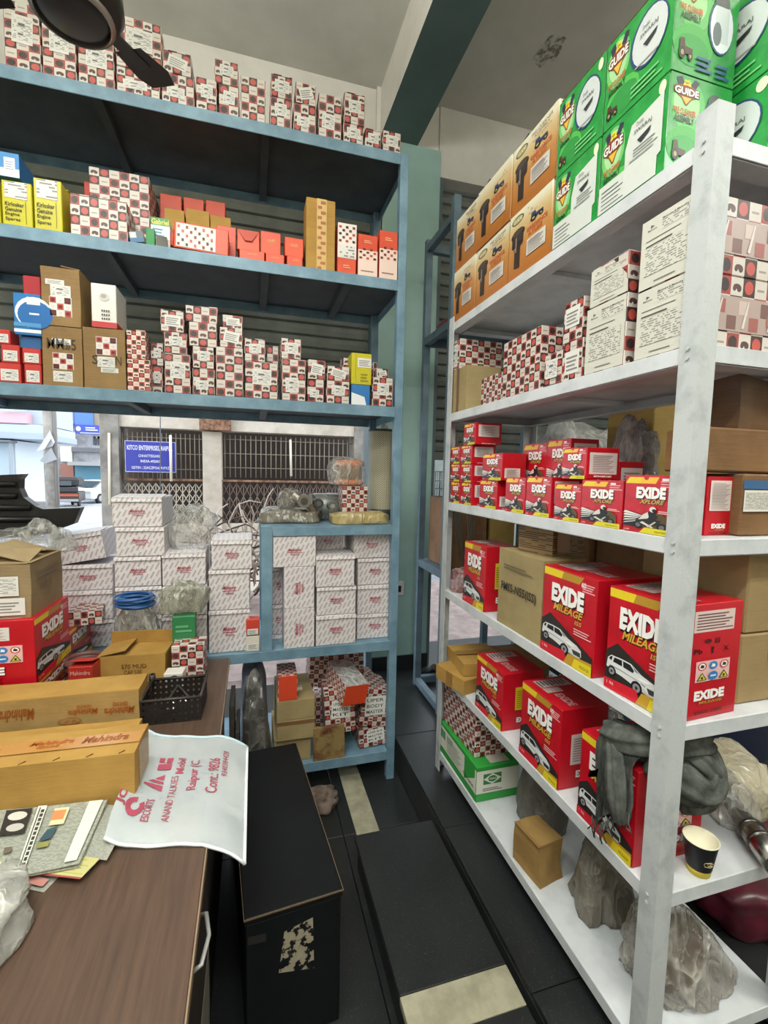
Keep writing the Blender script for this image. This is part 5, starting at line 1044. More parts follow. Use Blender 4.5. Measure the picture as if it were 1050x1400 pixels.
o = frombm('sheet', bm, SACK, sk_, True); o.location = -sk_.location
bm = bmesh.new(); tube(bm, [sackp(1, j / 20) + Vector((0, 0, .001)) for j in range(21)], .004, 6); o = frombm('side_hem', bm, SACK, sk_); o.location = -sk_.location
bm = bmesh.new(); tube(bm, [sackp(i / 20, 1) + Vector((0, 0, .002)) for i in range(21)], .005, 6); o = frombm('top_hem', bm, plain('b9cdd8', .4), sk_); o.location = -sk_.location
bm = bmesh.new(); tube(bm, [sackp(i / 20, 0) + Vector((0, 0, .001)) for i in range(21)], .004, 6); o = frombm('bottom_hem', bm, SACK, sk_); o.location = -sk_.location
INK = 'a8485c'
def sacktext(name, t, u0, v0, u1, v1, bold=0, fn=None):
    "print running up the sack: text x goes along v, text y along -u"
    if fn: d = Draw(0); fn(d); P = [(a, b) for a, b, _ in d.v]; F_ = d.f
    else: P, F_ = text_geo(t, bold)
    me = bpy.data.meshes.new(name); me.from_pydata([sackp(u1 + (u0 - u1) * y, v0 + (v1 - v0) * x) + Vector((0, 0, .0022)) for x, y in P], [], F_); me.materials.append(plain(INK, .5)); o = link(name, me, sk_); o.location = -sk_.location
sacktext('lettering', 'Cont.: 9826', .66, .38, .76, .74, .01); sacktext('lettering', '9340384428', .78, .56, .83, .84, .0); sacktext('lettering', 'Raipur (C.', .5, .42, .6, .72, .01); sacktext('lettering', 'Mobil', .385, .56, .455, .72, .01); sacktext('lettering', 'ANAND TALKIES', .36, .14, .42, .54, .0)
sacktext('lettering', 'ESCORTS', .21, .13, .27, .34, .01); sacktext('lettering', 'JCB', .0, .22, .07, .44, .03)
sacktext('emblem', '', .07, .16, .21, .34, fn=lambda d: [d.poly([(.5 + r * math.cos(a) * .5, .5 + r * math.sin(a) * .5) for r, a in ((1, 2 * math.pi * (k / 12) * .86), (1, 2 * math.pi * ((k + 1) / 12) * .86), (.45, 2 * math.pi * ((k + 1) / 12) * .86), (.45, 2 * math.pi * (k / 12) * .86))], INK) for k in range(12)])
sacktext('emblem', '', .14, .42, .3, .56, fn=lambda d: [d.poly([(.0, .0), (.45, 1), (.55, 1), (.35, .0)], INK), d.poly([(.45, 0), (.65, .8), (.75, .6), (.6, 0)], INK), d.poly([(.7, 0), (.8, .5), (1, 0)], INK)])
sacktext('emblem', '', .22, .6, .34, .72, fn=lambda d: [d.rect(0, 0, .45, 1, INK), d.rect(.55, 0, 1, .45, INK), d.rect(.6, .6, 1, 1, INK)])
# creased white plastic bag at the near left corner of the table
lump('plastic_bag', 'crumpled whitish plastic bag at the near left edge of the table', 'bag', None, (-.49, .93, TZ + .001), (.2, .22, .1), m_film('milky_film', 'b5b5ae', .8, .25), 51, amp=.35, fold=.2)
# corrugated black sheets under film, at the far left
bs = empty('black_corrugated_sheets', (-1.05, 2.55, ZC)); tag(bs, 'black corrugated plastic sheets standing at the far left behind the brown carton', 'sheets')
BKP = plain('131313', .35); 
def corr(name, prof, x0, x1, seed):
    bm = bmesh.new(); n = len(prof); rows = []
    for s in (x0, x1): rows.append([bm.verts.new((s, y, z)) for y, z in prof])
    for k in range(n - 1): bm.faces.new((rows[0][k], rows[1][k], rows[1][k + 1], rows[0][k + 1]))
    bmesh.ops.solidify(bm, geom=bm.faces[:], thickness=.006); frombm(name, bm, BKP, bs)
Yb = 2.35; zt = Z_(650, X_(5, Yb, 1.4), Yb) - ZC; z1 = Z_(722, X_(60, Yb, 1.2), Yb) - ZC
def zz(py, px=20): return Z_(py, X_(px, Yb, 1.3), Yb) - ZC
bm = bmesh.new(); xr = X_(30, Yb, 1.4) + 1.05; outl = [(34, 648), (28, 655), (27, 668), (32, 680), (48, 692), (58, 696), (110, 694), (100, 716), (60, 730), (20, 735), (-60, 735), (-60, 652)]
pf = [bm.verts.new((X_(a, Yb, 1.3) + 1.05, Yb - 2.55, Z_(b, X_(a, Yb, 1.3), Yb) - ZC)) for a, b in outl]; f = bm.faces.new(pf); r = bmesh.ops.extrude_face_region(bm, geom=[f]); bmesh.ops.translate(bm, vec=(0, .05, 0), verts=[v for v in r['geom'] if isinstance(v, bmesh.types.BMVert)]); bmesh.ops.recalc_face_normals(bm, faces=bm.faces[:]); frombm('end_profile', bm, BKP, bs)
for k in range(5):
    bm = bmesh.new(); zc = zz(662 + k * 16); xe_ = X_(24 + max(0, k - 1) * 18, Yb, 1.3) + 1.05; tube(bm, [(-.45, Yb - 2.56, zc), (xe_, Yb - 2.56, zc)], .014, 8); frombm('ridge', bm, BKP, bs, True)
lump('lower_stack', None, None, None, (-.4, -.1, 0), (.75, .3, zz(742)), BKP, 3, parent=bs, amp=.05, fold=.03, sq=.4)
lump('plastic_film', 'clear plastic film spread over the black sheets and white cartons', 'film', None, (X_(50, 2.12, 1.1), 2.13, Z_(771, -.9, 1.9) + .0), (.36, .16, .14), m_film('thin_film', 'aaaca9', .3, .12), 61, amp=.4, fold=.3, sq=1., tp=.5)
# ================================================================== BLACK CHEST
ch = empty('black_chest', (.112, 1.19, LOW), math.radians(5.0)); tag(ch, 'black wooden chest with a torn paper label on its front, in the aisle', 'chest')
BLK = mottled('black_lacquer', '0b0e10', '121618', 4, .5, 0, .05, 40, .25); CW, CD, CH = .265, .76, .42
for n_, b, m in (('body', (-CW / 2, 0.004, 0, CW / 2, CD, CH - .022), BLK), ('lid', (-CW / 2 - .004, 0, CH - .0218, CW / 2 + .004, CD + .004, CH), BLK)):
    o = boxo(n_, *b, m, ch, .003)
for b in ((-CW / 2 - .006, -.002, CH - .004, CW / 2 + .006, 0.0, CH + .0005), (CW / 2 + .004, 0, CH - .004, CW / 2 + .006, CD, CH + .0005), (-CW / 2 - .006, 0, CH - .004, -CW / 2 - .004, CD, CH + .0005)): boxo('edge_trim', *b, plain('6d5a45', .5), ch)
def torn():
    n = NT('torn_paper', .7); v = n.obj(); f = n.noise(v, 34, 4); n.col(n.mix(f, lin('6d6450'), lin('b3aa94'))); n.put(n.b.inputs['Alpha'], n.ramp(f, [(.47, (0, 0, 0, 1)), (.5, (1, 1, 1, 1))])); return n.m
bm = bmesh.new(); f = [bm.verts.new(v) for v in ((-.045, 0, .225), (.055, 0, .2), (.05, 0, .36), (-.03, 0, .345))]; bm.faces.new(f); o = frombm('torn_label', bm, torn(), ch); o.location = (0, .0028, 0)
bm = bmesh.new(); f = [bm.verts.new(v) for v in ((-.13, 0, .34), (-.08, 0, .335), (-.08, 0, .36), (-.125, 0, .365))]; bm.faces.new(f); o = frombm('torn_label', bm, plain('1e1d1c', .8), ch); o.location = (0, .0026, 0)

# ================================================================== WHITE RACK: TOP SHELF
XF = XW + .012; s1 = ZS[0]
OG = 'orange pre-cleaner cartons'; GG = 'green pre-cleaner cartons'
yo = [min(1.998, Y_(p, XF, s1)) for p in (611, 648, 693, 753)]
ynear = yo[3]; ho = (Z_(131, XF, ynear) - s1) / 2 - .002
def ocar(i, k, label):
    o = carton('orange_carton', label, 'carton', OG, XF + .17 + rnd.uniform(0, .006), (yo[i] + yo[i + 1]) / 2, s1 + .0006 + k * (ho + .002), yo[i] - yo[i + 1] - .006, .34, ho, -math.pi / 2 + rnd.uniform(-.012, .012), [ORG], 1., .004, dimple=0, jit=.003)
    stick(o, 'printed_front', P_OR, 'F', (.006, .006, .994, .994), lift=-.0005); stick(o, 'printed_side', P_OS, 'R', (.006, .006, .994, .994), lift=-.0005); return o
for i, n_ in enumerate(('farthest', 'middle', 'nearest')):
    ocar(i, 0, 'orange carton, lower one of the %s pair on top of the white rack' % n_); o = ocar(i, 1, 'orange carton, upper one of the %s pair on top of the white rack' % n_); flap(o, m_card('brown_inside', '4a4236', '5d5342'), .2, .95, .3, 'L')
yg = [Y_(p, XF, s1) for p in (755, 817, 909)]; yg[2] = max(yg[2], .775)
hg = Z_(95, XF, yg[2]) - s1
dg = X_(1003, yg[2], s1 + hg) - XF
for i, n_ in enumerate(('farther', 'nearest')):
    for k, kk in enumerate(('lower', 'upper')):
        o = carton('green_carton', 'green carton, %s one of the %s green stack facing the aisle' % (kk, n_), 'carton', GG, XF + dg / 2, (yg[i] + yg[i + 1]) / 2, s1 + .0006 + k * (hg + .001), yg[i] - yg[i + 1] - .004, dg, hg, -math.pi / 2, [GRN], .05, .004)
        stick(o, 'printed_front', P_GD if k == 0 else P_GS, 'F', (.006, .006, .994, .994), lift=-.0005); stick(o, 'printed_end', P_GF, 'R', (.006, .006, .994, .994), lift=-.0005)
        if k: flap(o, m_card('flap_brown', '5a4f3c', '74664e'), .25, .9, .2, 'F')
xg = XF + dg + .02
for k, kk in enumerate(('lower', 'upper')):
    o = carton('green_carton', 'green carton, %s one of the rear stack cut by the right edge' % kk, 'carton', GG, xg + .15, .93, s1 + .0006 + k * (hg + .001), .27, .30, hg, -math.pi / 2, [GRN], .05, .004)
    stick(o, 'printed_front', P_GS, 'F', (.006, .006, .994, .994), lift=-.0005); stick(o, 'printed_end', P_GF, 'R', (.006, .006, .994, .994), lift=-.0005)
# ================================================================== WHITE RACK: SECOND SHELF
s2 = ZS[1]; XA = XW + .01
o, z = right(612, 637, 498, s2, 'khaki carton at the far end of the second white shelf', X=XA, d=.2, mats=[KHA], pxd=684)
stick(o, 'tape', prn('ktape', lambda d: d.rect(0, 0, 1, 1, '7a5a44')), 'F', (.42, 0, .56, 1))
o, _ = right(614, 628, 462, z, 'long checkered carton lying on the khaki carton', X=XA, mats=[CHK], name='checkered_carton', group=G_CHK, d=.26, cell=.028, pxd=686); stick(o, 'sticker', STICK, 'F', (.1, .1, .8, .85))
o, _ = right(657, 684, 508, s2, 'small wrapped checkered carton in front of the khaki one', X=XA, mats=[CHK], name='checkered_carton', group=G_CHK, d=.1, cell=.022); flap(o, CHK, .25, .9, .5, 'B')
yc0 = Y_(686, XA, s2)
o, _ = right(686, 737, 444, s2, 'big plain checkered carton, the largest on the white rack', X=XA, mats=[CHK], name='checkered_carton', group=G_CHK, d=.16, cell=.027)
o, _ = right(744, 768, 478, s2, 'checkered carton with a white sticker hanging off the shelf edge', X=XA - .006, mats=[CHK], name='checkered_carton', group=G_CHK, d=.08, cell=.026, dimple=.003); stick(o, 'sticker', STICK, 'F', (.12, .2, .8, .8), lift=.004)
o, z = right(769, 795, 460, s2, 'checkered carton with white panel, under another by the document cartons', X=XA, mats=[CHK], name='checkered_carton', group=G_CHK, d=.16, cell=.028); stick(o, 'sticker', STICK2, 'F', (.1, .15, .85, .75))
o, _ = right(769, 796, 403, z, 'checkered carton with white panel, upper one by the document cartons', X=XA, mats=[CHK], name='checkered_carton', group=G_CHK, d=.16, cell=.028); stick(o, 'sticker', STICK2, 'F', (.1, .35, .85, .85))
DCG = 'checkered cartons with a white document end'
def docbox(p0, p1, t, zb, label, d, h=None, y0=None, y1=None, dim=0):
    ya, yb = y0 or Y_(p0, XA, zb), y1 or Y_(p1, XA, zb); hh = h or Z_(t, XA, yb) - zb
    o = carton('document_carton', label, 'carton', DCG, XA + d / 2, (ya + yb) / 2, zb + .0006, ya - yb - .003, d, hh - .001, -math.pi / 2, [CHK], .036, .002, jit=dim)
    stick(o, 'document_label', P_DOC, 'F', (.01, .01, .985, .99)); return o, zb + hh
o, z = docbox(798, 853, 398, s2, 'lower carton with white document end, beside the checkered ones', .2)
o, _ = docbox(806, 858, 342, z, 'dented upper carton with white document end, beside the checkered ones', .2, dim=.006)
yd0 = Y_(866, XA, s2); yd1 = .775; hd = Z_(402, XA, yd0) - s2
WIN = m_film('carton_window', 'a88f8a', .5, .12)
for k, kk in enumerate(('lower', 'upper')):
    o, z = docbox(0, 0, 0, s2 + k * hd, '%s windowed carton with white document end behind the near post' % kk, .42, hd, yd0, yd1)
    w, d, h = SZ[o.name]
    stick(o, 'window', prn('winbg', lambda q: (q.rect(0, 0, 1, 1, 'b09c96'), [q.rect(.02 + i * .085, .05 + (i % 2) * .45, .09 + i * .085, .45 + (i % 2) * .45, ('c9b6b0', 'a0605a', '7a5a56')[i % 3]) for i in range(6)], q.circ(.62, .4, .13, .46, 'b06a60', 18), q.circ(.62, .4, .1, .36, 'c9877c', 18), q.rect(.78, .1, .98, .8, 'cbb9b2'), [q.poly([(.1 + i * .2, .1), (.14 + i * .2, .9), (.15 + i * .2, .9), (.12 + i * .2, .1)], 'd8cfcb') for i in range(4)])), 'R', (.06, .27, .97, .73))
# ================================================================== WHITE RACK: THIRD SHELF (motorcycle batteries)
s3 = ZS[2]; XB_ = XW + .01; BG = 'red motorcycle battery cartons'
def xp(p0, p1, t, zb, label, d=.085, X=XB_, side='s', h=None):
    o, z = right(p0, p1, t, zb, label, X=X, d=d, mats=[RED], name='battery_carton', group=BG, h=h)
    stick(o, 'printed_front', P_XP, 'F', (.004, .004, .996, .996), lift=-.0007)
    stick(o, 'sticker', P_WS, 'R', (.1, .36, .9, .9) if side == 's' else (.1, .1, .75, .45)); stick(o, 'printed_side', P_XS, 'R', (.05, .0, .95, .3) if side == 's' else (.05, .0, .95, .25)); return z
B3 = 'of the battery stack at the far end of the third white shelf'
z = s3; q = .0
for k, (t, n_) in enumerate(((659, 'bottom'), (634, 'second'), (610, 'third'))): z = xp(616, 629, t, z, 'small red battery carton, %s in the farthest pile of three' % n_)
z = s3
for t, n_ in ((660, 'bottom'), (634, 'second'), (608, 'third')): z = xp(630, 645, t, z, 'small red battery carton, %s one in the second pile from the far end' % n_, d=.11)
xp(634, 650, 577, z, 'red battery carton topping the second pile, closest to the shelf above', d=.12)
z = xp(655, 679, 657, s3, 'red battery carton at the base of the pair in front of the far piles', d=.1, side='b')
xp(659, 686, 619, z, 'red battery carton on top of the pair in front of the far piles', d=.1, side='b')
def xpr(y, x, w_, h, label, z=s3, d=.09):
    o = carton('battery_carton', label, 'carton', BG, x + d / 2, y, z + .0006, w_, d, h, -math.pi / 2, [RED], .05, .0015); stick(o, 'sticker', P_WS, 'R', (.08, .3, .92, .9)); stick(o, 'printed_side', P_XS, 'R', (.05, .0, .95, .28)); stick(o, 'printed_front', P_XP, 'F', (.004, .004, .996, .996), lift=-.0007)
za_ = xp(690, 717, 653, s3, 'red battery carton, leftmost of the pair under the two tall rear ones', d=.11, side='b')
zb3 = xp(718, 752, 652, s3, 'red battery carton with white side sticker, fourth front stack from the far end', d=.11)
yq = (Y_(650, XB_ + .13, s3) + Y_(690, XB_ + .13, s3)) / 2
xpr(yq + .05, XB_ + .14, .13, .17, 'shaded red battery carton in the second row behind the far pair')
xp(714, 746, 598, s3 + .1, 'tall red battery carton raised in the second row, left one', d=.09, X=XB_ + .115, h=.148)
xp(746, 778, 593, s3 + .1, 'tall red battery carton raised in the second row, right one', d=.11, X=XB_ + .115, h=.155)
xpr((Y_(714, XB_ + .115, s3) + Y_(746, XB_ + .115, s3)) / 2, XB_ + .115, .1, .098, 'red battery carton hidden under the left raised one in the second row')
xpr((Y_(746, XB_ + .115, s3) + Y_(778, XB_ + .115, s3)) / 2, XB_ + .115, .1, .098, 'red battery carton hidden under the right raised one in the second row')
z6 = xp(757, 793, 662, s3, 'red battery carton with motorcycle print under the middle top one', d=.1)
z7 = xp(793, 849, 657, s3, 'wide red battery carton next to the largest motorcycle battery carton', d=.1)
z8 = xp(851, PX_(XB_, .772, s3), 650, s3, 'largest red motorcycle battery carton, partly behind the near post', d=X_(962, .772, s3 + .07) - XB_)
o, _ = right(768, 801, 611, max(z6, z7) + .0005, 'red battery carton bridging the two below it, white side sticker', X=XB_ + .004, d=.11, mats=[RED], name='battery_carton', group=BG)
stick(o, 'printed_front', P_XP, 'F', (.004, .004, .996, .996), lift=-.0007); stick(o, 'sticker', P_WS, 'R', (.08, .16, .92, .84)); stick(o, 'printed_side', P_XS, 'R', (.05, .0, .95, .6))
yl = Y_(852, XB_ + .14, s3 + .15)
xpr(yl + .05, XB_ + .12, .11, .175, 'red battery carton behind the bridging one, only its stickered side seen')
hx = Z_(650, XB_, .80) - s3
xn0 = X_(962, .80, s3); o = carton('battery_carton', 'upright red battery carton right of the near post, white text panel', 'carton', BG, (xn0 + X_(997, .80, s3)) / 2, .842, s3 + .0006, .085, X_(997, .80, s3) - xn0, hx, -math.pi / 2, [RED], .05, .0015)
stick(o, 'sticker', prn('xtext', lambda d: (d.rect(0, 0, 1, 1, 'e3d6d2'), d.lines(.08, .05, .92, .95, 18, '9a908d', .4))), 'R', (.1, .42, .9, .93)); stick(o, 'printed_side', P_XS, 'R', (.05, 0, .95, 1))
# ================================================================== FOURTH SHELF (car batteries)
s4 = ZS[3]; CG = 'red car battery cartons'
def ms(p0, p1, t, zb, label, d, X=XW + .012, side='y', pxd=None, rz=0, ynr=None):
    ya, yb = Y_(p0, X, zb), ynr or Y_(p1, X, zb); h = Z_(t, X, ya) - zb
    if pxd: d = X_(pxd, yb, zb + h / 2) - X
    o = carton('battery_carton', label, 'carton', CG, X + d / 2, (ya + yb) / 2, zb + .0006, ya - yb - .003, d, h, -math.pi / 2 + rz, [RED], .05, .0018)
    stick(o, 'printed_front', P_MI, 'F', (.004, .004, .996, .996), lift=-.0007); stick(o, 'printed_top', P_MT, 'T', (.03, .05, .97, .95), lift=-.0007)
    if side == 'y': stick(o, 'sticker', P_YS, 'R', (.3, .35, .62, .75))
    elif side == 'w': stick(o, 'sticker', P_WS, 'R', (.22, .3, .6, .68))
    else: stick(o, 'printed_side', P_MS, 'R', (.0, .0, 1, 1), lift=-.0007); stick(o, 'hazard_label', P_HZ, 'R', (.27, .33, .83, .51))
    stick(o, 'lettering', prn('exs', lambda d: d_exide(d, 0, 0, 1, 1)), 'R', (.35, .13, .75, .22)) if side != 'f' else None
    return o, zb + h
ms(633, 662, 739, s4, 'red car battery carton at the far end of the fourth shelf', .14)
lump('wrapped_part', 'red part in clear plastic at the far end of the fourth shelf', 'part', None, (XW + .07, min(1.93, Y_(621, XW + .06, s4 + .03)), s4), (.11, .1, .115), m_film('red_film', '96464a', .65, .15), 71, sub=3, sq=.6)
o, z = right(679, 738, 767, s4, 'khaki carton with printed part code between two red battery cartons', X=XW + .012, d=.16, mats=[KHA], dimple=.003)
stick(o, 'lettering', prn('fms', lambda d: d.text('FMS5-N55(ISS)', 0, 0, 1, 1, '2f2a1e', .02)), 'F', (.1, .44, .9, .58), lift=.003); stick(o, 'lettering', prn('fms2', lambda d: d.lines(0, 0, 1, 1, 2, '6a5f44', .4)), 'F', (.15, .76, .8, .84), lift=.003)
o = carton('brown_tape_carton', 'small brown carton with printed tape on the khaki carton', 'carton', None, XW + .14, (Y_(679, XW, s4) + Y_(738, XW, s4)) / 2 + .03, z + .001, .15, .16, min(.1, s3 - .042 - z), -math.pi / 2 + .25, [m_lines('brown_print', '8a704a', '4d3c26', 14, 5, .5)], 1., .003, dimple=.003)
stick(o, 'tape', prn('btp', lambda d: d.rect(0, 0, 1, 1, plain('8a5a2c', .3))), 'R', (.1, .1, .5, .9), lift=.003)
ms(739, 810, 771, s4, 'red car battery carton in the middle of the fourth shelf, yellow side sticker', .22)
ms(826, 935, 799, s4, 'largest red car battery carton, behind the near post, hazard labels on its end', .195, X=XW + .022, side='f', ynr=.76, rz=.06)
# ================================================================== FIFTH SHELF
s5 = ZS[4]
o = carton('brown_parcel', 'flat brown taped parcel overhanging the far end of the fifth shelf', 'parcel', 'flat brown taped parcels', XW + .07, 1.84, s5 + .001, .2, .2, .065, -math.pi / 2 + .25, [TAN], .03, .003, dimple=.004); stick(o, 'tape', prn('btp2', lambda d: d.rect(0, 0, 1, 1, plain('96703a', .3))), 'F', (.4, 0, .6, 1), lift=.004)
o2_ = carton('brown_parcel', 'flat brown taped parcel lying on the overhanging one', 'parcel', 'flat brown taped parcels', XW + .12, 1.86, s5 + .068, .22, .2, .055, -math.pi / 2 - .1, [TAN], .03, .003, dimple=.004); stick(o2_, 'tape', prn('btp2', None), 'T', (.4, 0, .6, 1), lift=.005)
o = carton('brown_parcel', 'flat brown taped parcel at the back behind the far battery carton', 'parcel', 'flat brown taped parcels', XW + .33, 1.84, s5 + .001, .22, .2, .11, -math.pi / 2 - .05, [BRN], .03, .003, dimple=.004)
ms(650, 686, 893, s5, 'red car battery carton nearest the brown parcels on the fifth shelf', .22, pxd=742)
ms(710, 763, 930, s5, 'red car battery carton with white end sticker on the fifth shelf', .24, side='w', pxd=830)
o6, z6_ = ms(789, 877, 996, s5, 'red car battery carton under the grey scarf', .24, side='f', pxd=962, ynr=.822)
lump('brown_paper', 'crumpled brown paper packing behind the scarf on the fifth shelf', 'paper', None, (XW + .34, 1.12, s5), (.16, .3, .12), m_card('kraft_paper', 'a98f60', 'c9b182'), 73, amp=.3, fold=.2)
lump('film_roll', 'creased clear film behind the battery cartons on the fifth shelf', 'film', None, (XW + .4, 1.45, s5), (.1, .5, .1), FILM, 74, amp=.3, fold=.2)
# scarf: bundle on the carton with a hanging, pleated part and fringe
SCF = mottled('grey_wool', '3f423f', '656863', 20, .95, 0, .4, 250, .1)
xs_, ys_ = o6.location.x, o6.location.y; top6 = s5 + SZ[o6.name][2] + .001; w6, d6, h6 = SZ[o6.name]
sf = empty('grey_scarf', (xs_, ys_, top6)); tag(sf, 'grey fringed scarf heaped on a red battery carton', 'scarf')
def twist(name, pts, r, ridges, tw, seed, flatz=1.):
    "a rolled length of pleated cloth along a path"
    P = [Vector(p) for p in pts]
    for _ in range(3):
        q = [P[0]]
        for i in range(len(P) - 1): q += [P[i] * .75 + P[i + 1] * .25, P[i] * .25 + P[i + 1] * .75]
        P = q + [P[-1]]
    bm = bmesh.new(); n = 40; rings = []; ref = None
    for k, p in enumerate(P):
        t = (P[min(k + 1, len(P) - 1)] - P[max(k - 1, 0)]).normalized(); ref = t.orthogonal().normalized() if ref is None else (ref - t * ref.dot(t)).normalized(); b_ = t.cross(ref); u = k / (len(P) - 1)
        rr = r * (.8 + .35 * math.sin(math.pi * min(1, u * 1.1)) + .12 * noise.noise(Vector((u * 5, seed, 0)))) * (min(1, (u + .06) / .12) ** .5) * (min(1, (1.06 - u) / .12) ** .5)
        rings.append([bm.verts.new(p + (ref * math.cos(a) + b_ * math.sin(a)) * rr * (1 + .11 * math.sin(ridges * a + tw * u * 6 + seed) + .05 * math.sin(ridges * 2.3 * a + seed * 2 + u * 9))) for a in [2 * math.pi * q / n for q in range(n)]])
    for k in range(len(rings) - 1):
        for q in range(n): bm.faces.new((rings[k][q], rings[k][(q + 1) % n], rings[k + 1][(q + 1) % n], rings[k + 1][q]))
    bm.faces.new(rings[0][::-1]); bm.faces.new(rings[-1]); return frombm(name, bm, SCF, sf, True)
yn = -w6 / 2 + .02
twist('roll', [(-.08, yn + .1, .03), (-.1, yn + .02, .05), (-.02, yn - .03, .07), (.08, yn - .03, .05), (.1, yn + .04, .03)], .036, 7, 1.2, 1)
twist('roll', [(-.07, yn + .0, .02), (-.02, yn - .05, .0), (.04, yn - .055, -.05), (.09, yn - .04, -.02), (.1, yn, .03)], .038, 6, 1.5, 2)
twist('roll', [(.0, yn - .03, .06), (.05, yn - .05, .02), (.1, yn - .035, -.06), (.08, yn - .03, -.1), (.02, yn - .035, -.09)], .03, 6, 1.0, 3)
twist('roll', [(-.1, yn + .06, .02), (-.13, yn + .02, .0), (-.14, yn - .0, -.06), (-.136, yn - .005, -.13)], .024, 9, .3, 4)
twist('roll', [(-.02, yn + .06, .04), (.04, yn + .06, .05), (.08, yn + .02, .06), (.05, yn - .02, .085), (-.03, yn - .0, .08)], .03, 6, 1.4, 5)
def drape(name, y0, y1, x_edge, zlow, seed, side=-1, top=.05):
    bm = bmesh.new(); n, m = 44, 24; g = []
    for i in range(n + 1):
        u = i / n; y = y0 + (y1 - y0) * u; rr = []
        for j in range(m + 1):
            v = j / m; amp_ = .006 + .012 * v; wv = math.sin(u * 34 + 2.2 * math.sin(u * 5 + seed) + v * 1.2) * amp_
            if v < .3: a = v / .3; x = x_edge - side * (.06 * (1 - a)) + side * .006 * a; z = top * math.cos(a * 1.2) * .8 + .012
            else: a = (v - .3) / .7; x = x_edge + side * (.012 + .012 * math.sin(a * 2)); z = .02 - a * (zlow * (.8 + .25 * math.sin(u * 4 + seed)))
            x += side * abs(wv); rr.append(bm.verts.new((x, y + .012 * math.sin(v * 5 + u * 7) + (.02 * (u - .5)) * v, z)))
        g.append(rr)
    for i in range(n):
        for j in range(m): bm.faces.new((g[i][j], g[i + 1][j], g[i + 1][j + 1], g[i][j + 1]))
    bmesh.ops.solidify(bm, geom=bm.faces[:], thickness=.003); frombm(name, bm, SCF, sf, True)
    bm = bmesh.new()
    R_ = random.Random(seed)
    ends = [(x_edge + side * .03, y0 + (y1 - y0) * (k + .5) / 18, .02 - zlow * (.8 + .25 * math.sin((k + .5) / 18 * 4 + seed))) for k in range(18)]
    for e in ends: tube(bm, [e, (e[0] + side * .004, e[1] + R_.uniform(-.008, .008), e[2] - .02), (e[0] + side * .002, e[1] + R_.uniform(-.015, .015), e[2] - .045)], .0016, 4)
    frombm('fringe', bm, SCF, sf)['kind'] = 'stuff'
drape('hanging_end', .012, -w6 / 2 - .012, -d6 / 2, .2, 1)
bm = bmesh.new(); f = [bm.verts.new(v) for v in ((0, .0, 0), (0, -.03, .02), (0, -.035, .045), (0, -.004, .018))]; bm.faces.new(f); bmesh.ops.solidify(bm, geom=bm.faces[:], thickness=.0006); o = frombm('tag', bm, plain('e3e1dc'), sf); o.location = (-d6 / 2 - .05, .01, -.075)
# coffee cup
pc = at(951, 1187, 2, s5); pc.y = .778; cu = empty('paper_cup', (pc.x, pc.y, s5)); tag(cu, 'black paper coffee cup with a yellow base band on the fifth shelf', 'cup')
hc = .084; r0, r1 = .025, .037
bm = bmesh.new(); lathe(bm, [(0, .004), (r0, .001), (r0 + (r1 - r0) * .2, hc * .2)], 32); frombm('yellow_band', bm, plain('dcc52c', .4), cu, True)
bm = bmesh.new(); lathe(bm, [(r0 + (r1 - r0) * .2, hc * .2), (r1, hc)], 32); frombm('sleeve', bm, plain('15181b', .45), cu, True)
bm = bmesh.new(); lathe(bm, [(r1, hc), (r1 + .0016, hc + .001), (r1 + .001, hc + .003), (r1 - .0012, hc + .002), (r0 - .001, .006), (0, .005)], 32); frombm('inner_wall', bm, plain('efe9cf', .5), cu, True)
bm = bmesh.new()
for a0, zz_, r_ in ((-1.95, .5, .006), (-1.75, .52, .005), (-1.6, .49, .004)):
    pts = []
    for k in range(10): a = a0 + (r_ / .027) * math.cos(k * .62); z = hc * zz_ + r_ * math.sin(k * .62); rr = r0 + (r1 - r0) * z / hc + .0006; pts.append((rr * math.cos(a), rr * math.sin(a), z))
    tube(bm, pts, .0007, 4)
pts = [((r0 + (r1 - r0) * .42 + .0006) * math.cos(-2.1 + k * .08), (r0 + (r1 - r0) * .42 + .0006) * math.sin(-2.1 + k * .08), hc * .42 + .001 * math.sin(k)) for k in range(9)]; tube(bm, pts, .0007, 4)
frombm('emblem', bm, plain('cbb98a', .4), cu)
# propeller shaft
pa = at(975, 1150, 1, 1.0); pa = Vector((XW + .2, 1.0, s5 + .035)); pb2 = Vector((XW + .385, .70, s5 + .04))
pa = Vector((X_(975, .98, s5 + .04), .98, s5 + .042)); pb2 = Vector((X_(1060, .715, s5 + .045), .715, s5 + .042))
ps = empty('propeller_shaft', pa); tag(ps, 'steel shaft joint half wrapped in plastic beside the paper cup', 'shaft'); dv = pb2 - pa
bm = bmesh.new(); tube(bm, [dv * .45, dv * .62, dv * .63, dv * 1.05], .03, 20, rs=[.024, .026, .03, .03]); frombm('steel_sleeve', bm, plain('b5b4b0', .25, 1), ps)
bm = bmesh.new(); tube(bm, [dv * .66, dv * .69], .0325, 20); tube(bm, [dv * .8, dv * .83], .0325, 20); frombm('ring', bm, plain('7a7976', .3, 1), ps)
bm = bmesh.new(); tube(bm, [dv * .1, dv * .3, dv * .46], .02, 12, rs=[.026, .018, .02]); tube(bm, [dv * .5 + Vector((0, 0, .02)), dv * .36 + Vector((0, 0, .026))], .01, 8); frombm('yoke', bm, plain('2b2c2c', .35, .6), ps)
lump('wrap', None, None, None, dv * .2 + Vector((0, 0, -.041)), (.13, .26, .1), FILM, 91, parent=ps, amp=.3, fold=.2, rz=math.atan2(dv.y, dv.x) + math.pi / 2)
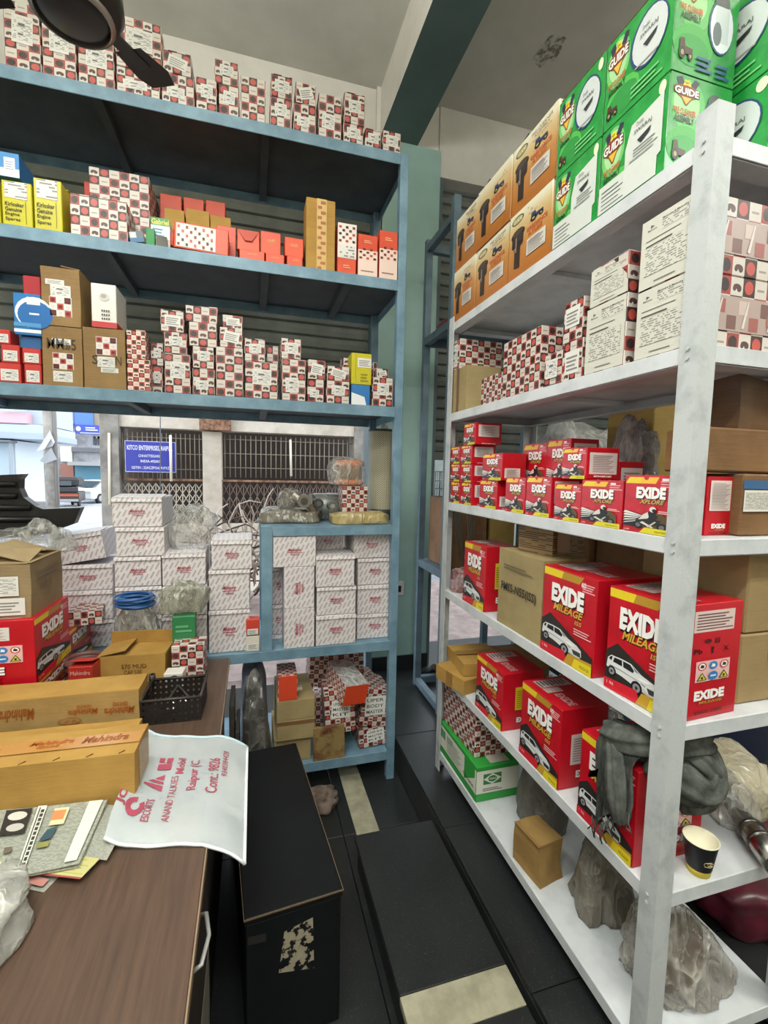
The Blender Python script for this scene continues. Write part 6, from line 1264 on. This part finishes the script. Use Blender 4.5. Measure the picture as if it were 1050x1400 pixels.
# ================================================================== BOTTOM WHITE SHELF
s6 = ZS[5]
xg0 = XW + .0095; ya = min(1.99, Y_(594, xg0, s6)); yb = Y_(650, xg0, s6); hgr = Z_(1050, xg0, yb) - s6
dgr = X_(709, yb, s6 + hgr * .5) - xg0
GW = plain('2f9a3e', .4)
o = carton('green_white_carton', 'green and white carton at the far end of the lowest white shelf', 'carton', None, xg0 + dgr / 2, (ya + yb) / 2, s6 + .0006, ya - yb, dgr, hgr, -math.pi / 2, [GW], .05, .003)
def d_gw(side):
    def f(d):
        d.rect(0, .24, 1, .9 if not side else .88, 'dcdccf')
        if side: d.rect(.16, .48, .58, .78, '2f7a44'); d.poly([(.16, .63), (.37, .48), (.58, .63), (.37, .78)], 'dcdccf'); d.circ(.37, .63, .1, .09, '2f7a44', 14); d.text('GAI', .3, .6, .44, .66, 'dcdccf', .02); d.lines(.15, .3, .6, .4, 2, '4a5a4c', .45)
        else: d.poly([(.72, .24), (.72, .9), (.97, .9), (.97, .66)], GW); d.rect(.06, .55, .2, .82, '5a9468'); d.lines(.26, .3, .66, .8, 9, '7d8a7f', .35); d.poly([(.24, .8), (.42, .84), (.4, .66), (.26, .6)], '9aa89c'); d.text('Genuine', .7, .34, .95, .46, '3a4a3c', .01)
    return f
stick(o, 'printed_front', prn('gwf', d_gw(False)), 'F'); stick(o, 'printed_end', prn('gws', d_gw(True)), 'R'); stick(o, 'sticker', prn('gwt', lambda d: d.rect(0, 0, 1, 1, 'b9b6aa')), 'T', (.62, .35, .97, .8))
ck0 = X_(604, 1.9, s6 + hgr); o = carton('checkered_carton', 'long checkered carton lying on the green and white carton', 'carton', G_CHK, XW + .125, (ya + yb) / 2 + .025, s6 + hgr + .0016, (ya - yb) - .07, .2, min(Z_(985, XW + .02, yb + .02), s5 - .042) - s6 - hgr - .002, -math.pi / 2 + .02, [CHK], .024, .004)
GSK = m_film('grey_sack', '5c5850', .97, .5)
lump('grey_bag', 'tall dark grey bag behind the brown paper parcel on the lowest shelf', 'bag', 'grey plastic bags', (XW + .21, Y_(705, XW + .1, s6) + .0, s6), (.2, .22, .34), GSK, 95, amp=.2, fold=.25, tp=.35, lean=(.03, .02))
pp = at(740, 1195, 2, s6); o = carton('paper_parcel', 'brown paper wrapped parcel at the edge of the lowest white shelf', 'parcel', None, XW + .072, Y_(730, XW + .06, s6), s6 + .001, .13, .11, .135, -math.pi / 2 + .12, [m_card('kraft_wrap', '86683f', 'a5854f')], .03, .003, dimple=.014, taper=.1); flap(o, m_card('kraft_fold', '7f623b', '9d7e4a'), -.12, .95, .6, 'F', 'paper_fold')
lump('grey_bag', 'slumped grey-brown bag right of the brown paper parcel', 'bag', 'grey plastic bags', (XW + .19, 1.09, s6), (.22, .19, .2), m_film('taupe_sack', '6d675c', .95, .4), 97, amp=.25, fold=.28, tp=.4, lean=(.0, .03))
lump('brown_contents_bag', 'large clear plastic bag with brown contents on the lowest white shelf', 'bag', None, (XW + .25, .87, s6), (.36, .22, .27), m_film('clear_bag', 'a59d90', .5, .12), 99, amp=.2, fold=.22, sub=5, tp=.6, lean=(-.1, .0))
lump('brown_part', 'brown part seen through the large clear bag', 'part', None, (XW + .23, .885, s6 + .004), (.2, .12, .15), mottled('brown_plastic', '4d3a30', '6d5546', 8, .5), 101, fold=.08)

# ================================================================== BEHIND THE WHITE RACK
XK = XW + DW + .03
st = empty('low_stand', (2.0, 1.5, 0)); tag(st, 'low steel stand carrying brown cartons behind the white rack', 'stand')
boxo('top', -.6, -.16, .50, .6, .65, .53, DKB, st, .003)
for x in (-.58, .54):
    for y in (-.15, .6): boxo('leg', x, y, 0, x + .04, y + .04, .5, DKB, st, .002)
def back(px0, px1, py0, py1, y, label, mat, d=.4, name='brown_carton', grp='large brown cartons behind the white rack', zb=None, cat='carton', xmin=XK):
    zm = Z_((py0 + py1) / 2, X_((px0 + px1) / 2, y, 1), y); x0 = max(xmin, X_(px0, y, zm)); x1 = X_(px1, y, zm); xm = (x0 + x1) / 2
    z0 = zb if zb is not None else Z_(py1, xm, y); z1 = Z_(py0, xm, y)
    o = carton(name, label, cat, grp, xm, y + d / 2, z0 + .001, x1 - x0, d, z1 - z0 - .001, 0, [mat], .05, .004); return o, z1
BW2 = m_card('wide_brown', '6a4e34', '8d6b48'); TB = m_card('tan_brown', '8f7a55', 'a89068')
xq0 = XK + .01
def bk3(x0, x1, y0, y1, z0, z1, label, mat, name='brown_carton', grp='large brown cartons behind the white rack'):
    return carton(name, label, 'carton', grp, (x0 + x1) / 2, (y0 + y1) / 2, z0 + .001, x1 - x0, y1 - y0, z1 - z0 - .002, 0, [mat], .05, .004)
zA = Z_(866, 1.2, .785); zB = Z_(756, 1.2, .785); XE3 = 1.13
o = bk3(XE3, 1.322, .789, 1.1, s4, zA, 'khaki carton with oval print, lower of two at the right edge', TB); stick(o, 'emblem', prn('oval', lambda d: (d.circ(.5, .5, .45, .5, '8a5a34', 20), d.circ(.5, .5, .38, .42, 'a08a60', 20), d.lines(.25, .4, .75, .6, 1, '8a5a34', .6))), 'F', (.42, .5, .85, .85), rot=math.pi / 2)
bk3(XE3 + .008, 1.322, .79, 1.1, zA, zB, 'khaki carton, upper of two at the right edge below the third shelf', TB)
zD = Z_(648, 1.15, .775)
o = bk3(1.073, 1.322, .775, .90, s3, zD, 'brown carton with blue tape and a white slip at the right edge', BW2)
stick(o, 'tape', prn('blt', lambda d: d.rect(0, 0, 1, 1, '33608f')), 'F', (0, .76, 1, .9)); stick(o, 'sticker', prn('slip', lambda d: (d.rect(0, 0, 1, 1, STK), d.rect(.05, .1, .9, .9, DOC))), 'F', (.0, .4, .38, .74), lift=.003)
zE = Z_(586, 1.1, .79)
o = bk3(.975, 1.322, .79, .90, zD + .001, zE, 'wide brown carton without print on the one with blue tape', BW2)
o = carton('brown_wrapped_parcel', 'brown tape-wrapped parcel on the wide brown carton at the right edge', 'parcel', None, 1.17, .87, zE + .001, .2, .12, min(.15, s2 - .045 - zE), .1, [m_card('wrapped_brown', '4f3a28', '785a3f', .35)], .05, .004, dimple=.012)
o = bk3(XK + .05, XK + .62, 1.36, 1.61, .53, 1.26, 'tall brown carton behind the fourth shelf, left of the khaki pair', BW2)
o = bk3(XK + .02, XK + .5, 1.62, 2.1, .53, 1.22, 'tall brown carton farther along behind the fourth shelf', BW2)
o = bk3(XK + .06, XK + .45, 1.37, 1.6, 1.262, Z_(560, XK + .2, 1.5) + .0, 'tan carton standing behind the third shelf beside the clear film', m_card('mustard_card', '8a7340', 'ab9055')) if True else None
lump('film_bundle', 'bluish clear film bundle hanging behind the third shelf by the near post', 'film', None, (XK - .2, 1.18, s3), (.12, .16, .33), m_film('bluish_film', '8d93a3', .75, .15), 103, amp=.3, fold=.25)
lump('film_sheet', 'white crumpled plastic sheet behind the battery cartons of the third shelf', 'film', None, (XK + .25, 1.99, 1.222), (.5, .3, Z_(572, XK + .1, 1.95) - 1.222), FILMW, 105, amp=.25, fold=.2, sq=.6)
o = bk3(2.3, 3.6, 2.2, 2.5, -.0 + .0, Z_(520, 2.6, 2.2), 'blue cabinet standing farther back behind the right edge', plain('2a4aa8', .4), 'blue_cabinet', None)
o['category'] = 'cabinet'; boxo('white_shelf', -.66, -.2, 1.6, .66, -.152, 1.75, plain('d3d3cd', .5), o, .002)
# things behind the fifth and lowest shelves
lump('cream_sack', 'cream plastic sack bulging behind the fifth shelf at the right edge', 'sack', None, (XK + .2, 1.15, .30), (.42, .3, .2), m_film('cream_film', 'c9c0a6', .95, .25), 107, amp=.2, fold=.2, sq=.7)
cr = lump('maroon_bag', 'maroon plastic bag on the floor behind the lowest white shelf', 'bag', None, (XK + .25, 1.05, -.0), (.4, .3, .17), mottled('maroon_plastic', '4a1826', '6d2438', 8, .3), 109, amp=.3, fold=.15)
lump('padded_seat', 'dark padded seat shape beneath the cream sack behind the rack', 'seat', None, (XK + .22, 1.17, .171), (.45, .3, .128), mottled('maroon_shell', '38101c', '55182a', 5, .25), 111, amp=.1, fold=.02, sq=.6)
# things on and around the second blue rack
o = carton('brown_carton', 'brown carton on the middle shelf of the narrow blue rack', 'carton', None, BX + .19, 2.66, .885, .26, .3, .42, 0, [m_card('reddish_card', '7a5a40', '98765a')], .05, .004)
o = carton('tan_wooden_box', 'yellowish wooden box right of the brown carton on the narrow blue rack', 'box', None, BX + .43, 2.66, .885, .17, .3, .42, 0, [m_card('yellow_ply', '9a8248', 'b89e5e')], .05, .004)
wb = empty('wire_basket', (BX + .2, 2.66, 1.308)); tag(wb, 'small wire basket on the brown carton of the narrow blue rack', 'basket')
for nm, ax in (('wire_side', 0), ('wire_side', 1)):
    for s in (-1, 1):
        bm = bmesh.new()
        for k in range(8): q = -.12 + k * .24 / 7; P = (lambda a, z: (a, s * .12, z)) if ax == 0 else (lambda a, z: (s * .12, a, z)); tube(bm, [P(q, 0), P(q, .16)], .0025, 4)
        for z in (.0, .05, .1, .16): tube(bm, [P(-.12, z), P(.12, z)], .003, 4)
        frombm(nm, bm, plain('8d9294', .35, .8), wb)
cb = empty('hanging_cable', (BX + .02, 2.42, 1.7)); tag(cb, 'loops of grey-brown cable hanging on the narrow blue rack', 'cable')
for k in range(4):
    bm = bmesh.new(); dx = .012 * k; tube(bm, [(dx, 0, -.02), (dx + .02, -.008, -.3), (dx + .05, -.004, -.6), (dx + .09, .0, -.78), (dx + .13, -.008, -.6), (dx + .1, -.004, -.3), (dx + .07, 0, -.02)], .005, 6); frombm('loop', bm, plain('5c5347', .5), cb)
bm = bmesh.new()
o = lump('red_tray', 'dark red plastic tray on the upper rail of the narrow blue rack', 'tray', None, (BX + .18, 2.66, 2.325), (.28, .26, .06), plain('7d2030', .4), 113, amp=.05, fold=.02, sq=.4)
vp = empty('floor_valve', (1.18, 2.98, 0)); tag(vp, 'black valve fittings on the floor beside the pillar', 'valve')
for x in (0, .05):
    bm = bmesh.new(); tube(bm, [(x, 0, .02), (x + .03, -.06, .06), (x + .05, -.1, .1)], .02, 10, rs=[.018, .02, .026]); frombm('barrel', bm, plain('17181a', .5), vp)

# ================================================================== CEILING FAN
FY = 1.46; fz = Z_(31, X_(108, FY, 2.8), FY) + .0; fp = (X_(100, FY, fz), FY, fz)
fn = empty('ceiling_fan', fp); tag(fn, 'dark brown ceiling fan hanging at the upper left corner', 'fan')
FB = plain('241f1d', .35)
bm = bmesh.new(); lathe(bm, [(0, .0), (.06, .003), (.1, .02), (.118, .05), (.115, .09), (.07, .12), (.02, .13)], 28); frombm('motor', bm, FB, fn, True)
bm = bmesh.new(); lathe(bm, [(.012, .13), (.012, 1.0), (.05, 1.02), (.06, H - fz - .001), (0, H - fz - .001)], 14); frombm('down_rod', bm, FB, fn, True)
bm = bmesh.new(); lathe(bm, [(.085, .004), (.096, .01), (.096, .016), (.085, .01), (.085, .004)], 28); frombm('trim_ring', bm, plain('a9a5a0', .3, .6), fn, True)
tp_ = at(215, 112, 2, fz + .05); a0 = math.atan2(tp_.y - FY, tp_.x - fp[0])
for k in range(3):
    a = a0 + k * 2 * math.pi / 3
    bm = bmesh.new(); bx(bm, .1, -.02, .052, .22, .02, .058); o = frombm('blade_arm', bm, FB, fn); o.rotation_euler = (0, 0, a)
    bm = bmesh.new(); bl_ = math.hypot(tp_.x - fp[0], tp_.y - FY) + .03; pts = [(.16, -.05), (bl_ - .05, -.066), (bl_, -.04), (bl_, .05), (bl_ - .04, .066), (.16, .05)]; f = bm.faces.new([bm.verts.new((x, y, .058 + y * .18)) for x, y in pts]); bmesh.ops.solidify(bm, geom=[f], thickness=.003)
    o = frombm('blade', bm, plain('2b2523', .4), fn); o.rotation_euler = (0, 0, a)
# ================================================================== OUTSIDE
GZ = -.82
ROAD = mottled('grey_road', '8d8f94', 'a9abb0', 2, .9, 0, .1, 30); PAV = mottled('pink_paving', '786b68', '9a8a84', 5, .85, 0, .2, 30)
sbox('road', -40, 6.4, GZ - .1, 30, 60, GZ, ROAD, 'pale grey street beyond the shop front'); pv = sbox('pavement', -6, 3.62, -.4, 12, 6.39, -.19, PAV, 'pinkish worn paving outside the shop front')
CON = mottled('grey_concrete', '75716b', '9b968d', 5, .85, 0, .25, 40); CREAM = mottled('cream_plaster', 'b3a897', 'cfc5b6', 4, .8, 0, .15, 30); RUST = mottled('rusted_steel', '5e3a2b', 'a07a60', 18, .8); GRIL = plain('958878', .6); DINT = plain('453d37', .9)
YO = 7.0; bl = empty('opposite_building', (0, YO, GZ)); tag(bl, 'old concrete building with barred windows opposite the shop', 'building')
def op(n, px0, px1, py0, py1, m, y=YO, d=.25, z0=None, z1=None, par=bl):
    xm = (px0 + px1) / 2; zt_ = z1 if z1 is not None else Z_(py0, X_(xm, y, 1.5), y); zb_2 = z0 if z0 is not None else Z_(py1, X_(xm, y, 1.5), y)
    o = boxo(n, X_(px0, y, 1.5), y, zb_2, X_(px1, y, 1.5), y + d, zt_, m, par, .004); o.location -= par.location; return o
op('corner_column', 137, 163, 500, 800, CON, d=.5, z0=GZ, y=YO - .08); op('beam', 163.5, 484, 566, 590, CREAM, z1=3.2, y=YO - .02); op('column', 277, 303, 590, 800, CREAM, z0=GZ, y=YO - .05, d=.3)
op('rusty_bracket', 273, 316, 567, 588, RUST, y=YO - .14, d=.1); op('end_column', 484, 520, 500, 800, CON, z0=GZ, y=YO - .05, d=.4); op('back_wall', 150, 520, 500, 800, DINT, y=YO + .9, d=.1, z0=GZ, z1=3.2)
op('sill_wall', 163, 484, 716, 800, CREAM, z0=GZ, y=YO + .02, d=.12); op('mid_rail', 163, 484, 656, 659, RUST, y=YO - .0, d=.04)
def bars(px0, px1, py0, py1, n, name, y=YO + .06, r=.0065, nh=3, m=GRIL):
    xm = (px0 + px1) / 2; za = Z_(py0, X_(xm, y, 1.5), y); zb_2 = Z_(py1, X_(xm, y, 1.5), y); xa, xb = X_(px0, y, 1.5), X_(px1, y, 1.5)
    mb = bpy.data.meshes.new(name); bm = bmesh.new(); tube(bm, [(0, 0, 0), (0, 0, za - zb_2)], r, 5); bm.to_mesh(mb); bm.free(); mb.materials.append(m)
    for k in range(n): o = link(name, mb, bl); o.location = Vector((xa + (xb - xa) * (k + .5) / n, y, zb_2)) - bl.location
    for k in range(nh):
        bm = bmesh.new(); z = zb_2 + (za - zb_2) * (k + .7) / nh; tube(bm, [(xa, y + .012, z), (xb, y + .012, z)], r, 5); o = frombm('cross_bar', bm, m, bl); o.location = -bl.location
bars(165, 276, 592, 656, 17, 'window_bar'); bars(304, 484, 598, 654, 27, 'window_bar')
def lattice(px0, px1, py0, py1, n, m=GRIL):
    y = YO + .05; xa, xb = X_(px0, y, 1.5), X_(px1, y, 1.5); za = Z_(py0, X_(px0, y, 1.5), y); zb_2 = Z_(py1, X_(px0, y, 1.5), y); w_ = (xb - xa) / n; hz = w_ * 1.6; k2 = max(1, int((za - zb_2) / hz)); hz = (za - zb_2) / k2
    mb = bpy.data.meshes.new('lattice_bar'); bm = bmesh.new()
    for j in range(k2): tube(bm, [(0, 0, j * hz), (w_, 0, (j + 1) * hz)], .008, 4); tube(bm, [(w_, .01, j * hz), (0, .01, (j + 1) * hz)], .008, 4)
    tube(bm, [(0, .005, 0), (0, .005, za - zb_2)], .008, 4); bm.to_mesh(mb); bm.free(); mb.materials.append(m)
    for k in range(n): o = link('lattice_bar', mb, bl); o.location = Vector((xa + k * w_, y, zb_2)) - bl.location
lattice(165, 276, 660, 716, 12, plain('c3b8a6', .6)); lattice(304, 484, 660, 716, 20, plain('7d6a5e', .7))
# blue sign on the grille, strip lights, cable, twigs
ysg = YO - .1; sx0, sx1 = X_(171, ysg, 1.6), X_(240, ysg, 1.6); sz0, sz1 = Z_(645, sx0, ysg), Z_(602, sx0, ysg)
sg = carton('blue_sign', 'blue sign board with white lettering on the barred window', 'sign', None, (sx0 + sx1) / 2, ysg + .02, sz0, sx1 - sx0, .03, sz1 - sz0, .03, [plain('3b419c', .4)], .05, .002)
def d_sign(d):
    for r in ((0, 0, 1, .02), (0, .98, 1, 1), (0, 0, .01, 1), (.99, 0, 1, 1)): d.rect(*r, 'b9bbdd')
    d.text('KITCO ENTERPRISES, RAIPUR', .04, .68, .94, .86, 'dcdcee', .02); d.text('CHHATTISGARH', .26, .48, .7, .57, 'd3d3e6', .02); d.text('INDIA-492001', .3, .31, .68, .4, 'd3d3e6', .02); d.text('GSTIN : 22ACZPO6791P1ZP', .12, .1, .9, .19, 'd3d3e6', .02)
stick(sg, 'lettering', prn('sign', d_sign))
TL = plain('e3dcc4', .4)
Zpy = PY0 + FPX * (RM.transposed() @ (Vector((X_(219.5, 6.2, 0), 6.2, -.192)) - CAM))[1] / (RM.transposed() @ (Vector((X_(219.5, 6.2, 0), 6.2, -.192)) - CAM))[2]
def rod(px0, py0, px1, py1, y, r, m, name, label, cat, grp=None):
    a = at(px0, py0, 1, y); b = at(px1, py1, 1, y); bm = bmesh.new(); tube(bm, [Vector((0, 0, 0)), b - a], r, 8); o = frombm(name, bm, m); o.location = a; tag(o, label, cat, grp); return o
rod(234, 658, 233, 595, ysg - .0125, .018, TL, 'tube_lamp', 'white tube lamp mounted upright across the blue sign', 'lamp', 'tube lamps on the opposite building'); rod(398, 651, 397, 601, YO + .034, .018, TL, 'tube_lamp', 'white tube lamp upright on the right barred window', 'lamp', 'tube lamps on the opposite building'); rod(150, 690, 149, 592, YO - .0985, .016, TL, 'tube_lamp', 'white tube lamp upright on the grey corner column', 'lamp', 'tube lamps on the opposite building')
rod(219.5, Zpy, 219, 480, 6.2, .006, plain('55565a'), 'cable', 'dark vertical cable in front of the blue sign', 'cable')
tw = empty('dead_branches', (at(335, 745, 1, 5.6).x, 5.6, -.19)); tag(tw, 'heap of bare dry branches outside below the barred window', 'branches')
R_ = random.Random(3); TWG = plain('b5a598', .8); TWD = plain('4d4038', .8)
for k in range(90):
    x0, z0 = R_.uniform(-.6, .3), (R_.uniform(.1, .8) if k > 5 else 0); pts = [Vector((x0, R_.uniform(-.12, .12), z0))]; dirv = Vector((R_.uniform(-.7, .9), R_.uniform(-.2, .2), R_.uniform(.4, 1.4))).normalized()
    for s in range(5): pts.append(pts[-1] + dirv * R_.uniform(.08, .2)); dirv = (dirv + Vector((R_.uniform(-.9, .9), R_.uniform(-.3, .3), R_.uniform(-.8, .5)))).normalized()
    for p in pts: p.z = min(max(p.z, .016), 1.5 + .1 * math.sin(p.x * 9))
    bm = bmesh.new(); tube(bm, pts, .012, 5, rs=[.013, .013, .012, .01, .009, .006]); frombm('branch', bm, TWG if k % 4 else TWD, tw)
# utility pole and torn banner
pp_ = at(73, 700, 1, 11.0); up = empty('utility_pole', (pp_.x, 11.0, GZ)); tag(up, 'grey concrete utility pole at the street corner', 'pole')
bm = bmesh.new(); tube(bm, [(0, 0, 0), (0, 0, 6)], .12, 10); frombm('shaft', bm, CON, up); bm = bmesh.new(); tube(bm, [(.1, -.06, 0), (.1, -.06, 5)], .04, 6); frombm('conduit', bm, plain('6f6a66'), up)
bn = empty('torn_banner', (at(66, 620, 1, 10.85).x, 10.85, at(66, 620, 1, 10.85).z)); tag(bn, 'torn white banner hanging on the utility pole', 'banner')
def ban(pts, m, n): bm = bmesh.new(); f = bm.faces.new([bm.verts.new(at(a, b, 1, 10.85 - .02 * (i % 2)) - bn.location) for i, (a, b) in enumerate(pts)]); bmesh.ops.solidify(bm, geom=[f], thickness=.01); frombm(n, bm, m, bn)
ban([(68, 588), (75, 604), (72, 610), (50, 617)], plain('d3d3d6', .7), 'upper_cloth'); ban([(70, 612), (78, 628), (62, 634), (54, 630)], plain('b9bcc0', .7), 'lower_cloth')
# parked vehicles
def vehicle_car():
    p = at(124, 689, 2, GZ); c = empty('white_car', (p.x, p.y + 2, GZ), 1.25); tag(c, 'white car parked across the street', 'car')
    bm = bmesh.new(); pr_ = [(-2.0, .3), (-2.0, .75), (-1.75, .95), (-1.2, 1.0), (-.6, 1.42), (.5, 1.44), (1.2, 1.02), (1.95, .85), (2.05, .5), (2.0, .28)]
    a = [bm.verts.new((x, -.8, z)) for x, z in pr_]; b = [bm.verts.new((x, .8, z)) for x, z in pr_]; n = len(pr_)
    for i in range(n): j = (i + 1) % n; bm.faces.new((a[i], a[j], b[j], b[i]))
    bm.faces.new(a[::-1]); bm.faces.new(b); bmesh.ops.bevel(bm, geom=bm.edges[:], offset=.05, segments=2, affect='EDGES'); frombm('body', bm, plain('e3e8e8', .25), c)
    for s in (-1, 1):
        bm = bmesh.new(); f = bm.faces.new([bm.verts.new((x, s * .803, z)) for x, z in ((-1.0, 1.03), (-.55, 1.36), (.45, 1.38), (1.0, 1.02))]); bmesh.ops.solidify(bm, geom=[f], thickness=.006); frombm('side_window', bm, plain('26343c', .15), c)
        for x in (-1.25, 1.25):
            bm = bmesh.new(); tube(bm, [(x, s * .66, .31), (x, s * .83, .31)], .31, 18); w_ = frombm('wheel', bm, plain('1b1b1c', .7), c); bm = bmesh.new(); tube(bm, [(x, s * .832, .31), (x, s * .845, .31)], .18, 14); frombm('hub', bm, plain('9a9a9a', .4), w_)
    bm = bmesh.new(); f = bm.faces.new([bm.verts.new(v) for v in ((-1.66, -.6, 1.02), (-1.66 + .03, .6, 1.02), (-.72, .55, 1.39), (-.72, -.55, 1.39))]); frombm('windscreen', bm, plain('33444d', .1), c)
    for s in (-.55, .55): boxo('headlight', -2.03, s - .16, .66, -1.95, s + .16, .8, plain('b9c3c6', .2), c, .01)
    boxo('number_plate', -2.05, -.2, .42, -1.99, .2, .54, plain('efefea'), c, .003)
vehicle_car()
def rick():
    p = at(94, 692, 2, GZ); c = empty('auto_rickshaw', (p.x, p.y, GZ), .12); tag(c, 'dark auto rickshaw parked left of the white car', 'rickshaw')
    boxo('body', -.62, -.6, .28, .62, 1.2, .85, plain('33261f', .4), c, .06); boxo('hood', -.62, -.6, 1.1, .62, 1.1, 1.66, plain('1d1d1f', .6), c, .14); boxo('rear_panel', -.6, -.62, .85, .6, -.55, 1.1, plain('2a2a2c'), c, .01)
    boxo('rear_bumper', -.6, -.66, .3, .6, -.6, .44, plain('8d8d8f', .4), c, .01); boxo('red_stripe', -.6, -.625, .6, .6, -.6, .72, plain('a5472f'), c, .002); boxo('rear_window', -.3, -.63, 1.2, .3, -.6, 1.45, plain('3a4248', .2), c, .004)
    for x, y in ((-.55, -.25), (.55, -.25), (0, 1.0)): bm = bmesh.new(); tube(bm, [(x - .05, y, .23), (x + .05, y, .23)], .23, 16); frombm('wheel', bm, plain('161616', .7), c)
rick()
# street buildings
def bld(name, label, y, parts):
    b = empty(name, (0, y, GZ)); tag(b, label, 'building')
    for n, px0, px1, py0, py1, m, dy, d in parts:
        z1 = Z_(py0, X_((px0 + px1) / 2, y, 2), y); z0 = Z_(py1, X_((px0 + px1) / 2, y, 2), y) if py1 else GZ
        o = boxo(n, X_(px0, y, 2), y + dy, z0, X_(px1, y, 2), y + dy + d, z1, m, b, .01); o.location -= b.location
    return b
PB = plain('aab4be', .7)
bq = bld('pale_blue_house', 'pale blue house with a pink balcony band at the far left of the street', 17, [('balcony_wall', -80, 56, 578, 590, PB, 0, 3), ('pink_band', -80, 40, 562, 577, plain('c9a3aa', .8), -.05, 2.5), ('upper_wall', -80, 56, 480, 577, PB, .3, 2.5), ('lower_wall', -80, 17, 600, None, plain('c3ccd2', .7), .2, 2), ('shutter', -80, 15, 604, None, plain('a3b3bd', .6), .1, .08), ('shade_beam', -80, 20, 601, 604, plain('5a6068'), -.4, .6), ('post', 15.5, 17, 602, None, plain('8a939a'), -.2, .2), ('slab', -80, 60, 590, 599, plain('9aa5b0', .8), -.1, 3)])
for k in range(14):
    bm = bmesh.new(); a = at(2 + k * 2.6, 562, 1, 16.85); b = at(2 + k * 2.6, 550, 1, 16.85); tube(bm, [a, b], .03, 4); o = frombm('railing_bar', bm, plain('dfe3e6'), bq); o.location = -bq.location
OLDW = mottled('old_plaster', '77777a', 'a3a4a8', 1.2, .9); 
bld('old_street_block', 'old grey block with blue panels and a teal shutter down the street', 36, [('wall', 15, 160, 578, None, OLDW, .4, 4), ('blue_panel', 57, 80, 540, 580, plain('3f66c4', .5), .2, .3), ('blue_panel', 80.5, 101, 540, 579, plain('4a72d0', .5), .2, .3), ('blue_panel', 103, 128, 540, 582, plain('4a72d0', .5), .2, .3), ('upper_wall', 128, 165, 520, 600, plain('8a8272', .8), .3, .5), ('window', 27, 38, 590, 606, plain('4d4a4c'), .3, .1), ('window', 126, 130, 596, 608, plain('3a4048'), .3, .1), ('window', 132, 136, 596, 608, plain('3a4048'), .3, .1), ('awning', 17, 64, 627, 632, plain('6a6d70'), -.8, 1.3), ('awning', 98, 160, 632, 637, plain('8d8d8c'), -.8, 1.3), ('teal_shutter', 100, 140, 637, 662, plain('4d7d90', .5), .25, .1), ('shop_front', 20, 62, 634, 660, plain('5a5f60'), .25, .1), ('shop_front', 80, 98, 634, 656, plain('8a5a4a'), .25, .1), ('notice_panel', 81, 97, 610, 631, plain('c9cbb4'), .2, .1), ('cable_bundle', 97, 140, 612, 618, plain('5f6064'), .1, .2), ('ledge', 64, 100, 578, 583, plain('7b7a78'), -.2, .6)])
ysn = 35.3; s0, s1_ = X_(103, ysn, 3), X_(140, ysn, 3); zz0, zz1 = Z_(593, s0, ysn), Z_(580, s0, ysn)
sn = carton('blue_shop_sign', 'blue shop sign with white emblem far down the street', 'sign', None, (s0 + s1_) / 2, ysn, zz0, s1_ - s0, .1, zz1 - zz0, 0, [plain('2f3f9c', .4)], .5, .01)
stick(sn, 'lettering', prn('shop', lambda d: (d.circ(.14, .55, .09, .25, 'c9d3e6', 12), d.lines(.4, .4, .85, .85, 2, 'c9cfe6', .5), d.lines(.2, .08, .95, .22, 1, 'aab4d6', .6))), 'F', lift=.01)
md = bld('street_divider', 'low grey divider wall along the street', 15.5, [('kerb', 22, 70, 686, None, plain('77777a', .9), 0, .3)]); md['category'] = 'wall'
# remaining side of the street seen between the racks
sbox('wall_1', 1.2, 9.5, GZ, 14, 9.8, 4, mottled('dim_wall', '5c615c', '747a74', 2, .9), 'grey wall across the lane seen right of the pillar')
